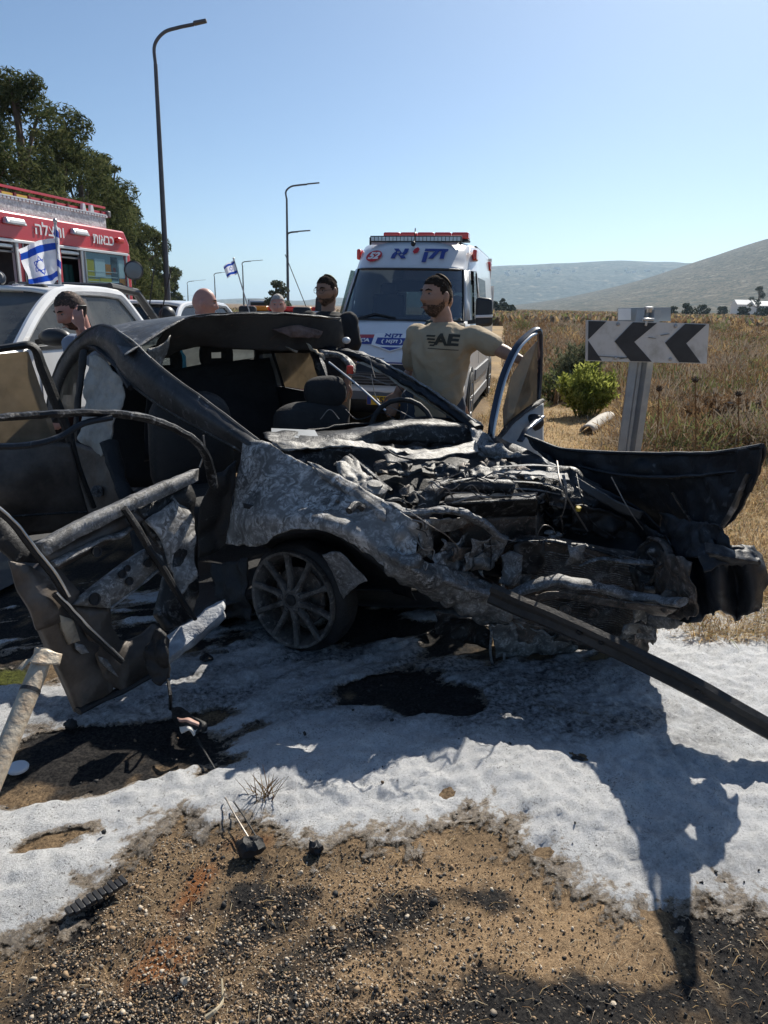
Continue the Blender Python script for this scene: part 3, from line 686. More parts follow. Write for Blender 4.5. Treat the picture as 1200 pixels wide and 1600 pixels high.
car = thing('burnt_car', 'burnt out wrecked car with crushed front standing in white fire foam', 'car wreck', (-.5, 4.2, 0))
def pp(l): return [P(*q) for q in l]
def rows(*rs): return [pp(r) for r in rs]
def plane_at(px, py, a, b, c, off=0.0):
    nrm = (b - a).cross(c - a).normalized()
    if nrm.dot(CAM - a) < 0: nrm = -nrm
    d = ray(px, py); t_ = (a + nrm * off - CAM).dot(nrm) / d.dot(nrm); return CAM + d * t_
def part(name, mb, m, parent=None, **kw): return mb.build(name, m, parent or car, world=True, **kw)
def panel(name, rws, m, nu=26, nv=16, amp=.012, freq=7, seed=1, rag=.006, solid=.006, parent=None, smooth=50, ridge=False):
    return part(name, MB().grid(sheet(rows(*rws), nu, nv, amp, freq, seed, rag, ridge)), m, parent, smooth=smooth, solid=solid)
def bent(name, pts, r, m, n=8, k=24, amp=.0, flat=1.0, seed=0, parent=None, freq=9, rag=0):
    c = crom(pp(pts), k); o = Vector((seed * 3.1, seed, 1.3))
    c = [p + mnoise.noise_vector(p * freq + o) * amp for p in c]
    if isinstance(r, (list, tuple)):
        r = [np.interp(i / (k - 1), np.linspace(0, 1, len(r)), r) for i in range(k)]
    else: r = [r * (1 + .25 * mnoise.noise(p * 11 + o) * (1 if amp else 0)) for p in c]
    mb = MB().tube(c, r, n, flat=flat)
    if amp:
        rm_ = max(r) if isinstance(r, (list, tuple)) else r
        if rm_ > .012: mb.jitter(rm_ * (.30 if rm_ < .04 else .15), 11, seed).jitter(rm_ * .12, 40, seed + 3)
    if rag: mb.jitter(rag, 25, seed)
    return part(name, mb, m, parent, smooth=40)

# near wing, wheel arch, wheel
fender = panel('front_wing', [
    [(378, 688, 3.42), (412, 690, 3.36), (470, 722, 3.25), (540, 752, 3.12), (600, 787, 3.0), (642, 812, 2.90)],
    [(372, 745, 3.36), (420, 755, 3.20), (485, 778, 3.10), (550, 803, 2.98), (602, 832, 2.90), (640, 850, 2.84)],
    [(363, 802, 3.31), (410, 808, 3.12), (480, 806, 2.99), (550, 828, 2.90), (596, 862, 2.85), (640, 880, 2.81)],
    [(353, 850, 3.33), (405, 852, 3.16), (450, 829, 3.02), (515, 831, 2.94), (572, 866, 2.90), (632, 905, 2.82)]], B['ash'], 64, 40, .016, 5, 3, .008, .006)
panel('wing_fold', [[(480, 722, 3.24), (540, 748, 3.12), (600, 782, 3.0)], [(500, 742, 3.16), (548, 770, 3.05), (602, 806, 2.93)], [(510, 756, 3.17), (552, 784, 3.06), (600, 820, 2.94)]], B['ash'], 30, 12, .012, 9, 5, .006, .006, fender)
panel('wing_gash', [[(380, 786, 3.215), (400, 790, 3.185)], [(381, 794, 3.21), (400, 796, 3.18)]], B['black'], 6, 4, 0, 5, 1, .003, .004, fender)
panel('wing_flap', [[(398, 796, 3.17), (428, 793, 3.14)], [(412, 812, 3.15), (424, 806, 3.13)], [(420, 814, 3.15), (426, 808, 3.14)]], B['pale'], 10, 8, .004, 8, 2, .003, .004, fender)
panel('wheel_arch', [[(402, 850, 3.2), (450, 828, 3.05), (515, 830, 2.98), (575, 868, 2.93), (630, 906, 2.86)], [(430, 862, 3.5), (470, 846, 3.4), (525, 850, 3.35), (580, 890, 3.3), (640, 920, 3.2)], [(440, 900, 3.62), (480, 885, 3.6), (540, 895, 3.55), (590, 915, 3.5), (650, 940, 3.4)]], B['black'], 24, 10, .02, 6, 8, 0, .006)
panel('arch_liner', [[(503, 868, 2.98), (528, 862, 2.95), (548, 880, 2.92)], [(518, 892, 3.0), (545, 884, 2.95), (571, 906, 2.92)], [(536, 936, 3.06), (552, 920, 3.0), (570, 908, 2.93)]], B['pale'], 18, 14, .008, 8, 4, .006, .005)
wn = Vector((-.50, -.86, .04)).normalized(); wc = P(457, 937, 3.17)
def wheel_local(mb_fn): pass
whl = MB()
rr_ = .232
ax = -wn
whl.lathe(wc, ax, [(-.012, rr_ - .016), (-.016, rr_ - .004), (-.006, rr_), (.012, rr_ - .002), (.03, rr_ - .022), (.09, rr_ - .035), (.15, rr_ - .02), (.165, rr_ + .004), (.172, rr_ + .002), (.150, rr_ - .032), (.09, rr_ - .05), (.02, rr_ - .034), (-.012, rr_ - .016)], 48); whl.f = whl.f[:-2]
B['rim'] = burnt('scorched_alloy_rim', soot=(.03, .028, .026), grey=(.13, .12, .11), ash=(.36, .34, .32), rust=(.11, .075, .05), k=.46, ashk=.66, scale=9, rustk=.55, metal=.3)
wheel = part('wheel', whl, B['rim'], smooth=40)
e1 = wn.cross(Vector((0, 0, 1))).normalized(); e2 = e1.cross(wn)
for i in range(10):
    a = 2 * math.pi * (i + .25) / 10; d = e1 * math.cos(a) + e2 * math.sin(a); s = wn.cross(d)
    mb = MB(); rg = []
    for f, w, h in ((.045, .017, .022), (.10, .0135, .016), (.17, .012, .012), (.222, .016, .012)):
        c = wc + d * f + wn * (.012 - .02 * (1 - abs(f - .1) * 4) + .008)
        rg.append([c + s * w + wn * 0, c + s * w * .6 + wn * h * .6, c - s * w * .6 + wn * h * .6, c - s * w, c - s * w - wn * .018, c + s * w - wn * .018])
    part('spoke', mb.loft(rg), B['rim'], wheel, smooth=30)
part('hub', MB().lathe(wc + wn * -.02, wn, [(0, .062), (.02, .062), (.034, .05), (.036, .036), (.030, .034), (.030, .001)], 28), B['rim'], wheel, smooth=40)
part('hub_cap', MB().lathe(wc + wn * .008, wn, [(0, .027), (.006, .027), (.009, .022), (.009, .001)], 20), B['black'], wheel, smooth=40)
for i in range(5):
    a = 2 * math.pi * (i + .1) / 5; c = wc + (e1 * math.cos(a) + e2 * math.sin(a)) * .053
    part('wheel_bolt', MB().lathe(c + wn * .004, wn, [(0, .011), (.012, .011), (.012, .007), (.006, .006), (.006, .001)], 10), B['black'], wheel)
part('brake_disc', MB().lathe(wc - wn * .07, wn, [(0, .14), (.012, .14), (.012, .05), (.03, .045), (.03, .001)], 32), B['rust'], smooth=40)
tyr = MB().lathe(wc - wn * .02, -wn, [(.0, rr_ - .01), (.01, rr_ + .025), (.05, rr_ + .035), (.12, rr_ + .032), (.15, rr_ + .01), (.14, rr_ - .02), (.05, rr_ - .02), (.0, rr_ - .01)], 40); tyr.f = tyr.f[:-2]; tyr.jitter(.012, 12, 2)
part('burnt_tyre', tyr, B['black'], smooth=60)

# crushed front rail, headlight cavity, rails
panel('crushed_front_rail', [
    [(585, 842, 2.90), (640, 868, 2.80), (700, 884, 2.73), (760, 908, 2.66), (806, 925, 2.60)],
    [(592, 868, 2.84), (645, 888, 2.74), (705, 910, 2.67), (765, 930, 2.60), (806, 944, 2.57)],
    [(606, 892, 2.86), (655, 915, 2.77), (710, 940, 2.70), (762, 962, 2.64), (800, 968, 2.60)],
    [(622, 900, 2.95), (670, 934, 2.88), (715, 956, 2.82), (765, 978, 2.76), (796, 982, 2.70)]], B['grey'], 54, 30, .028, 9, 11, .008, .008, ridge=True)
panel('crushed_wing_tip', [[(600, 786, 3.0), (632, 802, 2.9), (658, 830, 2.86)], [(596, 830, 2.92), (625, 846, 2.84), (650, 862, 2.82)], [(612, 880, 2.86), (640, 890, 2.80), (668, 884, 2.80)]], B['ash'], 26, 26, .03, 8, 13, .008, .006, ridge=True)
panel('headlight_cavity', [[(640, 806, 3.08), (700, 812, 3.02), (775, 838, 2.92)], [(640, 850, 3.1), (705, 860, 3.05), (775, 875, 2.92)], [(645, 885, 3.0), (705, 905, 2.9), (780, 925, 2.78)]], B['rust'], 24, 20, .03, 8, 17, 0, .006)
bent('upper_rail', [(598, 782, 3.02), (640, 800, 2.94), (680, 799, 2.90), (720, 802, 2.84), (755, 818, 2.77), (786, 842, 2.70)], [.012, .026, .026, .032, .036, .034], B['pale'], 10, 30, .006, .55, 3, rag=.004)
bent('rail_end', [(786, 842, 2.70), (780, 862, 2.70), (770, 880, 2.70)], [.03, .02, .014], B['pale'], 8, 14, .006, .5, 6)
bent('rail_brace', [(722, 815, 2.88), (724, 842, 2.88), (720, 892, 2.84)], [.028, .012, .010], B['rust'], 8, 14, .003, .5)
panel('headlight_bracket', [[(783, 868, 2.66), (800, 862, 2.65), (815, 868, 2.65)], [(786, 890, 2.65), (802, 890, 2.63), (816, 890, 2.64)], [(780, 912, 2.66), (800, 915, 2.65), (812, 908, 2.65)]], B['pale'], 16, 16, .012, 14, 5, .006, .006)

# radiator pack
RA, RB, RC = P(770, 850, 2.78), P(1030, 872, 2.72), P(1000, 1005, 2.84)
def rq(px, py, off=0.0): return plane_at(px, py, RA, RB, RC, off)
def rpanel(name, pts, m, th=.02, off=0.0, jit=.0, seed=1, parent=None, smooth=None):
    a = [rq(x, y, off) for x, y in pts]; nrm = (RB - RA).cross(RC - RA).normalized()
    if nrm.dot(CAM - RA) < 0: nrm = -nrm
    return part(name, MB().prism(a, -nrm * th).jitter(jit, 14, seed), m, parent, smooth=smooth)
rad = rpanel('radiator', [(778, 852), (826, 846), (884, 852), (950, 866), (1022, 876), (1012, 940), (985, 1000), (930, 985), (850, 960), (790, 925)], B['rust'], .05, -.01)
fin = MB()
for i in range(46):
    y0 = 860 + i * 2.9
    xa = 795 + max(0, (i - 22)) * 1.6; xb = 1018 - max(0, i - 20) * 1.1
    if 22 <= i <= 25: continue
    c = []
    for j in range(30):
        f = j / 29; x = xa + (xb - xa) * f
        y = y0 + 14 * f * (1 if i < 22 else .7) + 2.2 * math.sin(j * .7 + i * .25) + 5 * (mnoise.noise(Vector((j * .25, i * .16, 4))))
        c.append(rq(x, y, .004 + .006 * mnoise.noise(Vector((j * .3, i * .12, 9)))))
    fin.tube(c, .0022, 4)
props(part('radiator_fins', fin, B['grey'], rad), kind='stuff')
bent('radiator_top_tank', [(780, 852, 2.74), (826, 843, 2.72), (884, 849, 2.68), (951, 864, 2.65), (975, 872, 2.64)], [.018, .016, .014, .014, .012], B['soot'], 8, 24, .004, .7, rag=.002)
bent('radiator_bracket', [(905, 884, 2.65), (935, 874, 2.64), (975, 876, 2.63), (1020, 878, 2.63)], [.008, .014, .018, .02], B['pale'], 8, 18, .004, .5, rag=.003)
bent('radiator_side_frame', [(1014, 842, 2.70), (1036, 848, 2.64), (1046, 872, 2.62), (1030, 892, 2.63), (1012, 915, 2.66), (1000, 940, 2.70)], [.014, .02, .022, .018, .014, .012], B['rust'], 8, 22, .005, .6, rag=.003)
bent('bumper_beam', [(690, 905, 2.70), (740, 922, 2.63), (790, 930, 2.58), (838, 914, 2.53), (880, 908, 2.50), (940, 918, 2.49), (1000, 932, 2.49), (1066, 942, 2.52)], [.02, .03, .034, .036, .035, .033, .030, .028], B['pale'], 12, 44, .006, .6, 7, rag=.004)
panel('bumper_beam_lower_flange', [[(790, 938, 2.58), (870, 925, 2.52), (950, 935, 2.50), (1060, 950, 2.53)], [(800, 952, 2.60), (870, 936, 2.54), (950, 946, 2.52), (1040, 962, 2.55)]], B['rust'], 34, 6, .008, 12, 5, .005, .005)
part('beam_end', MB().ball(P(1046, 940, 2.52), (.045, .035, .045), 16, 10).jitter(.02, 18, 3), B['rust'], smooth=40)
for (x, y, r_) in ((883, 954, .029), (927, 958, .024)):
    c = rq(x, y, .03); part('pulley', MB().lathe(c, (CAM - c).normalized() * .6 + Vector((0, -.4, 0)), [(-.03, r_), (0, r_), (.002, r_ * .8), (-.004, r_ * .75), (-.002, r_ * .3), (.004, r_ * .25), (.004, .001)], 22), B['rust'], smooth=40)
panel('lower_crossmember', [[(800, 965, 2.68), (870, 985, 2.70), (940, 1000, 2.74), (1000, 985, 2.76)], [(810, 1000, 2.70), (870, 1012, 2.74), (935, 1018, 2.78), (1000, 1010, 2.80)]], B['rust'], 26, 10, .02, 9, 9, .012, .008)
panel('hanging_scrap', [[(995, 940, 2.72), (1020, 945, 2.72), (1034, 950, 2.70)], [(985, 975, 2.74), (1010, 985, 2.74), (1030, 975, 2.73)], [(975, 1000, 2.76), (1000, 1015, 2.78), (1020, 1000, 2.76)]], B['grey'], 18, 18, .03, 10, 14, .01, .006, ridge=True)
panel('front_undertray', [[(765, 975, 2.66), (800, 978, 2.66), (850, 990, 2.68), (900, 1004, 2.72)], [(772, 1010, 2.70), (808, 1012, 2.70), (850, 1020, 2.74), (900, 1022, 2.78)], [(775, 1045, 2.74), (795, 1042, 2.74), (840, 1030, 2.8), (890, 1030, 2.82)]], B['grey'], 30, 22, .03, 9, 21, .014, .006, ridge=True)
bent('tow_loop', [(768, 985, 2.64), (766, 1018, 2.66), (772, 1042, 2.68), (786, 1042, 2.68), (788, 1020, 2.67)], .006, B['pale'], 7, 22, 0)
panel('undertray_flap', [[(680, 955, 2.9), (720, 962, 2.84), (770, 985, 2.78)], [(680, 990, 2.95), (722, 1000, 2.88), (765, 1015, 2.82)]], B['soot'], 22, 14, .025, 9, 8, .012, .005)

# engine bay
panel('engine_bay_tub', [[(400, 702, 3.55), (520, 705, 3.75), (640, 690, 4.0), (760, 690, 4.15)], [(500, 770, 3.3), (600, 775, 3.4), (760, 760, 3.6), (880, 760, 3.6)], [(600, 825, 3.05), (700, 845, 3.1), (840, 840, 3.1), (980, 815, 3.05)], [(650, 880, 2.95), (760, 905, 2.85), (870, 880, 2.8), (1040, 880, 2.76)]], B['black'], 40, 30, .05, 6, 23, 0, .005)
panel('cowl_plate', [[(412, 676, 3.62), (470, 676, 3.72), (545, 672, 3.8), (600, 660, 3.9), (660, 655, 4.02), (752, 660, 4.15)], [(418, 687, 3.50), (475, 692, 3.56), (545, 684, 3.66), (602, 668, 3.78), (662, 663, 3.9), (750, 668, 4.05)], [(432, 700, 3.52), (480, 703, 3.56), (550, 700, 3.64), (605, 690, 3.76), (664, 692, 3.88), (742, 698, 4.0)]], B['soot'], 60, 14, .012, 8, 27, .007, .005)
panel('cowl_ridge', [[(425, 690, 3.42), (480, 690, 3.48), (535, 686, 3.55), (590, 694, 3.62), (640, 702, 3.68), (700, 700, 3.78)], [(440, 702, 3.38), (490, 700, 3.43), (540, 696, 3.50), (592, 703, 3.56), (640, 709, 3.62), (700, 708, 3.72)]], B['grey'], 44, 7, .014, 12, 31, .007, .005, ridge=True)
panel('firewall', [[(440, 700, 3.55), (560, 702, 3.66), (660, 698, 3.85), (745, 695, 4.02)], [(470, 740, 3.5), (570, 745, 3.6), (670, 740, 3.75), (760, 730, 3.95)], [(520, 780, 3.4), (600, 790, 3.45), (700, 780, 3.6), (800, 770, 3.75)]], B['soot'], 40, 24, .03, 7, 33, 0, .005)
panel('wiper_tray', [[(600, 712, 3.5), (660, 708, 3.55), (742, 690, 3.85)], [(606, 722, 3.42), (664, 718, 3.47), (748, 706, 3.75)]], B['grey'], 26, 7, .012, 12, 37, .006, .005)
panel('torn_cowl_flap', [[(735, 672, 3.98), (752, 668, 4.0), (770, 690, 3.9)], [(740, 690, 3.9), (760, 700, 3.85), (800, 705, 3.8)], [(745, 712, 3.85), (780, 716, 3.8), (830, 712, 3.72)]], B['pale'], 20, 16, .03, 9, 41, .01, .005, ridge=True)
panel('strut_tower', [[(520, 722, 3.25), (548, 712, 3.3), (570, 730, 3.25)], [(535, 742, 3.15), (562, 745, 3.15), (585, 752, 3.15)], [(552, 760, 3.1), (580, 772, 3.08), (606, 764, 3.1)]], B['grey'], 20, 18, .03, 10, 43, .01, .006, ridge=True)
part('strut_mount', MB().lathe(P(585, 762, 3.10), (0.1, -.25, 1), [(-.05, .05), (0, .055), (.008, .045), (.012, .03), (.02, .028), (.022, .001)], 24).jitter(.008, 20, 3), B['grey'], smooth=40)
bent('bonnet_stay', [(545, 712, 3.35), (585, 745, 3.2), (612, 770, 3.1)], .012, B['soot'], 7, 14, .004)
bent('air_duct', [(668, 800, 3.02), (672, 778, 3.05), (690, 764, 3.1), (740, 758, 3.14), (800, 762, 3.16)], [.045, .042, .036, .034, .032], B['soot'], 14, 30, .004, 1, rag=.004)
part('cam_cover', MB().hexa(pp([(690, 812, 2.98), (838, 808, 2.98), (842, 796, 3.2), (694, 796, 3.2), (692, 786, 2.98), (838, 780, 2.98), (840, 770, 3.2), (698, 772, 3.2)])).jitter(.012, 9, 4), B['soot'], bevel=.012)
part('engine_block', MB().hexa(pp([(700, 885, 2.95), (850, 880, 2.95), (860, 850, 3.3), (700, 850, 3.3), (700, 812, 2.98), (842, 808, 2.98), (845, 790, 3.3), (700, 790, 3.3)])).jitter(.02, 7, 6), B['rust'], bevel=.015)
part('alternator', MB().lathe(P(800, 835, 2.88), (.2, -1, .1), [(-.07, .05), (0, .058), (.012, .05), (.014, .02), (.02, .001)], 22).jitter(.008, 16, 5), B['rust'], smooth=40)
part('pipe_mouth', MB().lathe(P(690, 796, 2.96), (-.3, -1, .15), [(-.08, .026), (0, .027), (.002, .024), (-.03, .018), (-.03, .001)], 20), B['soot'], smooth=40)
panel('rocker_cover_plate', [[(770, 735, 3.3), (830, 735, 3.35), (885, 742, 3.4)], [(772, 742, 3.25), (832, 742, 3.28), (890, 752, 3.3)]], B['pale'], 24, 8, .01, 12, 45, .005, .005)
for i, (x0, y0, x1, y1, Y0, Y1) in enumerate([(770, 730, 885, 730, 3.3, 3.42), (800, 752, 890, 765, 3.22, 3.28), (795, 764, 875, 772, 3.18, 3.24), (846, 745, 886, 758, 3.28, 3.3)]):
    bent('metal_strip', [(x0, y0, Y0), ((x0 + x1) / 2, (y0 + y1) / 2 - 3, (Y0 + Y1) / 2), (x1, y1, Y1)], [.006, .012, .006], B['pale'], 6, 14, .004, .4, i)
panel('manifold_shield', [[(855, 725, 3.5), (900, 735, 3.45), (940, 760, 3.35)], [(850, 760, 3.3), (895, 775, 3.25), (945, 790, 3.2)], [(860, 790, 3.15), (905, 800, 3.12), (960, 815, 3.05)]], B['soot'], 24, 20, .03, 9, 47, .01, .006, ridge=True)
panel('battery_tray', [[(900, 790, 3.1), (950, 800, 3.05), (1005, 825, 2.95)], [(890, 830, 2.95), (945, 838, 2.9), (1005, 850, 2.85)]], B['black'], 20, 14, .04, 9, 49, .01, .006, ridge=True)
part('yellow_cap', MB().lathe(P(903, 797, 3.02), (0, -.5, 1), [(0, .012), (.016, .012), (.018, .009), (.018, .001)], 10), M['yellow'])
for i, (x, y, Y_) in enumerate([(858, 832, 2.86), (872, 836, 2.84), (862, 840, 2.82)]):
    part('melted_lump', MB().ball(P(x, y, Y_), (.022, .016, .014), 12, 8).jitter(.008, 30, i), B['pale'], smooth=60)
# clutter: burnt pipes, brackets and scraps heaped in the bay
rnd = random.Random(5)
for i in range(34):
    fx_ = rnd.random(); fy_ = rnd.random()
    x = 470 + 480 * fx_ + 60 * fy_; y = 700 + 30 * fx_ + (105 - 20 * fx_) * fy_; Y_ = 3.62 + .25 * fx_ - .75 * fy_
    l = rnd.uniform(20, 60); a = rnd.uniform(-.6, .6)
    if i % 3 == 0:
        bent('burnt_pipe', [(x, y, Y_), (x + l * .5 * math.cos(a), y + l * .5 * math.sin(a) - rnd.uniform(0, 14), Y_ + .05), (x + l * math.cos(a), y + l * math.sin(a), Y_ + .06)], rnd.uniform(.007, .018), B[rnd.choice(['soot', 'rust', 'soot', 'grey'])], 7, 14, .006, 1, i)
    else:
        h = rnd.uniform(10, 26)
        panel('metal_scrap', [[(x, y, Y_), (x + l * .5, y - rnd.uniform(-5, 9), Y_ + .04), (x + l, y + 12 * math.sin(a), Y_ + .05)], [(x + 4, y + h * .5, Y_ - .06), (x + l * .5, y + h * .5, Y_ - .04), (x + l, y + h * .6, Y_ - .02)], [(x + 8, y + h, Y_ - .05), (x + l * .6, y + h, Y_ - .06), (x + l, y + h, Y_ - .05)]], B[rnd.choice(['soot', 'soot', 'black', 'grey', 'rust'])], 14, 10, .025, 11, i + 60, .008, .004, ridge=True)
wires = [[(600, 700, 3.5), (620, 712, 3.4), (650, 720, 3.4)], [(680, 768, 3.0), (674, 757, 3.0), (684, 752, 3.02), (692, 764, 3.02)], [(695, 770, 3.02), (740, 770, 3.0), (780, 775, 3.0), (840, 770, 3.05)], [(700, 752, 3.1), (740, 745, 3.1), (770, 755, 3.08), (800, 780, 3.0), (835, 800, 2.95)],
         [(706, 786, 2.96), (740, 776, 2.96), (764, 778, 2.95)], [(838, 770, 3.0), (838, 800, 2.95), (838, 842, 2.8)], [(834, 782, 2.95), (839, 782, 2.95), (838, 806, 2.93)], [(640, 800, 2.88), (670, 820, 2.8), (700, 838, 2.76), (716, 858, 2.74), (712, 864, 2.74), (706, 858, 2.74)],
         [(644, 812, 2.86), (660, 816, 2.83), (662, 826, 2.82)], [(650, 826, 2.84), (664, 832, 2.82), (668, 840, 2.8)], [(648, 838, 2.86), (662, 858, 2.8), (678, 860, 2.78), (676, 874, 2.77)], [(660, 880, 2.78), (664, 890, 2.74), (668, 880, 2.74)], [(766, 842, 2.7), (768, 870, 2.68), (766, 888, 2.68)], [(838, 840, 2.75), (848, 822, 2.8), (862, 824, 2.82), (868, 834, 2.8)],
         [(783, 840, 2.68), (800, 845, 2.66), (806, 842, 2.66)], [(900, 740, 3.3), (908, 775, 3.1), (925, 815, 2.95), (960, 840, 2.85)], [(870, 720, 3.3), (878, 760, 3.1), (900, 800, 2.98), (918, 830, 2.88)], [(955, 745, 3.2), (985, 800, 2.95), (1010, 835, 2.8)],
         [(540, 640, 4.0), (560, 655, 3.95), (600, 645, 3.95), (630, 668, 3.9)], [(580, 585, 4.2), (590, 625, 4.15), (620, 640, 4.05), (650, 655, 4.0)], [(545, 585, 4.4), (575, 590, 4.3), (610, 602, 4.2)], [(620, 600, 4.2), (634, 620, 4.15), (636, 640, 4.1), (630, 655, 4.05)], [(600, 560, 4.4), (580, 562, 4.45), (586, 590, 4.4)], [(500, 655, 3.9), (515, 640, 3.9), (530, 655, 3.88)]]
for i in range(22):
    x = rnd.uniform(640, 800); y = rnd.uniform(745, 800); a = rnd.uniform(-.4, .5); l = rnd.uniform(20, 60)
    wires.append([(x, y, 3.02), (x + l * .3, y - rnd.uniform(0, 10), 3.0), (x + l * .7, y + l * a * .6 + rnd.uniform(-6, 6), 2.98), (x + l, y + l * a, 2.98)])
for i, w in enumerate(wires): bent('burnt_wire', w, .0026 if i % 4 else .0042, B['wire'] if i % 3 else B['soot'], 5, 20, .003, 1, i)
# vertical brass coloured strips standing in the bay
bent('standing_strip', [(880, 742, 3.1), (885, 765, 3.05), (883, 790, 3.0), (878, 806, 2.98)], [.009, .006, .005, .004], B['pale'], 5, 14, .002, .35)
bent('standing_strip', [(876, 806, 2.98), (879, 826, 2.93), (878, 846, 2.9)], [.004, .005, .005], B['rust'], 5, 10, .002, .35)

# far wing and bonnet
panel('far_wing', [[(745, 672, 4.12), (830, 706, 3.85), (920, 752, 3.4), (1000, 796, 3.02), (1050, 848, 2.75)], [(760, 690, 4.0), (836, 722, 3.75), (915, 772, 3.3), (990, 816, 2.98), (1044, 862, 2.74)], [(775, 720, 3.9), (845, 755, 3.65), (905, 800, 3.25), (975, 842, 2.95), (1030, 880, 2.76)]], B['hood'], 40, 18, .014, 6, 51, .005, .006)
panel('wing_lit_edge', [[(842, 712, 3.70), (900, 745, 3.42), (960, 780, 3.12), (1005, 800, 2.95)], [(850, 722, 3.62), (905, 762, 3.34), (960, 796, 3.05), (1000, 812, 2.90)]], B['roof'], 30, 6, .006, 9, 53, .004, .004)  # lighter band that paints the lit edge onto the far wing
hd = panel('bonnet', [
    [(818, 680, 3.92), (880, 702, 3.70), (960, 707, 3.42), (1040, 709, 3.17), (1120, 707, 2.84), (1190, 697, 2.52)],
    [(826, 694, 3.90), (890, 728, 3.66), (965, 738, 3.38), (1045, 740, 3.12), (1120, 736, 2.82), (1187, 728, 2.53)],
    [(836, 702, 3.86), (905, 748, 3.58), (980, 775, 3.28), (1050, 785, 3.05), (1115, 782, 2.80), (1168, 776, 2.58)],
    [(850, 712, 3.80), (920, 762, 3.48), (1000, 812, 3.12), (1055, 838, 2.95), (1100, 842, 2.84), (1120, 838, 2.76)]], B['hood'], 70, 36, .026, 5, 55, .012, .008, ridge=True)
bent('bonnet_edge', [(820, 680, 3.91), (880, 702, 3.69), (960, 707, 3.41), (1040, 709, 3.16), (1120, 707, 2.83), (1191, 696, 2.51)], .009, B['hood'], 7, 34, .003, 1, parent=hd)
bent('bonnet_rib', [(905, 728, 3.60), (970, 742, 3.33), (1050, 745, 3.08), (1140, 738, 2.74), (1172, 735, 2.60)], [.012, .016, .016, .014, .008], B['hood'], 8, 30, .003, .5, parent=hd)
bent('bonnet_rib', [(1050, 770, 3.0), (1070, 800, 2.94), (1095, 838, 2.84)], [.010, .013, .010], B['rust'], 6, 16, .003, .5, parent=hd)
bent('bonnet_rib', [(1170, 740, 2.56), (1150, 785, 2.62), (1118, 836, 2.72)], [.010, .014, .012], B['roof'], 6, 16, .003, .5, parent=hd)
panel('bonnet_corner', [[(1150, 702, 2.66), (1190, 697, 2.51)], [(1152, 730, 2.66), (1186, 735, 2.52)], [(1140, 770, 2.68), (1172, 770, 2.56)]], B['hood'], 12, 12, .01, 8, 57, .005, .006, hd)
panel('bumper_skin', [
    [(985, 800, 3.0), (1040, 838, 2.78), (1085, 848, 2.82), (1112, 842, 2.66), (1135, 858, 2.72), (1160, 852, 2.60), (1184, 864, 2.62)],
    [(1000, 845, 2.85), (1048, 862, 2.70), (1088, 872, 2.78), (1118, 866, 2.58), (1142, 880, 2.66), (1168, 876, 2.54), (1194, 886, 2.58)],
    [(1020, 885, 2.78), (1056, 900, 2.66), (1090, 900, 2.76), (1122, 896, 2.56), (1150, 908, 2.66), (1172, 900, 2.54), (1197, 906, 2.58)],
    [(1036, 925, 2.74), (1066, 936, 2.64), (1096, 930, 2.74), (1124, 928, 2.58), (1152, 936, 2.66), (1176, 930, 2.55), (1193, 932, 2.58)],
    [(1058, 962, 2.74), (1080, 975, 2.66), (1100, 964, 2.72), (1126, 956, 2.60), (1150, 966, 2.66), (1172, 958, 2.58), (1186, 952, 2.60)]], B['hood'], 64, 44, .014, 8, 59, .018, .007)
panel('bumper_skin_fold', [[(1100, 850, 2.56), (1140, 855, 2.54), (1184, 866, 2.56)], [(1104, 864, 2.50), (1142, 872, 2.49), (1190, 880, 2.52)], [(1112, 872, 2.57), (1144, 882, 2.56), (1184, 890, 2.57)]], B['hood'], 30, 12, .012, 12, 71, .01, .006, ridge=True)
panel('torn_liner', [[(1030, 860, 2.60), (1060, 868, 2.56), (1078, 880, 2.60)], [(1022, 905, 2.62), (1056, 915, 2.56), (1084, 920, 2.60)], [(1040, 955, 2.66), (1064, 968, 2.62), (1086, 960, 2.64)]], B['rust'], 22, 22, .02, 10, 73, .016, .005, ridge=True)
panel('bonnet_fold', [[(1030, 798, 2.92), (1075, 812, 2.80), (1122, 818, 2.64)], [(1028, 832, 2.80), (1078, 842, 2.70), (1132, 838, 2.60)], [(1040, 868, 2.70), (1085, 872, 2.64), (1150, 862, 2.58)]], B['hood'], 30, 16, .022, 9, 77, .012, .006, ridge=True)
panel('bumper_scrap', [[(1095, 848, 2.62), (1130, 850, 2.60), (1165, 858, 2.58)], [(1090, 870, 2.58), (1125, 875, 2.56), (1170, 872, 2.55)], [(1100, 892, 2.56), (1120, 885, 2.55), (1150, 880, 2.55)]], B['hood'], 22, 14, .02, 10, 62, .008, .005, ridge=True)
panel('headlight_scrap', [[(1020, 835, 2.72), (1040, 838, 2.7), (1050, 860, 2.66)], [(985, 870, 2.70), (1020, 885, 2.66), (1045, 900, 2.64)], [(990, 930, 2.68), (1015, 930, 2.64), (1045, 935, 2.62)]], B['soot'], 20, 20, .04, 9, 64, .012, .006, ridge=True)

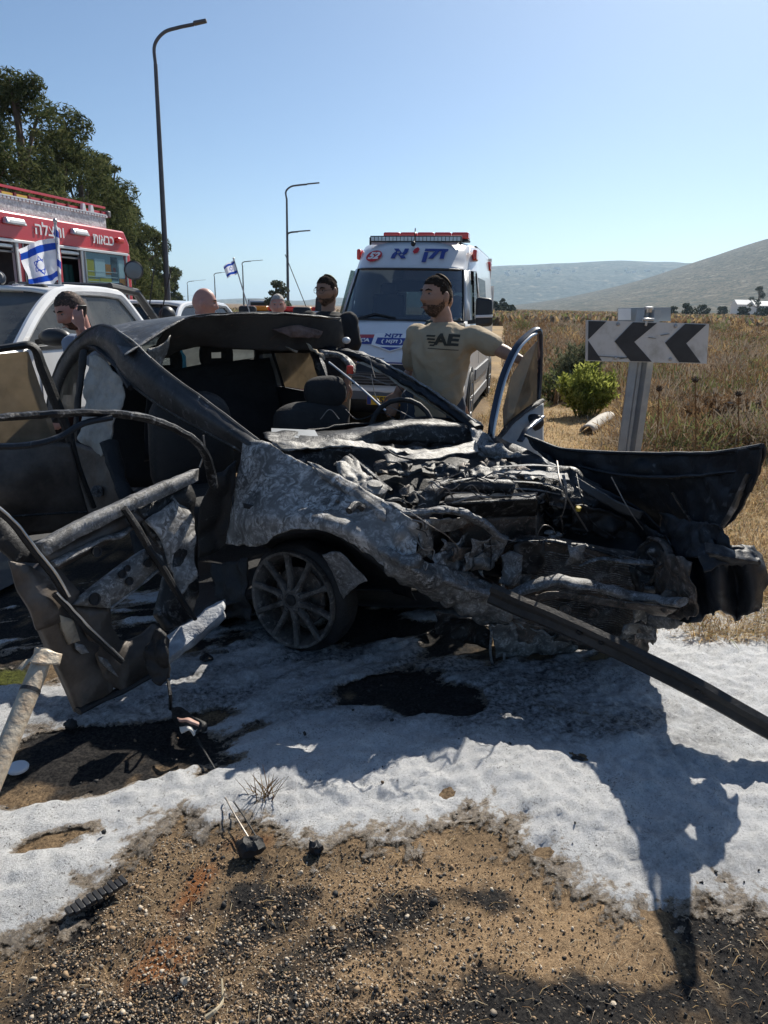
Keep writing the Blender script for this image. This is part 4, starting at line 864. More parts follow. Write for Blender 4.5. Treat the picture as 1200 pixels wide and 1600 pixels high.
for i in range(40):
    x = rnd.uniform(640, 1035); f_ = rnd.random(); yt = np.interp(x, [640, 780, 900, 1035], [800, 840, 850, 872]); yb2 = np.interp(x, [640, 780, 900, 1035], [900, 985, 1000, 985]); y = yt + (yb2 - yt) * f_ ** .9
    l = rnd.uniform(22, 75); h = rnd.uniform(14, 44); Y_ = float(np.interp(x, [640, 780, 1035], [2.86, 2.66, 2.62])) + .05 * f_ + rnd.uniform(-.03, .06); sk = rnd.uniform(-14, 14)
    if 790 < x < 1000 and 855 < y < 968: continue
    panel('crushed_scrap', [[(x, y, Y_), (x + l * .5, y + rnd.uniform(-8, 8), Y_ - .03), (x + l, y + sk, Y_)], [(x + 3, y + h * .5, Y_ - .03), (x + l * .5, y + h * .5, Y_ - rnd.uniform(.0, .05)), (x + l * .95, y + h * .6 + sk, Y_ - .02)], [(x - 4, y + h, Y_ + .02), (x + l * .6, y + h * rnd.uniform(.8, 1.1), Y_), (x + l * .9, y + h + sk, Y_ + .01)]], B[rnd.choice(['grey', 'rust', 'pale', 'soot', 'grey', 'ash'])], 15, 11, .013, 12, i + 200, .009, .004, ridge=True)
for i in range(46):
    fx_ = rnd.random(); fy_ = rnd.random(); x = 560 + 330 * fx_ + 90 * fy_; y = 715 + 25 * fx_ + 95 * fy_; Y_ = 3.5 + .15 * fx_ - .6 * fy_; l = rnd.uniform(14, 46); h = rnd.uniform(6, 20); sk = rnd.uniform(-10, 12)
    panel('burnt_fragment', [[(x, y, Y_), (x + l * .5, y - rnd.uniform(0, 9), Y_), (x + l, y + sk, Y_ + .03)], [(x + 3, y + h, Y_ - .05), (x + l * .5, y + h, Y_ - .06), (x + l, y + h + sk, Y_ - .04)]], B[rnd.choice(['soot', 'soot', 'rust', 'black', 'pale', 'grey'])], 12, 7, .022, 16, i + 400, .008, .004, ridge=True)

# cabin: pillars, roof, headliner
so_ = [(70, 660, 4.98), (82, 594, 4.92), (103, 549, 4.74), (138, 516, 4.5), (170, 510, 4.32), (204, 535, 4.12), (262, 584, 3.86), (330, 634, 3.66), (404, 690, 3.42)]
si_ = [(94, 660, 4.96), (106, 602, 4.88), (124, 565, 4.72), (148, 545, 4.5), (172, 556, 4.3), (198, 592, 4.08), (252, 634, 3.86), (322, 674, 3.64), (398, 714, 3.42)]
smid = [((p[0] + q[0]) / 2, (p[1] + q[1]) / 2, (p[2] + q[2]) / 2 - .055) for p, q in zip(so_, si_)]
B['rail'] = burnt('scorched_side_rail', soot=(.014, .014, .015), grey=(.062, .062, .064), ash=(.32, .32, .32), rust=(.075, .05, .036), k=.47, ashk=.72, scale=3, rustk=.62, metal=.3, rough=.42, bump=.2)
side_rail = panel('side_rail', [so_, smid, si_], B['rail'], 90, 12, .006, 6, 2, .003, .012)
bent('rail_outer_edge', so_, [.010, .010, .010, .011, .010, .012, .012, .012, .012], B['rail'], 7, 70, .002, 1, parent=side_rail)
bent('rail_inner_edge', si_, [.012] * 9, B['soot'], 7, 70, .003, 1, parent=side_rail)
bent('rail_drip_moulding', [(176, 512, 4.28), (206, 532, 4.10), (236, 560, 3.96)], .006, B['pale'], 6, 24, .002, 1, 4, parent=side_rail)
bent('arch_inner_rail', [(90, 645, 4.92), (100, 585, 4.85), (118, 548, 4.7), (142, 540, 4.5), (175, 565, 4.25), (205, 605, 4.02)], .02, B['black'], 8, 34, .003, .7, 3)
roof = panel('roof', [
    [(193, 556, 3.98), (235, 530, 4.12), (275, 504, 4.28), (330, 491, 4.42), (430, 490, 4.62), (533, 497, 4.90)],
    [(172, 524, 4.35), (222, 508, 4.5), (275, 496, 4.62), (340, 491, 4.8), (430, 491, 4.98), (520, 499, 5.2)],
    [(150, 514, 4.75), (205, 504, 4.9), (270, 496, 5.05), (340, 493, 5.2), (420, 494, 5.4), (505, 502, 5.6)],
    [(120, 530, 5.1), (180, 512, 5.3), (250, 504, 5.45), (325, 502, 5.6), (400, 506, 5.8), (470, 515, 6.0)]], B['roof'], 50, 28, .008, 3, 5, .002, .006)
panel('headliner', [
    [(262, 512, 4.26), (300, 497, 4.38), (360, 493, 4.50), (440, 493, 4.66), (532, 500, 4.91)],
    [(246, 535, 4.40), (300, 520, 4.46), (360, 516, 4.58), (440, 517, 4.72), (536, 520, 4.92)],
    [(238, 566, 4.60), (300, 543, 4.62), (370, 545, 4.70), (440, 548, 4.80), (538, 542, 4.96)]], B['liner'], 44, 18, .008, 5, 6, .003, .006)
bent('torn_roof_edge', [(196, 554, 3.97), (235, 529, 4.11), (275, 504, 4.27), (300, 496, 4.36), (350, 491, 4.45), (440, 490, 4.63), (505, 495, 4.82), (534, 500, 4.92)], [.008, .012, .010, .006, .007, .006, .009, .006], B['pale'], 6, 60, .006, .6, 6, rag=.005)
panel('torn_headliner_strip', [[(228, 545, 4.05), (250, 540, 4.12), (268, 525, 4.2)], [(236, 575, 4.08), (250, 572, 4.14), (258, 560, 4.2)], [(240, 600, 4.05), (246, 596, 4.1), (250, 585, 4.12)]], B['grey'], 14, 14, .012, 9, 7, .006, .004)
panel('visor_recess', [[(425, 514, 4.66), (465, 508, 4.7), (505, 518, 4.80)], [(440, 520, 4.66), (470, 518, 4.70), (503, 524, 4.79)], [(455, 528, 4.68), (480, 528, 4.72), (498, 528, 4.78)]], mat('melted_visor', (.06, .035, .03), .6, c2=(.17, .11, .09), scale=14, bump=.5, bscale=40), 20, 10, .008, 16, 4, .005, .004)
panel('torn_cream_scrap', [[(478, 536, 4.7), (490, 545, 4.66), (510, 556, 4.66)], [(482, 546, 4.68), (496, 553, 4.64), (508, 562, 4.64)]], B['trim'], 14, 6, .02, 18, 3, .008, .004, ridge=True)
panel('torn_cream_scrap', [[(446, 541, 4.66), (456, 545, 4.64), (466, 548, 4.64)], [(450, 545, 4.66), (458, 549, 4.64), (464, 551, 4.64)]], B['trim'], 8, 4, .01, 18, 8, .004, .003)
part('mirror_stub', MB().ball(P(541, 532, 4.90), (.028, .022, .022), 12, 8), M['white'], smooth=60)
bent('far_windscreen_pillar', [(508, 546, 4.92), (560, 556, 4.78), (620, 586, 4.52), (680, 622, 4.28), (748, 670, 4.02)], [.045, .055, .058, .056, .05], B['hood'], 10, 44, .006, .5, 4, rag=.004)
bent('pillar_flaked_edge', [(540, 547, 4.8), (585, 560, 4.66), (630, 583, 4.46), (690, 620, 4.22), (746, 660, 3.99)], [.006, .012, .010, .012, .006], B['pale'], 6, 60, .007, .5, 9, rag=.006)
bent('pillar_cream_trim', [(548, 566, 4.74), (580, 574, 4.62), (610, 590, 4.50), (650, 618, 4.34), (690, 645, 4.2), (716, 660, 4.1)], [.012, .022, .022, .014, .012, .006], B['trim'], 6, 40, .01, .4, 5, rag=.005)
bent('pillar_duct', [(500, 552, 4.7), (530, 556, 4.65), (550, 572, 4.55), (548, 582, 4.5)], .022, B['grey'], 8, 20, .004)
bent('loose_rod', [(514, 566, 4.5), (560, 603, 4.3), (603, 642, 4.1)], .007, M['alu'], 7, 8, 0)
part('red_connector', MB().box(P(547, 578, 4.5), (.04, .04, .05)), M['redlens'], bevel=.006)
# rear glass, quarter glass, airbag, inner panels
def quad(name, a, m, parent=None, th=.005, n=1):
    p = pp(a); nn = (p[1] - p[0]).cross(p[2] - p[0]).normalized() * th
    return part(name, MB().prism(p, nn), m, parent)
quad('rear_side_window', [(88, 640, 4.9), (100, 575, 4.84), (118, 548, 4.74), (128, 547, 4.66), (119, 640, 4.6)], M['glass_scorched'])
bent('window_divider', [(133, 542, 4.58), (126, 590, 4.55), (120, 645, 4.52), (122, 700, 4.5)], .032, B['black'], 8, 20, .002, .5)
panel('curtain_airbag', [[(139, 556, 4.50), (155, 556, 4.44), (172, 572, 4.34), (188, 590, 4.26)], [(134, 600, 4.50), (152, 604, 4.40), (174, 612, 4.30), (196, 616, 4.2)], [(129, 645, 4.48), (150, 645, 4.36), (172, 640, 4.26), (193, 640, 4.18)], [(121, 684, 4.46), (140, 690, 4.36), (162, 686, 4.28), (180, 660, 4.2)], [(136, 698, 4.42), (150, 708, 4.36), (160, 713, 4.3), (168, 704, 4.27)]], B['airbag'], 36, 40, .022, 9, 9, .010, .006)
panel('quarter_inner_panel', [[(112, 690, 4.5), (150, 700, 4.35), (180, 705, 4.2)], [(118, 750, 4.46), (150, 760, 4.3), (185, 762, 4.15)], [(130, 800, 4.4), (165, 815, 4.25), (200, 820, 4.1)]], B['brown'], 16, 16, .012, 6, 10, .003, .006)
part('belt_reel', MB().lathe(P(151, 768, 4.22), (.1, -1, .1), [(-.02, .034), (0, .036), (.004, .03), (.002, .012), (.008, .01), (.008, .001)], 20).jitter(.004, 30, 2), B['pale'], smooth=40)
bent('centre_pillar', [(170, 690, 4.2), (185, 740, 4.1), (205, 800, 3.95), (230, 880, 3.85)], .045, B['black'], 8, 20, .006, .6)
panel('rear_floor_blocker', [[(90, 840, 4.9), (300, 800, 5.3), (520, 740, 5.6)], [(200, 900, 4.2), (380, 860, 4.3), (640, 800, 4.6)], [(255, 1000, 3.3), (380, 940, 3.3), (700, 920, 3.3)]], B['black'], 20, 14, .02, 4, 12, 0, .01)  # black sheet added to block light through the cabin floor
panel('rear_seat_back', [[(236, 592, 4.95), (300, 578, 5.15), (360, 572, 5.3), (425, 562, 5.5)], [(228, 640, 4.85), (300, 630, 5.0), (370, 625, 5.15), (430, 620, 5.35)], [(225, 720, 4.7), (300, 710, 4.85), (380, 700, 5.0), (440, 680, 5.2)]], B['seat'], 24, 16, .02, 4, 15, 0, .10)
for (x, y, Y_, w, h) in ((256, 565, 5.02, .25, .20), (338, 555, 5.25, .24, .19)):
    hb = MB(); c = P(x, y, Y_); d = Vector((.73, .68, 0))
    ring = []
    for j in range(22):
        a = 2 * math.pi * j / 22; ca, sa = math.cos(a), math.sin(a); sg = lambda v: math.copysign(abs(v) ** .6, v)
        ctr = c + d * (sg(ca) * w * .36) + Vector((0, 0, sg(sa) * h * .34)); rad_ = d * ca + Vector((0, 0, sa)); nn = d.cross(Vector((0, 0, 1)))
        ring.append([ctr + rad_ * (.045 * math.cos(b)) + nn * (.04 * math.sin(b)) for b in [2 * math.pi * q / 8 for q in range(8)]])
    ring.append(ring[0])
    part('rear_headrest', hb.loft(ring, cap=False), B['seat'], smooth=60)
panel('parcel_shelf', [[(240, 590, 5.1), (330, 575, 5.4), (430, 560, 5.7)], [(200, 585, 5.5), (290, 572, 5.9), (390, 560, 6.2)]], B['black'], 12, 6, .01, 4, 16, 0, .02)
panel('rear_bulkhead', [[(150, 560, 5.2), (250, 586, 5.35), (330, 575, 5.6), (450, 562, 5.9)], [(140, 760, 5.0), (250, 760, 5.2), (350, 740, 5.5), (470, 720, 5.8)]], B['black'], 14, 10, .01, 4, 18, 0, .01)
quad('rear_window', [(215, 590, 5.5), (225, 520, 5.2), (400, 515, 5.7), (420, 560, 6.0)], M['glass_dusty'])
bp_ = P(283, 566, 5.15)
part('water_bottle', MB().lathe(bp_ - Vector((0, 0, .07)), (0, 0, 1), [(0, .03), (.01, .034), (.11, .034), (.14, .014), (.16, .013), (.16, .001)], 14), glass('blue_bottle', (.25, .65, .85), .9, (.3, .6, .8), .3), smooth=40)
# far side inner wall with its windows
quad('far_rear_window', [(414, 600, 5.45), (411, 550, 5.5), (426, 548, 5.45), (440, 602, 5.3)], M['glass_dusty'])
quad('far_door_window', [(444, 604, 5.28), (428, 548, 5.42), (488, 548, 5.15), (504, 612, 4.95)], M['glass_scorched'])
bent('far_window_divider', [(424, 545, 5.44), (434, 575, 5.36), (444, 606, 5.28)], .012, B['black'], 7, 12, 0)
bent('far_roof_rail', [(404, 548, 5.55), (450, 545, 5.32), (510, 545, 5.0)], .03, B['black'], 8, 16, .003)
bent('far_rear_pillar', [(404, 546, 5.55), (406, 580, 5.5), (414, 612, 5.42)], .035, B['black'], 8, 14, .003)
bent('far_centre_pillar', [(490, 546, 5.12), (502, 580, 5.02), (516, 625, 4.9), (530, 680, 4.8)], .035, B['soot'], 8, 16, .003)
panel('far_door_inner', [[(408, 600, 5.45), (450, 606, 5.25), (512, 618, 4.95)], [(420, 640, 5.4), (460, 650, 5.2), (530, 660, 4.9)], [(440, 720, 5.3), (480, 720, 5.1), (550, 720, 4.85)]], B['black'], 14, 10, .01, 4, 20, 0, .02)
# front seat on the far side
def seatblock(name, x, y, Y_, sx, sy, sz, ang, m, parent=None, pw=.55):
    c = P(x, y, Y_); rt = Matrix.Rotation(ang, 3, 'Z'); rows_ = []
    sg = lambda v, p=pw: math.copysign(abs(v) ** p, v)
    for i in range(13):
        th = math.pi * i / 12; row = []
        for j in range(24):
            a = 2 * math.pi * j / 24
            row.append(c + rt @ Vector((sx * sg(math.sin(th)) * sg(math.cos(a)), sy * sg(math.sin(th)) * sg(math.sin(a)), sz * sg(math.cos(th)))))
        rows_.append(row)
    return part(name, MB().grid(rows_, closed=True).jitter(.010, 7, x), m, parent, smooth=70)
st = seatblock('front_seat', 488, 668, 4.35, .24, .09, .15, R(35), B['seat'])
seatblock('headrest', 508, 612, 4.38, .135, .06, .092, R(25), B['seat'], st, .75)
for x in (488, 519): part('headrest_post', MB().cyl(P(x - 2, 645, 4.36), P(x, 622, 4.38), .012, 8), B['pale'], st)
seatblock('dark_seat_block', 300, 700, 4.2, .24, .10, .32, R(35), B['black'])  # black seat shape added so the near side of the cabin stays dark
seatblock('dark_seat_base_block', 330, 790, 3.95, .26, .24, .10, R(35), B['black'])  # added black block, darkens the cabin below the seat shape
sw = MB(); c = P(628, 672, 4.02); ring = []
for j in range(20):
    a = 2 * math.pi * j / 19; ring.append(c + Vector((.17 * math.cos(a), .05 * math.sin(a), .16 * math.sin(a))))
part('steering_wheel', sw.tube(ring, .014, 8), B['black'], smooth=60)
panel('dashboard', [[(420, 680, 3.75), (520, 668, 3.95), (620, 655, 4.1), (735, 655, 4.2)], [(425, 690, 3.9), (520, 690, 4.1), (620, 680, 4.25), (720, 670, 4.35)], [(440, 730, 3.9), (520, 730, 4.1), (620, 720, 4.25), (720, 710, 4.35)]], B['black'], 30, 14, .03, 6, 22, .008, .01)
part('white_card', MB().hexa(pp([(424, 684, 3.60), (500, 688, 3.62), (492, 675, 3.75), (424, 672, 3.75), (424, 682, 3.60), (500, 686, 3.62), (492, 672, 3.75), (424, 669, 3.75)])), B['door_card'])

# far front door, open
bent('far_door_frame', [(766, 690, 4.05), (772, 650, 4.08), (786, 590, 4.16), (806, 545, 4.26), (825, 524, 4.34), (841, 515, 4.40), (844, 535, 4.42), (843, 590, 4.43), (839, 640, 4.42)], [.022, .024, .024, .024, .022, .02, .02, .02, .02], B['navy'], 8, 60, .0, .7)
bent('frame_seal', [(770, 690, 4.0), (776, 650, 4.03), (790, 592, 4.11), (809, 549, 4.21), (827, 528, 4.29), (838, 521, 4.36)], .008, M['alu'], 6, 40)
quad('far_front_window', [(788, 690, 4.1), (786, 640, 4.14), (798, 590, 4.2), (818, 556, 4.3), (840, 532, 4.40), (839, 630, 4.41), (812, 650, 4.3)], M['glass_scorched'])
fdp = panel('far_door_panel', [[(778, 684, 4.08), (800, 660, 4.18), (820, 645, 4.28), (846, 630, 4.40)], [(778, 700, 4.05), (806, 680, 4.15), (826, 668, 4.25), (846, 660, 4.38)], [(785, 712, 4.03), (810, 705, 4.1), (828, 700, 4.2), (846, 695, 4.36)], [(800, 760, 4.03), (815, 755, 4.1), (830, 750, 4.2), (846, 745, 4.36)]], B['door_card'], 24, 22, .006, 5, 24, .002, .03)
bent('door_sill_trim', [(776, 688, 4.03), (800, 660, 4.13), (824, 640, 4.24), (848, 626, 4.36)], .016, B['black'], 8, 24, .002, .7, parent=fdp)
bent('door_pocket', [(812, 690, 4.05), (822, 672, 4.1), (846, 652, 4.3)], .02, B['navy'], 8, 16, .002, .6, parent=fdp)
part('speaker', MB().ball(P(834, 660, 4.27), (.06, .03, .05), 16, 10), B['black'], fdp, smooth=60)

# near front door, torn open and hanging
DA, DB, DC = P(60, 850, 2.50), P(300, 735, 3.16), P(125, 1112, 2.44)
DN = (DB - DA).cross(DC - DA).normalized()
if DN.dot(CAM - DA) < 0: DN = -DN
def dq(x, y, off=0.0): return plane_at(x, y, DA, DB, DC, off)
door = None
def dpanel(name, pts, m, th=.03, off=0.0, jit=.006, seed=1, sub=2, rag=.0):
    a = [dq(x, y, off) for x, y in pts]; n_ = len(a); dense = []
    for i in range(n_):
        for q in range(6): dense.append(a[i].lerp(a[(i + 1) % n_], q / 6))
    bm = bmesh.new(); vs_ = [bm.verts.new(p) for p in dense]; f_ = bm.faces.new(vs_); bm.normal_update()
    bmesh.ops.triangulate(bm, faces=[f_]); bmesh.ops.subdivide_edges(bm, edges=bm.edges[:], cuts=1)
    o_ = Vector((seed * 2.1, seed, 0))
    for v in bm.verts: v.co = v.co + DN * (jit * 1.5 * mnoise.noise(v.co * 9 + o_)) + mnoise.noise_vector(v.co * 22 + o_) * rag
    mb = MB(); bm.verts.index_update(); mb.add([v.co.copy() for v in bm.verts], [tuple(v.index for v in f.verts) for f in bm.faces]); bm.free()
    return part(name, mb, m, door, smooth=30, solid=th)
def dbar(name, pts, r, m, off=0.0, flat=.6, amp=.003, seed=1, n=8):
    c = crom([dq(x, y, off) for x, y in pts], 30); o_ = Vector((seed, seed * 2, 0)); c = [p + mnoise.noise_vector(p * 9 + o_) * amp for p in c]
    rr2 = r if not isinstance(r, (list, tuple)) else [np.interp(i / 29, np.linspace(0, 1, len(r)), r) for i in range(30)]
    return part(name, MB().tube(c, rr2, n, flat=flat).jitter(.002, 20, seed), m, door, smooth=40)
door = dpanel('front_door', [(36, 905), (72, 870), (92, 895), (118, 925), (112, 945), (140, 985), (190, 1042), (165, 1080), (122, 1113), (98, 1060), (62, 985)], B['brown'], .05, -.02, .012, 3)
dpanel('door_top_beam', [(58, 850), (120, 815), (190, 782), (250, 755), (305, 733), (303, 752), (255, 775), (200, 798), (130, 835), (66, 868)], B['pale'], .05, .02, .004, 1, rag=.003)
dpanel('door_upper_panel', [(66, 868), (130, 835), (205, 798), (222, 812), (205, 828), (150, 858), (90, 890)], B['brown'], .02, 0, .006, 2)
dbar('door_rib', [(82, 882), (120, 862), (155, 845), (185, 838), (205, 824)], [.022, .02, .016, .02, .012], B['pale'], .02, .6, .006, 4)
dpanel('door_mid_beam', [(112, 946), (150, 912), (195, 878), (228, 858), (250, 868), (256, 884), (236, 898), (200, 925), (170, 950)], B['grey'], .03, .01, .006, 5, rag=.003)
dbar('door_beam_flange', [(172, 950), (205, 925), (238, 898), (256, 884)], .010, B['pale'], .02, .6)
dpanel('door_lower_panel', [(112, 946), (170, 950), (170, 975), (185, 1000), (200, 1002), (222, 992), (240, 975), (262, 1000), (256, 1042), (190, 1082), (160, 1060), (135, 1000)], B['brown'], .03, -.005, .010, 6)
dpanel('charred_door_edge', [(215, 795), (260, 768), (292, 752), (300, 800), (304, 860), (312, 930), (300, 965), (262, 985), (245, 960), (258, 900), (262, 870), (235, 835)], B['soot'], .035, -.02, .03, 7, rag=.006)
dpanel('burnt_door_skin', [(230, 812), (285, 770), (300, 810), (306, 900), (280, 930), (262, 880)], B['ash'], .01, .015, .03, 8, rag=.01)
dbar('door_shut_bar', [(193, 793), (212, 822), (235, 860), (258, 895), (282, 935), (304, 968)], [.022, .026, .026, .026, .024, .016], B['black'], .05, .6, .002)
dbar('door_seal', [(-20, 780), (20, 818), (55, 862), (85, 905), (106, 935)], .012, B['black'], .05, 1)
dbar('door_seal', [(84, 928), (110, 955), (150, 998), (192, 1034)], .010, B['black'], .05, 1)
dbar('seal_edge', [(-14, 782), (26, 818), (60, 860), (90, 902), (108, 932)], .005, M['alu'], .062, 1)
dbar('seal_edge', [(88, 926), (114, 952), (154, 994), (192, 1030)], .004, M['alu'], .062, 1)
dpanel('door_skin_flap', [(-10, 800), (30, 835), (62, 880), (20, 878), (-10, 850)], B['black'], .02, 0, .01, 9)
dpanel('door_skin_flap', [(14, 876), (45, 884), (75, 905), (108, 965), (60, 985), (30, 925)], B['brown'], .02, .02, .02, 10)
dbar('door_bottom_beam', [(122, 1112), (165, 1090), (210, 1068), (258, 1040)], .022, B['black'], .0, .6)
dpanel('door_latch', [(92, 960), (112, 968), (126, 1000), (112, 1006), (98, 985)], B['trim'], .02, .03, .02, 11, rag=.006)
dpanel('flaked_paint_patch', [(118, 1004), (132, 1008), (140, 1020), (130, 1022), (120, 1014)], B['pale'], .008, .03, .01, 12, rag=.003)
dpanel('flaked_paint_patch', [(152, 1024), (166, 1030), (178, 1048), (186, 1058), (168, 1046), (156, 1034)], B['pale'], .008, .03, .01, 13, rag=.003)
for (x, y, r_) in ((152, 862, 6), (192, 897, 5), (203, 908, 5), (149, 936, 7), (232, 880, 5), (200, 888, 4)):
    c = dq(x, y, .042); part('bolt_hole', MB().lathe(c, DN, [(-.03, .001), (-.02, r_ * .0022), (0, r_ * .0026), (.001, r_ * .0034), (-.004, r_ * .0036)], 12), B['black'], door)
panel('melted_lock', [[(232, 1008, 2.56), (246, 984, 2.56), (258, 992, 2.55)], [(228, 1030, 2.55), (244, 1025, 2.52), (262, 1030, 2.53)], [(246, 1062, 2.53), (256, 1066, 2.52), (264, 1060, 2.52)]], B['black'], 16, 18, .03, 14, 26, .01, .02, door)
bent('dangling_wire', [(262, 1062, 2.50), (268, 1085, 2.50), (266, 1105, 2.50)], .004, B['black'], 5, 12, .003, parent=door)
bent('front_door_window_frame', [(-30, 655, 2.5), (60, 648, 2.62), (150, 645, 2.74), (225, 653, 2.86), (285, 676, 2.98), (320, 708, 3.08), (334, 760, 3.18)], [.018, .018, .018, .020, .021, .022, .024], B['soot'], 8, 70, .0, .8, 8, rag=.0035)
bent('window_channel', [(-30, 698, 2.46), (40, 696, 2.56), (90, 684, 2.64), (130, 662, 2.70), (175, 652, 2.76)], .015, B['hood'], 8, 40, 0, .8)
bent('mirror_wire', [(318, 680, 3.1), (320, 705, 3.1), (312, 730, 3.1)], .004, B['wire'], 5, 12, 0)
# rear door swung open beside it
bent('rear_door_frame', [(-40, 552, 3.75), (20, 542, 3.80), (52, 542, 3.84), (66, 575, 3.88), (84, 620, 3.92), (104, 670, 3.96), (122, 730, 4.0), (146, 792, 4.05)], [.03, .034, .038, .05, .052, .045, .035, .03], B['black'], 8, 50, 0, .55)
quad('rear_door_window', [(-40, 700, 3.72), (-40, 556, 3.75), (44, 549, 3.84), (92, 690, 3.94)], M['glass_scorched'])
panel('rear_door_panel', [[(-60, 700, 3.66), (20, 694, 3.74), (70, 690, 3.85), (108, 692, 3.95)], [(-60, 750, 3.58), (20, 745, 3.68), (70, 742, 3.80), (120, 745, 3.96)], [(-60, 790, 3.58), (20, 790, 3.68), (75, 788, 3.82), (132, 788, 3.98)], [(-60, 840, 3.66), (20, 836, 3.76), (80, 830, 3.88), (146, 826, 4.02)]], B['brown'], 30, 20, .006, 4, 28, .002, .03)
bent('rear_door_moulding', [(-50, 812, 3.55), (30, 806, 3.66), (90, 802, 3.8), (135, 800, 3.94)], .007, B['soot'], 6, 20, 0)
# sill, flaps beside the wheel
panel('sill', [[(240, 1010, 2.95), (300, 970, 3.08), (352, 938, 3.22)], [(262, 1026, 2.86), (310, 988, 3.0), (350, 952, 3.12)], [(262, 1036, 2.90), (312, 998, 3.04), (350, 964, 3.16)]], mat('foam_coated_sill', (.55, .57, .60), .7, c2=(.25, .26, .28), scale=9, bump=.5, bscale=50), 24, 10, .012, 9, 30, .006, .02)
panel('sill_side', [[(330, 880, 3.5), (360, 878, 3.42), (385, 870, 3.36)], [(335, 930, 3.4), (362, 925, 3.35), (386, 925, 3.3)], [(345, 965, 3.34), (372, 965, 3.3), (392, 970, 3.26)]], B['black'], 18, 16, .03, 9, 34, .01, .01, ridge=True)
panel('hinge_panel', [[(335, 740, 3.3), (356, 735, 3.32), (372, 720, 3.38)], [(310, 800, 3.3), (340, 800, 3.34), (360, 800, 3.34)], [(310, 870, 3.3), (338, 860, 3.36), (354, 852, 3.36)]], B['black'], 16, 18, .03, 7, 36, .006, .008)
panel('floor_blocker', [[(300, 905, 4.4), (520, 880, 4.4), (800, 850, 4.2), (1000, 840, 3.6)], [(330, 960, 3.4), (520, 950, 3.5), (750, 950, 3.2), (980, 940, 2.95)]], B['black'], 24, 10, .03, 4, 38, 0, .01)  # black underbody sheet added to keep light from passing under the car
panel('far_sill', [[(420, 720, 5.3), (560, 720, 4.85), (700, 715, 4.4), (780, 720, 4.05)], [(420, 790, 5.3), (560, 800, 4.85), (700, 820, 4.4), (800, 830, 3.9)]], B['black'], 16, 8, .01, 4, 40, 0, .02)

# ------------------------------------------------------------------ steel beam and pipe
bm_ = thing('guardrail_beam', 'long dark scorched steel beam leaning from the crushed bumper down onto the foam', 'steel beam', G(1000, 1030))
A0, A1 = P(768, 925, 2.50), G(1290, 1185, .06)
dd = (A1 - A0).normalized(); upv = Vector((0, -.55, .83)); sdv = dd.cross(upv).normalized(); upv = sdv.cross(dd)
if sdv.dot(CAM - A0) < 0: sdv = -sdv
prof = [(-.052, 0), (-.05, .024), (-.03, .030), (-.012, .012), (.012, .012), (.03, .030), (.05, .024), (.052, 0), (.046, -.004), (.03, .018), (.012, .002), (-.012, .002), (-.03, .018), (-.046, -.004)]
rg = []
for i in range(40):
    f = i / 39; c = A0.lerp(A1, f) + Vector((0, 0, .035 * math.sin(f * math.pi))) 
    tw = .25 * (f - .5); rg.append([c + (upv * math.cos(tw) + sdv * math.sin(tw)) * a + (sdv * math.cos(tw) - upv * math.sin(tw)) * b_ for a, b_ in prof])
mb = MB().loft(rg).jitter(.004, 7, 2)
bmm = burnt('sooty_beam_steel', soot=(.028, .026, .025), grey=(.06, .055, .050), ash=(.25, .24, .23), rust=(.075, .055, .042), k=.5, ashk=.80, scale=4, rustk=.58, metal=.25, rough=.6)
rail = mb.build('rail', bmm, bm_, world=True, smooth=40)
for f in (.30, .37, .66, .90):
    c = A0.lerp(A1, f) + Vector((0, 0, .035 * math.sin(f * math.pi))) + sdv * .016
    MB().lathe(c, sdv, [(-.004, .011), (.004, .012), (.006, .009), (.002, .001)], 12).build('bolt_hole', B['black'], bm_, world=True)
pipe = thing('metal_pipe', 'rusty pale galvanised pipe with torn clamp leaning on the wrecked door', 'pipe', G(-95, 1425))
p0, p1 = P(72, 1018, 2.2), G(-95, 1425, -.02)
pm = mat('rusty_galvanised_pipe', (.50, .43, .33), .55, .15, c2=(.34, .23, .14), scale=14, bump=.25, bscale=60, lo=.45, hi=.75, dist=1)
MB().tube(crom([p0, p0.lerp(p1, .5), p1], 24), .030, 18).build('tube', pm, pipe, world=True, smooth=50)
MB().lathe(p0.lerp(p1, .17), (p1 - p0), [(0, .0315), (.012, .0315), (.012, .029)], 18).build('ring', M['black'], pipe, world=True)
dv = (p1 - p0).normalized(); sv = dv.cross(Vector((0, -1, .4))).normalized()
MB().grid(sheet([[p0 - sv * .055 + dv * .0, p0 + Vector((0, -.03, .015)) - dv * .01, p0 + sv * .035 - dv * .005], [p0 - sv * .060 + dv * .04, p0 + Vector((0, -.034, .02)) + dv * .05, p0 + sv * .04 + dv * .04]], 14, 8, .006, 20, 2, .006)).build('clamp', pm, pipe, world=True, smooth=40, solid=.004)
MB().grid(sheet([[p0 + sv * .03 + dv * .03, p0 + sv * .05 + dv * .035], [p0 + sv * .05 + dv * .075, p0 + sv * .068 + dv * .07]], 8, 8, .006, 20, 4, .004)).build('clamp_tab', pm, pipe, world=True, smooth=40, solid=.004)
P = _P
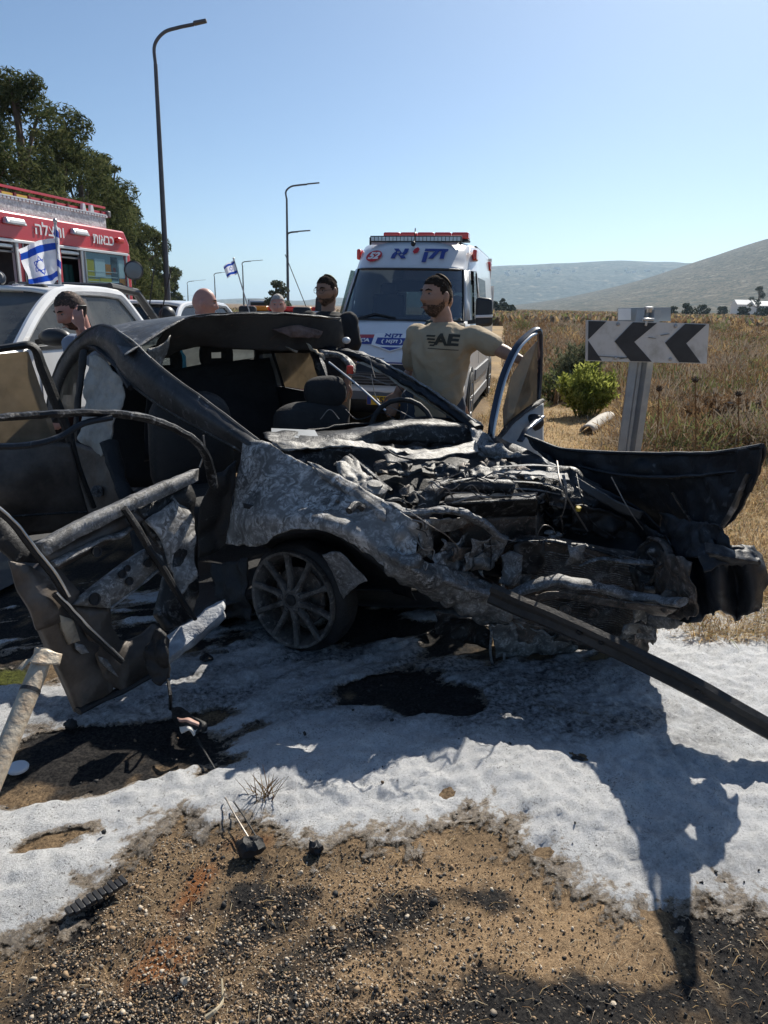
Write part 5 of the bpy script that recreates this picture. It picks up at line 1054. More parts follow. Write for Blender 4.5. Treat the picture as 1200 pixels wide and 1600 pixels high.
# ------------------------------------------------------------------ lettering
def text(name, s, size, m, parent, mat4, ext=.003, rtl=False, shear=0.0, sx=1.0, bold=0.0):
    cu = bpy.data.curves.new(name, 'FONT'); cu.body = s[::-1] if rtl else s; cu.size = size; cu.align_x = 'CENTER'; cu.align_y = 'CENTER'
    cu.extrude = ext; cu.shear = shear; cu.offset = bold; cu.resolution_u = 4
    t_ = bpy.data.objects.new(name + '_curve', cu); col.objects.link(t_)
    bpy.context.view_layer.update()
    me = bpy.data.meshes.new_from_object(t_.evaluated_get(bpy.context.evaluated_depsgraph_get()))
    bpy.data.objects.remove(t_); bpy.data.curves.remove(cu)
    me.transform(mat4 @ Matrix.Diagonal((sx, 1, 1, 1))); me.materials.clear(); me.materials.append(m); me.name = name
    o = bpy.data.objects.new(name, me); col.objects.link(o); o.parent = parent
    return o
def basis(o, x, y):
    x = Vector(x).normalized(); z = x.cross(Vector(y)).normalized(); y = z.cross(x)
    m = Matrix((x, y, z)).transposed().to_4x4(); m.translation = Vector(o); return m
def disc(n=24, rx=1, ry=1): return [Vector((rx * math.cos(2 * math.pi * i / n), ry * math.sin(2 * math.pi * i / n), 0)) for i in range(n)]
def plate(name, pts2, m, parent, mat4, th=.003, off=0.0, bevel=0):
    mb = MB().prism([mat4 @ Vector((p[0], p[1], off)) for p in pts2], (mat4.to_3x3() @ Vector((0, 0, 1))) * th)
    return mb.build(name, m, parent, bevel=bevel)
RIM = mat('alloy_wheel', (.32, .32, .33), .4, .7, c2=(.22, .22, .22), scale=8)
def add_wheel(parent, x, y, r, w, side, rim=None):
    """A road wheel: tyre, dished rim with spokes, hub; side=+1 faces +x."""
    t_ = MB().lathe((0, 0, 0), (side, 0, 0), [(-w, r * .66), (-w, r * .93), (-w * .85, r), (-w * .15, r), (0, r * .93), (0.004, r * .68), (-.01, r * .64), (-w * .9, r * .62)], 36)
    t_.f = t_.f[:-2]
    o = t_.build('wheel', M['rubber'], parent, smooth=35); o.location = (x, y, r)
    rm = MB().lathe((0, 0, 0), (side, 0, 0), [(-.012, r * .655), (0, r * .65), (-.004, r * .60), (-.05, r * .56), (-.06, r * .30), (-.02, r * .20), (-.015, r * .10), (-.02, .001)], 30)
    q = rm.build('rim', rim or RIM, o, smooth=35)
    for i in range(6):
        a = 2 * math.pi * i / 6; d = Vector((0, math.cos(a), math.sin(a)))
        MB().bar(d * r * .12 + Vector((side * -.012, 0, 0)), d * r * .60 + Vector((side * -.014, 0, 0)), r * .11, .03, (side, 0, 0)).build('spoke', rim or RIM, o, bevel=.006)
    return o

# ------------------------------------------------------------------ white rescue van
van = thing('rescue_van', 'white high roof rescue van with red and white roof light bars and number 52', 'van', (.0, 9.5, 0), R(-11.5))
FP = [(.06, .22, .88), (.0, .30, .92), (-.03, .45, .945), (-.02, .58, .95), (.0, .70, .955), (.03, .84, .955), (.09, .90, .95), (.22, 1.02, .945), (.40, 1.16, .935), (.62, 1.28, .925), (.74, 1.335, .915), (.80, 1.37, .91),
      (.98, 1.62, .875), (1.16, 1.86, .84), (1.30, 2.05, .812), (1.38, 2.11, .80), (1.48, 2.22, .79), (1.60, 2.34, .78), (1.78, 2.44, .77), (2.2, 2.49, .76)]
NS = 20
def vrow(y, z, hw, kk=None):
    kk = (.34 if z < .86 else .30 if z < 1.36 else .26 if z < 2.1 else .22) if kk is None else kk
    out = []
    for j in range(NS + 1):
        s = -1 + 2 * j / NS; s = math.copysign(abs(s) ** .8, s)
        yy = y + kk * abs(s) ** 5 + .06 * s * s; zz = z - (.05 * abs(s) ** 4 if z > 2.05 else 0) - (.03 * s * s if .86 < z < 1.34 else 0)
        out.append(Vector((s * hw, yy, zz)))
    return out
VR = [vrow(*p) for p in FP]
MB().grid(VR[5:12]).build('bonnet', M['white'], van, smooth=40, solid=.008)
vb = MB(); vb.grid(VR[14:])
roofrows = [VR[-1]] + [[Vector((p.x, y, 2.49 - (.05 * abs(p.x / .76) ** 4) + (.02 if y < 5 else -.03))) for p in VR[-1]] for y in (3.2, 4.2, 5.0, 5.45)]
vb.grid(roofrows)
hwz = lambda z: np.interp(z, [.2, .5, 1.3, 1.7, 2.0, 2.3, 2.5], [.95, .975, .97, .93, .89, .84, .80])
for sd_ in (0, NS):
    sg_ = -1 if sd_ == 0 else 1
    ys = [0, .04, .1, .16, .22, .3, .38, .46, .55, .65, .75, .9, 1.05, 1.2, 1.5, 2.0, 3.0, 4.0, 4.8, 5.3, 5.45]
    sr = []
    for r_ in VR:
        e = r_[sd_]; row = []
        for y in ys:
            yy = e.y + (5.45 - e.y) * (y / 5.45); f = min(1, (yy - e.y) / .5); x = abs(e.x) + (float(hwz(e.z)) - abs(e.x)) * (1 - (1 - f) ** 2)
            if yy > 5.25: x -= .03 if yy < 5.4 else .08
            row.append(Vector((sg_ * x, yy, e.z)))
        sr.append(row)
    fs = MB().grid(sr)
    ncs = len(ys); keepf = []
    for f in fs.f:
        c = sum((Vector(fs.v[i]) for i in f), Vector()) / 4
        arch = min((c.y - .98) ** 2 + (c.z - .34) ** 2, (c.y - 4.55) ** 2 + (c.z - .34) ** 2) < .36 ** 2
        win = 1.34 < c.z < 2.03 and c.y < 2.0 and c.y > 1.24 + (c.z - 1.34) * .62
        if not win: keepf.append(f)
    vb.add(fs.v, keepf)
vb.grid([r_[:2] for r_ in VR[11:15]]); vb.grid([r_[-2:] for r_ in VR[11:15]])
vb.build('body', M['white'], van, smooth=40, solid=.008)
MB().grid(VR[:3]).build('front_bumper', M['black'], van, smooth=40, solid=.008)
MB().grid(VR[2:4]).build('bumper_band', M['white'], van, smooth=40, solid=.010)
MB().grid(VR[3:6]).build('grille_surround', M['black'], van, smooth=40, solid=.008)
for (z0, z1, m_) in ((.60, .74, 'black'), (.40, .50, 'grey_plastic')): 
    MB().prism([(-.6, -.052, z0), (.6, -.052, z0), (.62, -.03, z1), (-.62, -.03, z1)], (0, .03, 0)).build('grille', M[m_], van)
for i in range(4): MB().bar((-.60, -.062, .615 + .035 * i), (.60, -.062, .615 + .035 * i), .012, .010).build('grille_slat', M['grey_plastic'], van)
for sg_ in (-1, 1):
    MB().prism([(sg_ * .62, .0, .72), (sg_ * .90, .19, .74), (sg_ * .92, .24, .98), (sg_ * .80, .16, .96), (sg_ * .64, .03, .86)], (0, -.035, .005)).build('headlight', M['clearlens'], van, bevel=.01)
    for y in (.98, 4.55):
        MB().lathe((sg_ * .93, y, .36), (sg_, 0, 0), [(0, .42), (.052, .42), (.056, .40), (.052, .001)], 32).build('wheel_arch', M['black'], van, smooth=40)
        add_wheel(van, sg_ * 1.0, y, .36, .23, sg_)
    MB().bar((sg_ * .985, 1.5, .62), (sg_ * .985, 4.0, .62), .03, .16).build('side_moulding', M['grey_plastic'], van, bevel=.01)
    MB().bar((sg_ * .965, 1.35, .26), (sg_ * .965, 4.15, .26), .03, .14).build('sill', M['grey_plastic'], van, bevel=.01)
    # mirrors
    mr = MB().hexa([Vector(p) for p in [(sg_ * 1.00, .92, 1.30), (sg_ * 1.24, .90, 1.32), (sg_ * 1.22, 1.06, 1.32), (sg_ * 1.00, 1.06, 1.30), (sg_ * .99, .94, 1.70), (sg_ * 1.22, .92, 1.68), (sg_ * 1.20, 1.06, 1.66), (sg_ * .99, 1.06, 1.68)]])
    mo = mr.build('mirror', M['black'], van, bevel=.05, segs=3)
    MB().bar((sg_ * 1.005, .885, 1.44), (sg_ * 1.23, .868, 1.45), .035, .035).build('mirror_stripe', M['white'], mo, bevel=.006)
    MB().bar((sg_ * .90, 1.05, 1.36), (sg_ * 1.03, 1.0, 1.38), .06, .05).build('mirror_arm', M['black'], mo)
    # side glazing and lamps
    x0 = lambda z: sg_ * (float(hwz(z)) + .004)
    MB().prism([(x0(1.34), 1.20, 1.34), (x0(1.34), 1.98, 1.34), (x0(2.04), 1.98, 2.04), (x0(2.04), 1.62, 2.04)], (sg_ * -.006, 0, 0)).build('cab_window', M['glass'], van)
    MB().prism([(x0(1.40), 2.25, 1.40), (x0(1.40), 3.55, 1.40), (x0(1.98), 3.55, 1.98), (x0(1.98), 2.25, 1.98)], (sg_ * .004, 0, 0)).build('side_window', glass('van_tinted_glass', (.10, .13, .15), .5) if sg_ == -1 else bpy.data.materials['van_tinted_glass'], van)
    for (y, z) in ((1.98, 1.37), (1.98, 1.99), (1.06, 1.37)):
        pass
    MB().bar((x0(1.34), 1.98, 1.34), (x0(2.03), 1.98, 2.03), .05, .02, (sg_, 0, 0)).build('window_pillar', M['black'], van)
    for y in (2.05, 3.65): MB().bar((x0(.75), y, .75), (x0(1.36), y, 1.36), .012, .008, (sg_, 0, 0)).build('door_seam', M['grey_plastic'], van)
    for y in (2.1, 5.0): MB().box((sg_ * .855, y, 2.28), (.06, .30, .15)).build('side_marker_lamp', M['redlens'], van, bevel=.02)
    MB().bar((sg_ * .80, 2.6, 2.44), (sg_ * .80, 5.2, 2.44), .03, .02).build('roof_rail', M['black'], van)
def vsurf2(x, z):
    ys_ = [p[0] for p in FP]; zs_ = [p[1] for p in FP]; y = float(np.interp(z, zs_, ys_)); hw = float(np.interp(z, zs_, [p[2] for p in FP])); s = abs(x) / hw
    return Vector((x, y + .26 * s ** 6 + .06 * s * s - .03, z))
# windscreen, cab inside, rear doors with windows
wsr = [[p + Vector((0, -.004, 0)) for p in r_] for r_ in VR[11:15]]
MB().grid([[p for p in r_[1:-1]] for r_ in wsr]).build('windscreen', glass('windscreen_glass', (.55, .66, .70), .85, ior=2.9), van, smooth=180)
rim_ = [r_[1] for r_ in wsr] + wsr[-1][2:-2] + [r_[-2] for r_ in wsr[::-1]] + wsr[0][2:-2][::-1]
MB().tube([p + Vector((0, -.006, 0)) for p in rim_ + [rim_[0]]], .016, 6).build('windscreen_seal', M['black'], van, smooth=60)
MB().hexa([Vector(p) for p in [(-.88, .86, .9), (.88, .86, .9), (.88, 1.5, .9), (-.88, 1.5, .9), (-.86, .86, 1.33), (.86, .86, 1.33), (.86, 1.35, 1.42), (-.86, 1.35, 1.42)]]).build('dashboard', M['dark'], van, bevel=.03)
for s_ in (-1, 1):
    MB().tube([vsurf2(s_ * .62, 1.375), vsurf2(s_ * .35, 1.45), vsurf2(s_ * .05, 1.40)], .012, 6).build('wiper', M['black'], van)
MB().tube([Vector((.38 + .18 * math.cos(a), 1.48 + .10 * math.sin(a), 1.42 + .16 * math.sin(a))) for a in np.linspace(0, 6.283, 20)], .014, 6).build('steering_wheel', M['black'], van)
for x in (-.45, .42):
    s_ = MB().box((x, 2.0, .95), (.5, .5, .2)).box((x, 2.25, 1.35), (.48, .14, .75)).box((x, 2.28, 1.80), (.26, .10, .18)); s_.build('cab_seat', M['dark'], van, bevel=.04)
fl = MB().box((0, 3.5, .45), (1.86, 4.4, .04)); fl.build('floor', M['dark'], van)
rd = MB()
for (x0_, x1_, z0_, z1_) in ((-.93, .93, .4, 1.40), (-.86, .86, 1.95, 2.44), (-.93, -.74, 1.40, 1.95), (-.14, .14, 1.40, 1.95), (.74, .93, 1.40, 1.95)): rd.box(((x0_ + x1_) / 2, 5.42, (z0_ + z1_) / 2), (x1_ - x0_, .05, z1_ - z0_))
rd.build('rear_door', M['white'], van)
for x in (-.44, .44): MB().box((x, 5.42, 1.675), (.6, .01, .55)).build('rear_window', M['glass'], van)
rs = MB().box((.42, 5.38, 1.60), (.36, .008, .30)); rs.build('rear_sign', M['dark'], van)
text('rear_sign_print', 'A', .17, M['white_print'], van, basis((.34, 5.37, 1.66), (1, 0, 0), (0, 0, 1)))
lh = MB().box((0, 4.0, 1.9), (1.4, .5, .2)); lh.build('stretcher_locker', M['dark'], van, bevel=.02)
# light bars
lb = MB().box((.02, 1.80, 2.48), (1.32, .07, .085)); l_ = lb.build('led_bar', M['black'], van, bevel=.008)
for i in range(24): MB().box((-.60 + i * .054, 1.76, 2.48), (.044, .012, .055)).build('led', M['clearlens'], l_)
for x in (-.64, .66): MB().bar((x, 1.80, 2.40), (x, 1.80, 2.50), .03, .03, (0, 1, 0)).build('led_bracket', M['black'], l_)
MB().prism([(-.62, 1.76, 2.40), (.62, 1.76, 2.40), (.62, 1.79, 2.44), (-.62, 1.79, 2.44)], (0, .02, 0)).build('bar_base', mat('pink_white', (.62, .50, .50), .4), l_)
rb = thing  # (name kept plain below)
bar = MB().box((.10, 2.3, 2.495), (1.28, .26, .03)); bl = bar.build('light_bar', M['black'], van, bevel=.008)
for i in range(5): MB().box((.10 - .51 + i * .255, 2.3, 2.56), (.245, .27, .095)).build('lens', M['redlens'], bl, bevel=.02)
MB().tube([(.02, 1.74, 2.62), (.02, 1.72, 2.50), (.02, 1.62, 2.42)], .008, 6).build('aerial_cable', M['black'], van)
MB().ball((.02, 1.60, 2.40), (.035, .03, .035)).build('camera_knob', M['black'], van, smooth=60)
# print: header and bonnet, laid on the sheet they belong to
def vsurf(x, z):
    ys_ = [p[0] for p in FP]; zs_ = [p[1] for p in FP]
    i = max(0, min(len(FP) - 2, int(np.searchsorted(zs_, z)) - 1)); f = (z - zs_[i]) / (zs_[i + 1] - zs_[i])
    hw = FP[i][2] + (FP[i + 1][2] - FP[i][2]) * f; s = abs(x) / hw
    k_ = .30 if z < 1.36 else .22
    s8 = s ** 1.25 if False else s
    return Vector((x, ys_[i] + (ys_[i + 1] - ys_[i]) * f + k_ * s ** 5 + .06 * s * s, z - (.03 * s * s if z < 1.34 else 0)))
def vmat(x, z, off=.014):
    c = vsurf(x, z); dx = vsurf(x + .03, z) - vsurf(x - .03, z); dz = vsurf(x, z + .02) - vsurf(x, z - .02)
    m = basis(c, dx, dz); m.translation = c + (m.to_3x3() @ Vector((0, 0, 1))) * off; return m
def lay(o, off=.010):
    """wrap a flat print onto the bowed sheet"""
    for v in o.data.vertices:
        q = vsurf(v.co.x, v.co.z); v.co.y = q.y - off - .0
    o.data.update(); return o
for s_, x_, z_, sz, m_, kw in (('א', -.16, 2.25, .29, 'blue_print', dict(sx=1.25, shear=.12, bold=.010)), ('קז', .33, 2.25, .29, 'blue_print', dict(sx=1.25, shear=.12, bold=.010))):
    text('header_print', s_, sz, M[m_], van, vmat(x_, z_, .022), **kw)
plate('header_flame', [(-.02, -.06), (.03, -.03), (.045, .03), (.02, .07), (-.03, .03), (-.045, -.02)], M['red_print'], van, vmat(.075, 2.29, .022))
plate('number_badge', [(p.x, p.y) for p in disc(28, .125, .105)], M['red_print'], van, vmat(-.52, 2.22, .016))
text('number_print', '52', .17, M['white_print'], van, vmat(-.52, 2.215, .024), shear=.15, bold=.006)
plate('bonnet_stripe', [(-.86, -.045), (.86, -.045), (.86, .045), (-.86, .045)], M['blue_print'], van, Matrix())
st_ = van.children[-1]; bpy.data.objects.remove(st_)
def bonnet_band(name, z0, z1, m, x0=-.88, x1=.88, off=.012):
    rr = [[vsurf(x, z) + Vector((0, -off, off * .6)) for x in np.linspace(x0, x1, 30)] for z in np.linspace(z0, z1, 4)]
    return MB().grid(rr).build(name, m, van, smooth=60)
bonnet_band('bonnet_stripe', 1.07, 1.145, M['blue_print']); bonnet_band('bonnet_red_stripe', 1.145, 1.185, mat('dark_red_print', (.42, .03, .04), .5))
text('bonnet_print', "ZAK'A", .085, M['white_print'], van, vmat(-.44, 1.105, .024), bold=.003, sx=1.2)
text('bonnet_print', "א'קז", .10, M['white_print'], van, vmat(.44, 1.105, .024), bold=.003, sx=1.2)
shm = vmat(0, 1.10, .020)
plate('shield', [(-.25, .13), (-.20, .15), (.20, .15), (.25, .13), (.26, -.08), (.14, -.13), (0, -.20), (-.14, -.13), (-.26, -.08)], M['white_print'], van, shm, .006)
plate('shield_field', [(-.20, .055), (.20, .055), (.21, -.06), (.12, -.085), (0, -.09), (-.12, -.085), (-.21, -.06)], M['blue_print'], van, shm, .004, .006)
plate('shield_tip', [(-.13, -.125), (.13, -.125), (0, -.185)], M['blue_print'], van, shm, .004, .006)
text('shield_print', 'אקז', .10, M['blue_print'], van, shm @ Matrix.Translation((0, .105, .009)), sx=1.5, bold=.002)
text('shield_print', '( אקז )', .085, M['white_print'], van, shm @ Matrix.Translation((0, -.015, .013)), sx=1.2, bold=.002)
MB().bar((-.85, -.005, .865), (.85, -.005, .865), .02, .015).build('bonnet_seam', M['blue_print'], van)
np_ = MB().box((.0, -.10, .40), (.46, .012, .115)).build('number_plate', M['yellow_print'], van, bevel=.004)
MB().box((-.20, -.108, .40), (.05, .006, .105)).build('plate_band', M['blue_print'], np_)
text('plate_print', '457·20', .105, M['black'], np_, basis((.03, -.108, .40), (1, 0, 0), (0, 0, 1)), bold=.003)

# ------------------------------------------------------------------ simpler vehicles
def box_vehicle(t, W, low, cab, m, wheels, r=.37, rim=None, glassm=None, pill=.05):
    """low: side outline (y, z) with wheel arches; cab: (yb0, yb1, zb, yt0, yt1, zt, inset)."""
    MB().prism([(-W / 2, y, z) for y, z in low], (W, 0, 0)).build('body', m, t, bevel=.07, segs=3)
    yb0, yb1, zb, yt0, yt1, zt, ins = cab; xb = W / 2 - .05; xt = W / 2 - ins; gm_ = glassm or M['glass']
    Bc = {(s, k): Vector((s * xb, y, zb)) for s in (-1, 1) for k, y in ((0, yb0), (1, yb1))}; Tc = {(s, k): Vector((s * xt, y, zt - .06)) for s in (-1, 1) for k, y in ((0, yt0), (1, yt1))}
    rows_ = []
    for i in range(9):
        f = i / 8; y = yt0 - .03 + (yt1 - yt0 + .06) * f; row = []
        for j in range(13):
            s = -1 + 2 * j / 12; row.append(Vector((s * (xt + .03), y, zt - .05 * s ** 4 - .03 * (2 * f - 1) ** 4)))
        rows_.append(row)
    MB().grid(rows_).build('roof', m, t, smooth=50, solid=.03)
    for s in (-1, 1):
        MB().tube(crom([Bc[s, 0], Bc[s, 0].lerp(Tc[s, 0], .5) + Vector((0, -.02, .02)), Tc[s, 0].lerp(Bc[s, 0], .12), Tc[s, 0].lerp(Tc[s, 1], .12) + Vector((0, 0, .01)), Tc[s, 0].lerp(Tc[s, 1], .5) + Vector((0, 0, .03)), Tc[s, 1].lerp(Tc[s, 0], .12) + Vector((0, 0, .01)), Tc[s, 1].lerp(Bc[s, 1], .12), Bc[s, 1]], 40), pill, 8).build('pillar', m, t, smooth=40)
        ym = yb0 + (yb1 - yb0) * .54; xm = s * (xb - .005)
        MB().bar((xm, ym, zb), (s * (xt + .0), ym, zt - .06), .09, .03, (s, 0, 0)).build('centre_pillar', M['black'], t)
        MB().prism([Bc[s, 0] + Vector((0, .04, .02)), Vector((s * xb, ym, zb + .02)), Vector((s * xt, ym, zt - .08)), Tc[s, 0] + Vector((0, .03, -.02))], (s * .004, 0, 0)).build('side_window', gm_, t)
        MB().prism([Vector((s * xb, ym, zb + .02)), Bc[s, 1] + Vector((0, -.05, .02)), Tc[s, 1] + Vector((0, -.04, -.02)), Vector((s * xt, ym, zt - .08))], (s * .004, 0, 0)).build('side_window', gm_, t)
        MB().bar((s * (W / 2 - .0), yb0 + .2, zb), (s * (W / 2 - .0), yb1 - .1, zb), .02, .03).build('window_trim', M['black'], t)
    MB().prism([Bc[-1, 0], Bc[1, 0], Tc[1, 0], Tc[-1, 0]], (0, .006, 0)).build('windscreen', gm_, t)
    MB().prism([Bc[-1, 1], Bc[1, 1], Tc[1, 1], Tc[-1, 1]], (0, -.006, 0)).build('rear_window', gm_, t)
    MB().box((0, (yb0 + yb1) / 2, zb - .12), (W - .2, yb1 - yb0 - .1, .06)).build('cabin_floor', M['dark'], t)
    for s in (-1, 1):
        MB().box((s * .4, yb0 + 1.0, zb + .12), (.46, .14, .62)).box((s * .4, yb0 + 1.02, zb + .50), (.26, .1, .16)).build('seat', M['dark'], t, bevel=.04)
        for y in wheels: add_wheel(t, s * (W / 2 - .0), y, r, .24, s, rim)
def arch_outline(y0, y1, zlo, top, wheels, r):
    """bottom edge with half round arches, from front to rear, then the given top points back to the front"""
    o = [(y0, zlo)]
    for y in wheels:
        o += [(y - r * 1.14 * math.cos(a), zlo + max(0, r * 1.0 + r * 1.14 * math.sin(a) - zlo) if True else 0) for a in np.linspace(0.12, math.pi - .12, 9)]
    return o + [(y1, zlo)] + top
pk = thing('pickup_truck', 'dusty white double cab pickup with folded mirror, roof lamp and black roll bar', 'pickup truck', (-4.12, 7.0, 0), R(-11))
lowp = arch_outline(-2.0, 3.3, .42, [(3.32, 1.10), (2.5, 1.12), (2.45, 1.14), (0, 1.14), (-.5, 1.12), (-1.7, 1.02), (-1.98, .9)], (-1.05, 2.05), .39)
box_vehicle(pk, 1.86, lowp, (-.12, 2.30, 1.12, .72, 1.95, 1.675, .23), M['dirty_white'], (-1.05, 2.05), .39, glassm=glass('pickup_glass', (.45, .47, .46), .8, (.40, .41, .40), .32, dscale=2.5), pill=.055)
mo = MB().ball((1.10, .12, 1.22), (.16, .09, .085), 18, 12).build('mirror', M['black'], pk, smooth=60)
MB().bar((.90, .14, 1.17), (1.02, .13, 1.19), .06, .05).build('mirror_arm', M['black'], mo)
MB().bar((.945, .55, 1.02), (.945, .75, 1.02), .03, .03).build('door_handle', M['black'], pk, bevel=.01)
for y in (.10, 1.18, 2.25): MB().bar((.932, y, .50), (.932, y, 1.10), .008, .008, (1, 0, 0)).build('door_seam', M['grey_plastic'], pk)
MB().box((.15, 1.45, 1.69), (.62, .34, .035)).build('roof_beacon_base', mat('pale_grey', (.6, .6, .6), .4), pk, bevel=.012)
dl = MB().lathe((-.16, 1.05, 1.76), (.3, -1, .1), [(-.09, .03), (-.07, .075), (0, .085), (.02, .08), (.02, .001)], 22).build('spot_lamp', M['black'], pk, smooth=40)
MB().lathe((-.05, .93, 1.76), (.3, -1, .1), [(-.09, .03), (-.07, .055), (0, .06), (.02, .055), (.02, .001)], 18).build('spot_lamp', M['grey_plastic'], pk, smooth=40)
rl = thing
MB().tube([(.62, 1.9, 1.70), (.72, 2.3, 1.65), (.80, 2.62, 1.30), (.82, 2.75, 1.10)], .05, 8).tube([(-.62, 1.9, 1.70), (-.72, 2.3, 1.65), (-.80, 2.62, 1.30), (-.82, 2.75, 1.10)], .05, 8).tube([(-.66, 2.1, 1.70), (.66, 2.1, 1.70)], .05, 8).build('roll_bar', M['black'], pk, smooth=40)
wl_ = MB().lathe((.68, 2.35, 1.90), (.4, -1, 0), [(-.05, .03), (-.04, .10), (0, .112), (.012, .10), (.012, .001)], 22).build('work_lamp', M['black'], pk, smooth=40)
MB().lathe((.685, 2.338, 1.90), (.4, -1, 0), [(.0, .095), (.004, .09), (.006, .001)], 20).build('lamp_glass', mat('lamp_reflector', (.16, .17, .18), .25, .6), wl_)
MB().tube([(.68, 2.36, 1.74), (.68, 2.36, 1.82)], .012, 6).build('lamp_post', M['black'], wl_)
for (x, y, dx) in ((.74, 2.5, .10), (.80, 2.7, .16)): MB().tube([(x, y, 1.35), (x + dx, y + .05, 1.95)], .008, 5).build('aerial', M['black'], pk)
MB().box((.80, 2.95, 1.18), (.25, .4, .22)).ball((.82, 2.85, 1.38), (.10, .12, .12)).ball((.7, 3.1, 1.32), (.14, .14, .10)).build('equipment_pack', M['black'], pk, smooth=60)
suv = thing('white_car', 'white estate car with dark windows behind the pickup roll bar', 'car', (-3.75, 12.3, 0), R(-11))
box_vehicle(suv, 1.8, arch_outline(-2.2, 2.2, .3, [(2.2, .9), (1.9, .98), (-1.0, .98), (-2.0, .86), (-2.2, .7)], (-1.35, 1.35), .33), (-1.05, 1.85, .97, -.35, 1.35, 1.56, .26), M['white'], (-1.35, 1.35), .33, glassm=glass('dark_car_glass', (.25, .28, .3), .5), pill=.045)
ec = thing('emergency_car', 'pale car with long red roof light bar behind the wreck', 'car', (-1.55, 10.6, 0), R(-14))
box_vehicle(ec, 1.8, arch_outline(-2.2, 2.2, .3, [(2.2, .9), (1.9, .95), (-1.0, .95), (-2.0, .86), (-2.2, .7)], (-1.35, 1.35), .33), (-1.05, 1.75, .94, -.3, 1.2, 1.42, .28), M['white'], (-1.35, 1.35), .33, pill=.045)
eb = MB().box((0, .35, 1.435), (1.30, .26, .03)).build('light_bar', M['black'], ec, bevel=.008)
for i in range(6): MB().box((-.54 + i * .216, .35, 1.485), (.205, .25, .07)).build('lens', M['amber'] if i in (1, 4) else M['redlens'], eb, bevel=.018)
MB().tube([(.2, .8, 1.42), (-.18, .85, 2.25)], .006, 5).build('aerial', M['black'], ec)
tr_ = thing('box_lorry', 'far off grey box lorry on the road beyond the roof light bar', 'lorry', (P(410, 475, 60).x, 60, 0), R(10))
MB().box((0, 0, 1.35), (2.2, 5, 1.0)).build('cargo_box', mat('grey_box', (.25, .26, .26), .6), tr_, bevel=.03)
MB().box((0, -3.6, 1.2), (2.1, 1.6, 1.2)).build('cab', M['dirty_white'], tr_, bevel=.15)
MB().box((0, -4.43, 1.45), (1.8, .04, .4)).build('windscreen', M['black'], tr_)
MB().box((0, -.4, .7), (1.0, 8, .3)).build('chassis', M['black'], tr_)
for s in (-1, 1):
    for y in (-3.6, 1.2, 2.2): add_wheel(tr_, s * 1.2, y, .5, .3, s)

# ------------------------------------------------------------------ fire engine
fe = thing('fire_engine', 'red fire engine with white lettering, open lockers and ladder on its roof', 'fire engine', (-5.06, 15.1, 0), R(-13.4))
FD = Vector((math.sin(R(13.4)), math.cos(R(13.4)), 0))
fA = Vector((-5.06, 15.1, 0)); FNx = Vector((FD.y, -FD.x, 0))
Lf = -8.2
def fpx(px, py):                     # place on the engine's near side as local (y, z)
    d = ray(px, py); t_ = (fA - CAM).dot(FNx) / d.dot(FNx); p = CAM + d * t_ - fA; return p.dot(FD), p.z
y_of = lambda px, py=400: fpx(px, py)[0]
ye = .12
MB().box((-1.25 - .25, (Lf + ye) / 2, 1.62), (2.0, ye - Lf, 2.40)).build('body_core', M['dark'], fe)
MB().prism([(0, ye - .16, 2.83), (0, ye, 2.60), (0, ye, 2.43), (0, Lf, 2.43), (0, Lf, 2.83)], (-2.5, 0, 0)).build('upper_body', M['red'], fe, bevel=.03)
MB().box((-1.25, ye - .10, 1.45), (2.5, .22, 1.96)).build('rear_post', M['red'], fe, bevel=.03)
MB().box((-1.25, (Lf + ye) / 2, .70), (2.5, ye - Lf, .62)).build('skirt', M['red'], fe, bevel=.02)
MB().box((.008, (Lf + ye - .1) / 2, 2.41), (.04, ye - Lf - .1, .05)).build('white_trim', M['white'], fe, bevel=.01)
ya, yb_ = y_of(133), y_of(197)
for y in (ya, yb_): MB().box((-.02, y, 1.70), (.05, .05, 1.38)).build('locker_post', M['alu'], fe)
pb = MB().box((-.03, (ya + yb_) / 2, 1.70), (.02, yb_ - ya, 1.36)).build('notice_board', mat('board_grey', (.45, .52, .56), .5), fe)
def patch(f0, f1, z0, z1, m): MB().box((-.016, ya + (yb_ - ya) * (f0 + f1) / 2, (z0 + z1) / 2), (.008, (yb_ - ya) * (f1 - f0), z1 - z0)).build('notice', M[m] if isinstance(m, str) else m, pb)
patch(.02, .20, 1.95, 2.26, 'yellow'); patch(.02, .30, 1.70, 1.93, 'yellow'); patch(.22, .46, 1.98, 2.28, 'white_print'); patch(.47, .60, 2.02, 2.2, 'orange'); patch(.61, .77, 1.92, 2.34, mat('slate_print', (.08, .12, .16), .5)); patch(.62, .78, 1.6, 1.90, 'white_print'); patch(.80, .98, 1.98, 2.3, 'white_print'); patch(.80, .99, 1.72, 1.96, 'orange'); patch(.32, .60, 1.66, 1.95, 'yellow'); patch(.66, .72, 2.05, 2.15, 'red_print')
for z in (1.72, 1.80, 1.88, 1.97, 2.06): MB().box((-.010, ya + (yb_ - ya) * .4, z), (.006, (yb_ - ya) * .7, .012)).build('ruled_line', M['white_print'], pb)
MB().prism([(.004, ya, 1.05), (.004, yb_, 1.05), (.004, yb_, 2.38), (.004, ya, 2.38)], (.006, 0, 0)).build('locker_window', glass('board_glass', (.8, .9, .92), .95), fe)
for x0_, x1_ in ((95, 124), (40, 88), (-60, 22)):
    y0_, y1_ = y_of(x0_), y_of(x1_)
    MB().box((-.03, (y0_ + y1_) / 2, 2.33), (.08, y1_ - y0_, .07)).build('shutter_roll', M['alu'], fe, bevel=.02)
    MB().box((-.02, (y0_ + y1_) / 2, 2.25), (.03, y1_ - y0_, .03)).build('shutter_bar', M['grey_plastic'], fe)
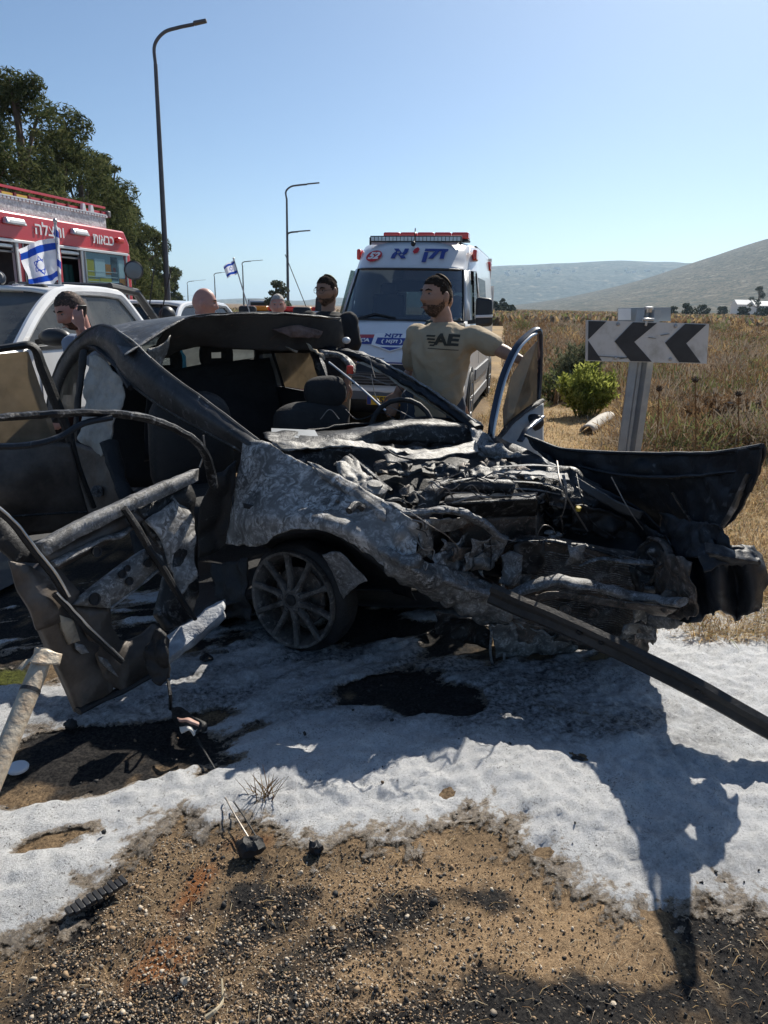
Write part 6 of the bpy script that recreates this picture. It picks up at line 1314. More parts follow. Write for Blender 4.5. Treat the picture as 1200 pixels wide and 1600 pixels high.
for x in (27, 33, 92, 128): MB().box((-.02, y_of(x), 1.70), (.06, .10, 1.4)).build('locker_pillar', M['white'] if x in (27, 128) else M['red'], fe)
for x in (24, 36, 125, 131): MB().box((.012, y_of(x), 1.70), (.02, .03, 1.4)).build('pillar_strip', M['grey_plastic'], fe)
for k_ in range(5): 
    yq = y_of(98) + k_ * .14; MB().tube([(-.3, yq, 1.0), (-.28, yq + .03, 1.5), (-.3, yq, 2.15)], .06, 8).build('folded_hose', M['teal'], fe, smooth=60)
for k_ in range(4): MB().box((-.38, y_of(2) + k_ * .25 - .5, 1.6), (.10, .03, 1.2)).build('rack_bar', M['grey_plastic'], fe)
dp = mat('tread_plate', (.70, .69, .67), .5, .3, c2=(.46, .45, .44), scale=18, lo=.45, hi=.55, bump=.5, bscale=26)
MB().box((-.10, (Lf + y_of(172, 350)) / 2, 2.93), (.03, y_of(172, 350) - Lf, .20)).build('tread_plate', dp, fe)
tm = MB()
for i in range(90):
    y = y_of(172, 350) - i * .085
    if y < Lf: break
    tm.box((-.085, y, 3.045), (.05, .055, .035))
tm.box((-.085, (Lf + y_of(172, 350)) / 2, 3.07), (.06, y_of(172, 350) - Lf, .018))
props(tm.build('perforated_edge', M['white'], fe), kind='stuff')
lad = MB(); yl0, yl1 = Lf, y_of(186, 333)
for x in (-.30, -.85): lad.box((x, (yl0 + yl1) / 2, 3.24), (.035, yl1 - yl0, .035)).box((x, (yl0 + yl1) / 2, 3.11), (.035, yl1 - yl0, .10))
ld = lad.build('ladder', M['red'], fe)
for i in range(24):
    y = yl1 - .15 - i * .33
    if y < Lf: break
    MB().cyl((-.30, y, 3.12), (-.85, y, 3.12), .016, 8).build('rung', M['alu'], ld)
    MB().box((-.275, y, 3.11), (.03, .05, .12)).build('ladder_clip', mat('dark_red', (.18, .01, .015), .5) if i == 0 else bpy.data.materials['dark_red'], ld)
for (x0_, x1_, m_) in ((0, 18, 'white_print'), (26, 43, 'yellow'), (47, 65, 'yellow')): 
    y0_, y1_ = y_of(x0_, 305), y_of(x1_, 310); MB().box((-.272, (y0_ + y1_) / 2, 3.115), (.012, y1_ - y0_, .075)).build('reflective_label', M[m_], ld)
for x in (148, 160): MB().prism([(-.2, y_of(x, 335) - .07, 3.03), (-.2, y_of(x, 335) + .07, 3.03), (-.2, y_of(x, 335) + .03, 3.22), (-.2, y_of(x, 335) - .03, 3.22)], (-.05, 0, 0)).build('ladder_bracket', M['white'], fe)
MB().box((-.3, yl1 + .06, 3.13), (.12, .10, .12)).build('ladder_foot', M['grey_plastic'], fe, bevel=.02)
fm4 = lambda px, py, off=.012: basis(Vector((off, *fpx(px, py))), (0, 1, 0), (0, 0, 1))
text('side_lettering', 'כבאות', .25, M['white_print'], fe, fm4(161, 375), rtl=True, bold=.004, sx=1.0)
text('side_lettering', 'והצלה', .25, M['white_print'], fe, fm4(77, 361), rtl=True, bold=.004, sx=1.15)
text('side_lettering', 'ז', .27, M['white_print'], fe, fm4(-7, 351), bold=.004)
for x, y in ((20, 346), (122, 363)):
    p = fpx(x, y); lo_ = MB().hexa([Vector(q) for q in [(0, p[0] - .24, p[1] - .05), (.09, p[0] - .22, p[1] - .05), (.09, p[0] + .22, p[1] - .05), (0, p[0] + .24, p[1] - .05), (0, p[0] - .22, p[1] + .05), (.05, p[0] - .2, p[1] + .05), (.05, p[0] + .2, p[1] + .05), (0, p[0] + .22, p[1] + .05)]]).build('side_lamp', M['alu'], fe, bevel=.015)
    MB().box((.088, p[0], p[1] - .012), (.01, .34, .035)).build('lamp_lens', M['white_print'], lo_)
p = fpx(185, 376); MB().box((.03, p[0], p[1]), (.08, .22, .10)).build('red_marker_lamp', M['redlens'], fe, bevel=.03)
for y in (-1.3, -6.6): add_wheel(fe, .02, y, .5, .3, 1); add_wheel(fe, -2.5, y, .5, .3, -1)
# ------------------------------------------------------------------ people
SK = {'tan': mat('skin_tan', (.34, .185, .12), .5, c2=(.43, .25, .175), scale=14, bump=.15, bscale=300), 'ruddy': mat('skin_ruddy', (.46, .22, .17), .5, c2=(.50, .26, .20), scale=20), 'olive': mat('skin_olive', (.27, .155, .10), .55, c2=(.31, .18, .12), scale=20)}
HAIR = {'buzz': mat('buzz_cut_hair', (.05, .034, .026), .85, c2=(.10, .066, .05), scale=40), 'dark': mat('dark_hair', (.026, .019, .014), .95, c2=(.055, .04, .03), scale=60, bump=.8, bscale=160, spec=.1), 'stubble': mat('beard_hair', (.045, .028, .018), .8, c2=(.13, .075, .05), scale=90), 'grey': mat('grey_hair', (.42, .40, .37), .8, c2=(.28, .26, .24), scale=60), 'brown': mat('brown_hair', (.05, .03, .018), .8, c2=(.09, .055, .03), scale=40, bump=.8, bscale=90)}
for hm_, dens in ((HAIR['stubble'], .62), (HAIR['buzz'], .75)):
    n_ = hm_.node_tree.nodes; L_ = hm_.node_tree.links; nz_ = n_.new('ShaderNodeTexNoise'); nz_.inputs['Scale'].default_value = 330; nz_.inputs['Detail'].default_value = 2; tcc = n_.new('ShaderNodeTexCoord'); L_.new(tcc.outputs['Object'], nz_.inputs['Vector'])
    mr_ = n_.new('ShaderNodeMapRange'); mr_.inputs['From Min'].default_value = .62 - dens * .3; mr_.inputs['From Max'].default_value = .70 - dens * .3; L_.new(nz_.outputs['Fac'], mr_.inputs['Value'])
    tb_ = n_.new('ShaderNodeBsdfTransparent'); mx_ = n_.new('ShaderNodeMixShader'); L_.new(mr_.outputs['Result'], mx_.inputs[0]); L_.new(tb_.outputs[0], mx_.inputs[1]); L_.new(n_['Principled BSDF'].outputs[0], mx_.inputs[2]); L_.new(mx_.outputs[0], n_['Material Output'].inputs[0])
CL = {'beige': mat('beige_shirt', (.48, .385, .26), .9, c2=(.42, .33, .215), scale=4, bump=.9, bscale=9), 'black': mat('black_shirt', (.012, .012, .014), .9, c2=(.02, .02, .022), scale=6), 'bluegrey': mat('blue_grey_shirt', (.20, .25, .34), .9, c2=(.25, .30, .38), scale=6, bump=.2, bscale=30), 'white': mat('white_shirt', (.60, .63, .68), .9, c2=(.5, .53, .58), scale=5), 'jeans': mat('dark_jeans', (.030, .042, .065), .9, c2=(.05, .065, .09), scale=8), 'khaki': mat('khaki_trousers', (.12, .10, .07), .9), 'green': mat('olive_shirt', (.06, .065, .045), .9)}
def headfun(d):
    x, y, z = d.x * .077, d.y * .098, d.z * .121
    g = lambda v, s: math.exp(-(v / s) ** 2)
    t = max(0, min(1, (-.015 - z) / .10)); x *= 1 - .30 * t * t ** .3
    if y > 0: y *= 1 - .40 * t
    if z > .04: y *= 1 + .04 * (z - .04) / .08
    if y < 0:
        fx_ = g(x, .05)
        y -= .012 * g(x, .028) * g(z + .100, .022)
        nz_ = 0 if z > .03 else (min(1, (.03 - z) / .055) if z > -.030 else max(0, 1 - (-.030 - z) / .014))
        y -= .030 * nz_ * g(x, .0125 + .006 * nz_)
        y += .010 * g(abs(x) - .032, .017) * g(z - .013, .013)
        y -= .006 * g(z - .034, .010) * fx_
        y -= .007 * g(x, .022) * (g(z + .060, .007) + g(z + .074, .008))
        y += .004 * g(x, .02) * g(z + .067, .003)
        x += math.copysign(.004, x) * g(z + .018, .02) * g(abs(x) - .055, .02)
    return Vector((x, y, z))
def head_grid(nu=56, nv=44):
    return [[headfun(Vector((math.sin(math.pi * i / nv) * math.sin(2 * math.pi * j / nu), -math.sin(math.pi * i / nv) * math.cos(2 * math.pi * j / nu), math.cos(math.pi * i / nv)))) for j in range(nu)] for i in range(nv + 1)]
HG = head_grid()
def head_part(pred, off, seed=0, na=.002):
    nv, nu = len(HG) - 1, len(HG[0]); mb = MB(); keep = {}
    vs_ = []
    for i in range(nv + 1):
        for j in range(nu):
            p = HG[i][j]; n_ = Vector((p.x / .077 ** 2, p.y / .098 ** 2, p.z / .121 ** 2)).normalized()
            vs_.append(p + n_ * (off + na * mnoise.noise(p * 90 + Vector((seed, 0, 0)))))
    fs = []
    for i in range(nv):
        for j in range(nu):
            k_ = (j + 1) % nu; c = (HG[i][j] + HG[i + 1][k_]) / 2
            if pred(c): fs.append((i * nu + j, i * nu + k_, (i + 1) * nu + k_, (i + 1) * nu + j))
    used_ = sorted({q for f in fs for q in f}); mp = {q: n_ for n_, q in enumerate(used_)}
    return mb.add([vs_[q] for q in used_], [tuple(mp[q] for q in f) for f in fs])
def hair_line(p): return p.z > np.interp(p.y, [-.10, -.06, -.035, -.02, .005, .03, .05, .1], [.066, .062, .05, .010, .022, .012, -.045, -.055])
def short_back(p): return -.075 < p.z < .055 and p.z > np.interp(p.y, [-.03, -.01, .01, .04, .1], [.07, .03, .01, -.05, -.07])
def beard_line(p): return p.z < np.interp(p.y, [-.12, -.09, -.06, -.02, .01, .02], [-.046, -.046, -.052, -.045, .005, -.2]) and not (abs(p.x) < .017 and -.082 < p.z < -.056) and p.z > -.135
def limb(mb, pts, rad_, n=14, k=18):
    mb.tube(crom([Vector(p) for p in pts], k), [float(np.interp(i / (k - 1), np.linspace(0, 1, len(rad_)), rad_)) for i in range(k)], n)
    for p, r_ in ((pts[0], rad_[0]), (pts[-1], rad_[-1])): mb.ball(p, r_ * .99, 12, 8)
def hand(mb, w, d, up, curl=.5, sgn=1, s=1.0):
    """palm, four bent fingers of unequal length and a thumb leaving the palm's side"""
    d = Vector(d).normalized(); up = Vector(up); sd_ = d.cross(up).normalized(); up = sd_.cross(d)
    rows_ = []
    for f, hw, ht in ((-.01, .024, .020), (.02, .032, .017), (.05, .040, .015), (.085, .041, .013), (.095, .036, .010)):
        rows_.append([w + d * f * s + sd_ * (math.cos(a) * hw * s) + up * (math.sin(a) * ht * s) for a in np.linspace(0, 2 * math.pi, 13)[:-1]])
    mb.loft(rows_)
    for q, (o, l) in enumerate(((-.030, .062), (-.010, .075), (.010, .070), (.029, .055))):
        p = w + (d * .088 + sd_ * (o * sgn)) * s; dr = d.copy(); pts = [p - d * .02 * s, p]
        for j, sg in enumerate((.45, .32, .23)):
            a = curl * (.5 + .35 * j); dr = (dr * math.cos(a) - up * math.sin(a)).normalized(); p = p + dr * l * sg * s * 1.05; pts.append(p)
        mb.tube(pts, [.0095 * s, .0095 * s, .009 * s, .0082 * s, .007 * s], 8); mb.ball(pts[-1], .0072 * s, 8, 6)
    p = w + (d * .025 - sd_ * (.030 * sgn)) * s; q1 = p + (d * .028 - sd_ * (.026 * sgn) - up * .012) * s; q2 = q1 + (d * .030 - sd_ * (.004 * sgn) - up * .016 * (1 + curl)) * s; q3 = q2 + (d * .022 + sd_ * (.006 * sgn) - up * .008) * s
    mb.tube([w + d * .01, p, q1, q2, q3], [.014 * s, .014 * s, .0115 * s, .0105 * s, .008 * s], 8); mb.ball(q3, .0082 * s, 8, 6)
def remesh(o, vox, sm=2):
    md = o.modifiers.new('skin_join', 'REMESH'); md.mode = 'VOXEL'; md.voxel_size = vox; md.use_smooth_shade = True
    if sm: s_ = o.modifiers.new('soften', 'SMOOTH'); s_.factor = .5; s_.iterations = sm
    return o
def person(label, base, yaw, J, skin, shirt, trousers, hair='dark', beard=True, bald=False, head_yaw=0, head_pitch=0, head_roll=0, vox=.007, sleeve='short', hands=(True, True), curl=(.5, .5), hdir=(None, None), kippah=None, build=1.0, hs=1.0, glasses=False, hair_off=.002):
    """J: world places of pelvis, chest, neck, head, shoulders, elbows, wrists (l = towards +x when facing the camera)."""
    t_ = thing('person', label, 'person', base)
    fw_ = Vector((math.sin(yaw), -math.cos(yaw), 0)); sx_ = Vector((math.cos(yaw), math.sin(yaw), 0))
    pel, che, nek, hed = J['pelvis'], J['chest'], J['neck'], J['head']
    sh = {'l': J['sl'], 'r': J['sr']}; el = {'l': J['el'], 'r': J['er']}; wr = {'l': J['wl'], 'r': J['wr']}
    def torso(g, NSP=60, NA=64):
        sp = crom([pel + (pel - che) * .28, pel, pel.lerp(che, .5), che, che.lerp(nek, .62), nek], NSP)
        ax_ = (sh['l'] - sh['r']).normalized(); rings = []
        for i, c in enumerate(sp):
            f = i / (NSP - 1); w = float(np.interp(f, [0, .18, .4, .62, .8, .9, 1], [.155, .168, .152, .178, .185, .125, .064])) * build + g * (1 if f < .93 else .3)
            dth = float(np.interp(f, [0, .2, .4, .62, .8, .9, 1], [.10, .112, .105, .118, .10, .075, .06])) * build + g * (1 if f < .93 else .3)
            axx = sx_.lerp(ax_, min(1, f * 1.5)).normalized(); axx = Vector((axx.x, axx.y, axx.z * (1 if f > .5 else f))).normalized(); fy = axx.cross(Vector((0, 0, 1))).normalized()
            rings.append([c + axx * (w * math.copysign(abs(math.cos(a)) ** .85, math.cos(a))) + fy * (dth * math.copysign(abs(math.sin(a)) ** .85, math.sin(a))) for a in np.linspace(0, 2 * math.pi, NA + 1)[:-1]])
        return rings
    hm = Matrix.Translation(hed) @ Matrix.Rotation(head_yaw, 4, 'Z') @ Matrix.Rotation(head_roll, 4, 'Y') @ Matrix.Rotation(head_pitch, 4, 'X') @ Matrix.Diagonal((hs, hs, hs, 1))
    b = MB(); b.loft(torso(-.008))
    b.grid([[hm @ p for p in r_] for r_ in HG], closed=True)
    for s in (-1, 1): b.ball(hm @ Vector((s * .079, .012, -.004)), (.011, .022, .033), 12, 8, rot=hm.to_3x3())
    b.tube([nek - Vector((0, 0, .05)), nek.lerp(hed, .3), hm @ Vector((0, .025, -.06))], [.066, .058, .056], 16)
    for i, s in enumerate(('l', 'r')):
        limb(b, [che.lerp(sh[s], .75), sh[s], sh[s].lerp(el[s], .5), el[s]], [.055, .056, .047, .040])
        limb(b, [el[s], el[s].lerp(wr[s], .35), wr[s]], [.041, .041, .026])
        if hands[i]:
            d = (wr[s] - el[s]).normalized() if hdir[i] is None else Vector(hdir[i]); upv_ = Vector((0, -1, .2)) if abs(d.y) < .8 else Vector((0, 0, 1))
            hand(b, wr[s] + d * .01, d, upv_, curl[i], 1 if s == 'l' else -1, 1.0)
    hipx = .095
    feet = {}
    for s, sg in (('l', 1), ('r', -1)):
        h = pel + sx_ * hipx * sg; a = Vector((pel.x, pel.y, 0)) + sx_ * (.13 * sg) + Vector((0, 0, .08)); kn = h.lerp(a, .5) + fw_ * .03
        limb(b, [h, h.lerp(kn, .5), kn], [.085, .078, .055]); limb(b, [kn, kn.lerp(a, .35), a], [.054, .056, .036]); feet[s] = (h, kn, a)
        b.tube([a - fw_ * .05 - Vector((0, 0, .04)), a + fw_ * .08 - Vector((0, 0, .045)), a + fw_ * .17 - Vector((0, 0, .055))], [.036, .042, .028], 10)
    body = remesh(b.build('body', skin, t_, world=True), vox, 1)
    # clothes
    c = MB(); c.loft(torso(.016))
    for s in ('l', 'r'):
        e_ = .72 if sleeve == 'short' else 1.0
        end = sh[s].lerp(el[s], e_)
        limb(c, [che.lerp(sh[s], .72), sh[s], end], [.078, .073, .066 if sleeve == 'short' else .055])
        if sleeve == 'long': limb(c, [el[s], el[s].lerp(wr[s], .9)], [.054, .040])
    o1 = Vector((hed.x * 7, hed.y, 3)); wv = []
    for p in c.v:                        # folds that run down and across the cloth
        p = Vector(p); dn = (p - Vector((che.x, che.y, p.z))); dn.z = 0; dn = dn.normalized() if dn.length > .01 else dn
        a1 = mnoise.noise(Vector((p.x * 9 + p.z * 5, p.y * 9, p.z * 3.0)) + o1); a2 = mnoise.noise(Vector((p.x * 22 - p.z * 12, p.y * 20, p.z * 14)) + o1)
        wv.append(tuple(p + dn * ((.5 - 1.5 * abs(a1)) * .032 + (.4 - abs(a2)) * .016)))
    c.v = wv
    remesh(c.build('shirt', CL[shirt] if isinstance(shirt, str) else shirt, t_, world=True), .009, 1)
    q = MB()
    for s in ('l', 'r'):
        h, kn, a = feet[s]; limb(q, [h + Vector((0, 0, .06)), h.lerp(kn, .5), kn, a + Vector((0, 0, .02))], [.118, .100, .078, .068])
    rg_ = torso(.02); q.loft(rg_[:16]); q.jitter(.007, 9, 2)
    remesh(q.build('trousers', CL[trousers], t_, world=True), .014, 1)
    for s in ('l', 'r'):
        a = feet[s][2]; MB().tube(crom([a - fw_ * .08 - Vector((0, 0, .035)), a - Vector((0, 0, .025)), a + fw_ * .10 - Vector((0, 0, .042)), a + fw_ * .19 - Vector((0, 0, .052))], 10), [.04, .05, .052, .052, .052, .05, .048, .045, .04, .028], 12).build('shoe', M['black'], t_, world=True, smooth=60)
    # hair, brows, eyes
    def hp(mb): mb.v = [tuple(hm @ Vector(p)) for p in mb.v]; return mb
    if not bald: hp(head_part(hair_line, hair_off, 1, .005)).build('hair', HAIR[hair], t_, world=True, smooth=180, solid=.002)
    elif bald == 'sides': hp(head_part(short_back, .003, 1, .002)).build('hair', HAIR[hair], t_, world=True, smooth=180, solid=.003)
    if beard: hp(head_part(beard_line, .0015, 2, .0022)).build('beard', HAIR['stubble'] if beard is True else HAIR[beard], t_, world=True, smooth=180, solid=.003)
    for s in (-1, 1):
        hp(MB().ball((s * .032, -.0755, .013), (.0105, .0105, .0055), 12, 8)).build('eye', mat('eye_white', (.32, .29, .27), .3) if 'eye_white' not in bpy.data.materials else bpy.data.materials['eye_white'], t_, world=True, smooth=60)
        hp(MB().ball((s * .032, -.0845, .013), (.0062, .004, .0055), 10, 6)).build('iris', M['black'], t_, world=True, smooth=60)
        hp(MB().tube([(s * .014, -.096, .031), (s * .034, -.092, .037), (s * .052, -.080, .030)], [.004, .0048, .003], 6)).build('eyebrow', HAIR['dark' if hair != 'grey' else 'grey'], t_, world=True, smooth=60)
    hp(MB().tube([(-.020, -.098, -.067), (-.008, -.1035, -.066), (.008, -.1035, -.066), (.020, -.098, -.067)], [.0025, .004, .004, .0025], 6)).build('lips', mat('lips', (.24, .10, .08), .5) if 'lips' not in bpy.data.materials else bpy.data.materials['lips'], t_, world=True, smooth=60)
    if kippah: hp(head_part(lambda p: (p.y - .045) ** 2 + p.x ** 2 < .046 ** 2 and p.z > .05, .009, 3, .001)).build('skullcap', kippah, t_, world=True, smooth=180, solid=.003)
    if glasses:
        g_ = MB()
        for s in (-1, 1): g_.tube([(s * (.033 + .024 * math.cos(a)), -.104 + .012 * abs(math.cos(a)) * (1 if math.cos(a) > 0 else 0), .010 + .018 * math.sin(a)) for a in np.linspace(0, 6.283, 18)], .0016, 5); g_.tube([(s * .057, -.09, .014), (s * .080, .0, .012)], .0016, 5)
        g_.tube([(-.009, -.104, .014), (.009, -.104, .014)], .0016, 5)
        hp(g_).build('glasses', M['black'], t_, world=True)
    return t_, hm
kip = mat('brown_skullcap', (.10, .065, .035), .9, c2=(.16, .11, .06), scale=60)
Y0 = 4.66
J = dict(pelvis=P(676, 645, Y0 + .06), chest=P(690, 548, Y0), neck=P(694, 503, Y0 + .02), head=P(682, 463, Y0 - .02), sl=P(742, 527, Y0 - .10), sr=P(652, 525, Y0 + .10), el=P(778, 545, Y0 - .14), er=P(644, 580, Y0 + .20), wl=P(812, 556, Y0 - .20), wr=P(622, 612, Y0 + .12))
J['el'] = J['sl'].lerp(P(818, 566, Y0 - .26), .46); J['wl'] = P(815, 563, Y0 - .26)
p1_, hm1 = person('bearded man in beige T-shirt with dark print, hand on the open car door', (J['pelvis'].x, J['pelvis'].y, 0), R(-18), J, SK['tan'], 'beige', 'jeans', head_yaw=R(-54), head_pitch=R(-1), head_roll=R(0), vox=.006, kippah=kip, hs=1.0, build=.94, curl=(.7, .35), hdir=((.5, .1, -.5), (-.35, -.2, -1)))
# print on the shirt
pc = P(684, 531, Y0 - .152); xa = (J['sl'] - J['sr']).normalized(); xa = Vector((xa.x, xa.y, 0)).normalized()
pmat = basis(pc, xa, (0, .10, 1))
prm = mat('shirt_print', (.05, .047, .035), .9)
pm_inv = rootmat(p1_).inverted()
text('shirt_print', 'AE', .088, prm, p1_, pm_inv @ pmat @ Matrix.Translation((.035, 0, 0)), ext=0, sx=1.35, bold=.004)
for i in range(4): plate('shirt_print_bar', [(-.09 + .010 * i, .026 - .018 * i), (-.03, .026 - .018 * i), (-.034, .016 - .018 * i), (-.094 + .010 * i, .016 - .018 * i)], prm, p1_, pm_inv @ pmat, .001, 0)
plate('shirt_print_bar', [(-.07, -.05), (.11, -.05), (.11, -.054), (-.07, -.054)], prm, p1_, pm_inv @ pmat, .001, 0)
shirt1 = [c for c in p1_.children if c.name.startswith('shirt') and 'print' not in c.name][0]
for c in p1_.children:
    if 'print' in c.name:
        sb_ = c.modifiers.new('finer', 'SUBSURF'); sb_.subdivision_type = 'SIMPLE'; sb_.levels = 3; sb_.render_levels = 3; M_ = pm_inv @ pmat; c.data.transform(M_.inverted()); c.matrix_local = M_
        md = c.modifiers.new('lie_on_cloth', 'SHRINKWRAP'); md.target = shirt1; md.wrap_method = 'PROJECT'; md.use_project_z = True; md.use_negative_direction = True; md.use_positive_direction = True; md.wrap_mode = 'ABOVE_SURFACE'; md.offset = .004
# the others, mostly hidden by the wreck
def simple(label, hx, hy, Y_, yaw, skin, shirt, hs=1.0, lean=0.0, **kw):
    h = P(hx, hy, Y_); fw_ = Vector((math.sin(yaw), -math.cos(yaw), 0)); s_ = Vector((math.cos(yaw), math.sin(yaw), 0))
    nek = h - Vector((0, 0, .155 * hs)) - fw_ * (.03 + lean * .15); che = nek - Vector((0, 0, .20)) - fw_ * lean * .25; pel = Vector((che.x, che.y, max(.86, che.z - .42))) - fw_ * lean * .5
    J_ = dict(pelvis=pel, chest=che, neck=nek, head=h, sl=nek + s_ * .19 - Vector((0, 0, .075)), sr=nek - s_ * .19 - Vector((0, 0, .075)))
    J_['el'] = J_['sl'] + s_ * .05 - Vector((0, 0, .28)); J_['er'] = J_['sr'] - s_ * .05 - Vector((0, 0, .28)); J_['wl'] = J_['el'] + fw_ * .12 - Vector((0, 0, .22)); J_['wr'] = J_['er'] + fw_ * .12 - Vector((0, 0, .22))
    J_.update(kw.pop('joints', {}))
    return person(label, (pel.x, pel.y, 0), yaw, J_, skin, shirt, kw.pop('trousers', 'khaki'), hs=hs, **kw)
ph = P(127, 492, 5.58)
h_ = P(112, 485, 5.7)
simple('balding man in a blue grey shirt bending his head over a phone at his ear', 112, 485, 5.7, R(-35), SK['ruddy'], 'bluegrey', hs=1.16, lean=.55, head_yaw=R(-42), head_pitch=R(26), hair='buzz', hair_off=.0015, beard=True, vox=.008, joints=dict(el=P(152, 545, 5.65), wl=P(128, 514, 5.55)), hdir=((-.15, -.1, 1), None), curl=(.9, .5))
phn = thing('mobile_phone', 'black mobile phone held to the ear of the balding man', 'phone', ph)
MB().box((0, 0, 0), (.012, .07, .145), Matrix.Rotation(R(-30), 3, 'Z') @ Matrix.Rotation(R(18), 3, 'Y')).build('case', M['black'], phn, bevel=.004)
MB().box((-.007, 0, .0), (.002, .064, .135), Matrix.Rotation(R(-30), 3, 'Z') @ Matrix.Rotation(R(18), 3, 'Y')).build('screen', M['dark'], phn)
simple('bald man in a white shirt seen from behind with his face turned right', 319, 474, 7.0, R(70), SK['ruddy'], 'white', hs=1.10, head_yaw=R(100), head_pitch=R(6), bald=True, beard=False, vox=.008)
simple('man with short grey hair, only his face showing over the wreck roof', 434, 478, 8.0, R(0), SK['ruddy'], 'white', head_yaw=R(8), hair='grey', beard=False, vox=.009, hs=.98)
simple('dark bearded man with glasses in a black T-shirt standing left of the white van', 511, 455, 6.5, R(-25), SK['olive'], 'black', head_yaw=R(-38), head_pitch=R(6), hair='dark', beard=True, vox=.008, kippah=mat('green_skullcap', (.20, .19, .11), .9), glasses=True, hs=1.05)
simple('curly brown haired person hidden behind the man in beige', 691, 468, 5.9, R(100), SK['tan'], 'green', head_yaw=R(150), hair='brown', beard=False, vox=.009)
# ------------------------------------------------------------------ chevron sign
sg = thing('chevron_sign', 'black and white chevron sign with arrows pointing left on a grey steel post', 'road sign', (P(992, 705, 6).x, 6.0, 0))
S0, S1, S2, S3 = P(917, 500, 5.9), P(1108, 506, 6.05), P(1104, 573, 6.05), P(916, 564, 5.9)
sx = (S1 - S0); sy = (S0 - S3); sz = sx.cross(sy).normalized()
if sz.y > 0: sz = -sz
def sq(u, v, off=0.0): return S3 + sx * u + sy * v + sz * off
MB().prism([sq(0, 0), sq(1, 0), sq(1, 1), sq(0, 1)], -sz * .022).build('panel', mat('sign_white', (.60, .60, .58), .5, c2=(.36, .35, .31), scale=7, lo=.5, hi=.78), sg, world=True)
sb = mat('sign_black', (.016, .019, .024), .45, c2=(.03, .033, .04), scale=12)
for pts in ([(.012, .98), (.155, .98), (.012, .53)], [(.012, .50), (.012, .02), (.125, .02)],
            [(.37, .98), (.565, .98), (.385, .50), (.535, .02), (.36, .02), (.225, .5)], [(.80, .98), (.975, .98), (.815, .5), (.945, .02), (.765, .02), (.64, .5)]):
    MB().prism([sq(u, v, .002) for u, v in pts], sz * .003).build('chevron_mark', sb, sg, world=True)
for u, v in ((.25, .92), (.72, .92), (.235, .09), (.69, .09)): 
    c = sq(u, v, .002); MB().lathe(c, sz, [(0, .014), (.006, .014), (.009, .008), (.009, .001)], 12).build('bolt', M['steel'], sg, world=True)
MB().bar(sq(.06, .13, .003), sq(.33, .10, .003), .004, .012, sz).bar(sq(.27, .07, .003), sq(.35, .12, .003), .004, .01, sz).build('scuff_mark', sb, sg, world=True)
MB().bar(sq(.50, .62, .003), sq(.56, .60, .003), .003, .01, sz).bar(sq(.60, .68, .003), sq(.67, .72, .003), .003, .018, sz).build('scuff_mark', M['grey_plastic'], sg, world=True)
bT, bB = P(1013, 484, 6.12), Vector((P(984, 712, 6.12).x - .03, 6.12, -.1))
ax_ = (bT - bB).normalized(); sd_ = ax_.cross(Vector((0, 1, 0))).normalized()
if sd_.x < 0: sd_ = -sd_
fr_ = sd_.cross(ax_); fr_ = -fr_ if fr_.y > 0 else fr_
prof = [(-.095, .0), (-.095, .02), (-.04, .035), (-.02, .01), (-.012, -.01), (.012, -.01), (.02, .01), (.04, .035), (.095, .02), (.095, 0), (.04, .028), (.015, -.016), (-.015, -.016), (-.04, .028)]
MB().loft([[bB.lerp(bT, f) + sd_ * a + fr_ * b for a, b in prof] for f in np.linspace(0, 1, 12)]).build('post', mat('galvanised_post', (.27, .30, .33), .45, .6, c2=(.36, .39, .42), scale=7, bump=.1), sg, world=True, smooth=30)
R0, R1 = P(966, 481, 6.22), P(1048, 480, 6.22); 
MB().prism([R0, R1, P(1048, 502, 6.22), P(966, 502, 6.22)], (0, .02, 0)).build('rear_panel', mat('sign_back', (.30, .33, .36), .4, .5), sg, world=True)
MB().prism([P(966, 482, 6.205), P(986, 482, 6.205), P(986, 500, 6.205), P(966, 500, 6.205)], (0, .006, 0)).build('rear_panel_face', M['white_print'], sg, world=True)
MB().bar(sq(.44, 1.06, .02), sq(.53, 1.06, .02), .03, .02).bar(sq(.47, .90, .01), sq(.48, 1.07, .01), .02, .012, sz).build('clamp', M['alu'], sg, world=True, bevel=.004)
MB().lathe(P(1014, 482, 6.12), (0, 0, 1), [(-.03, .03), (0, .035), (.012, .035), (.016, .001)], 14).build('post_cap', M['alu'], sg, world=True)

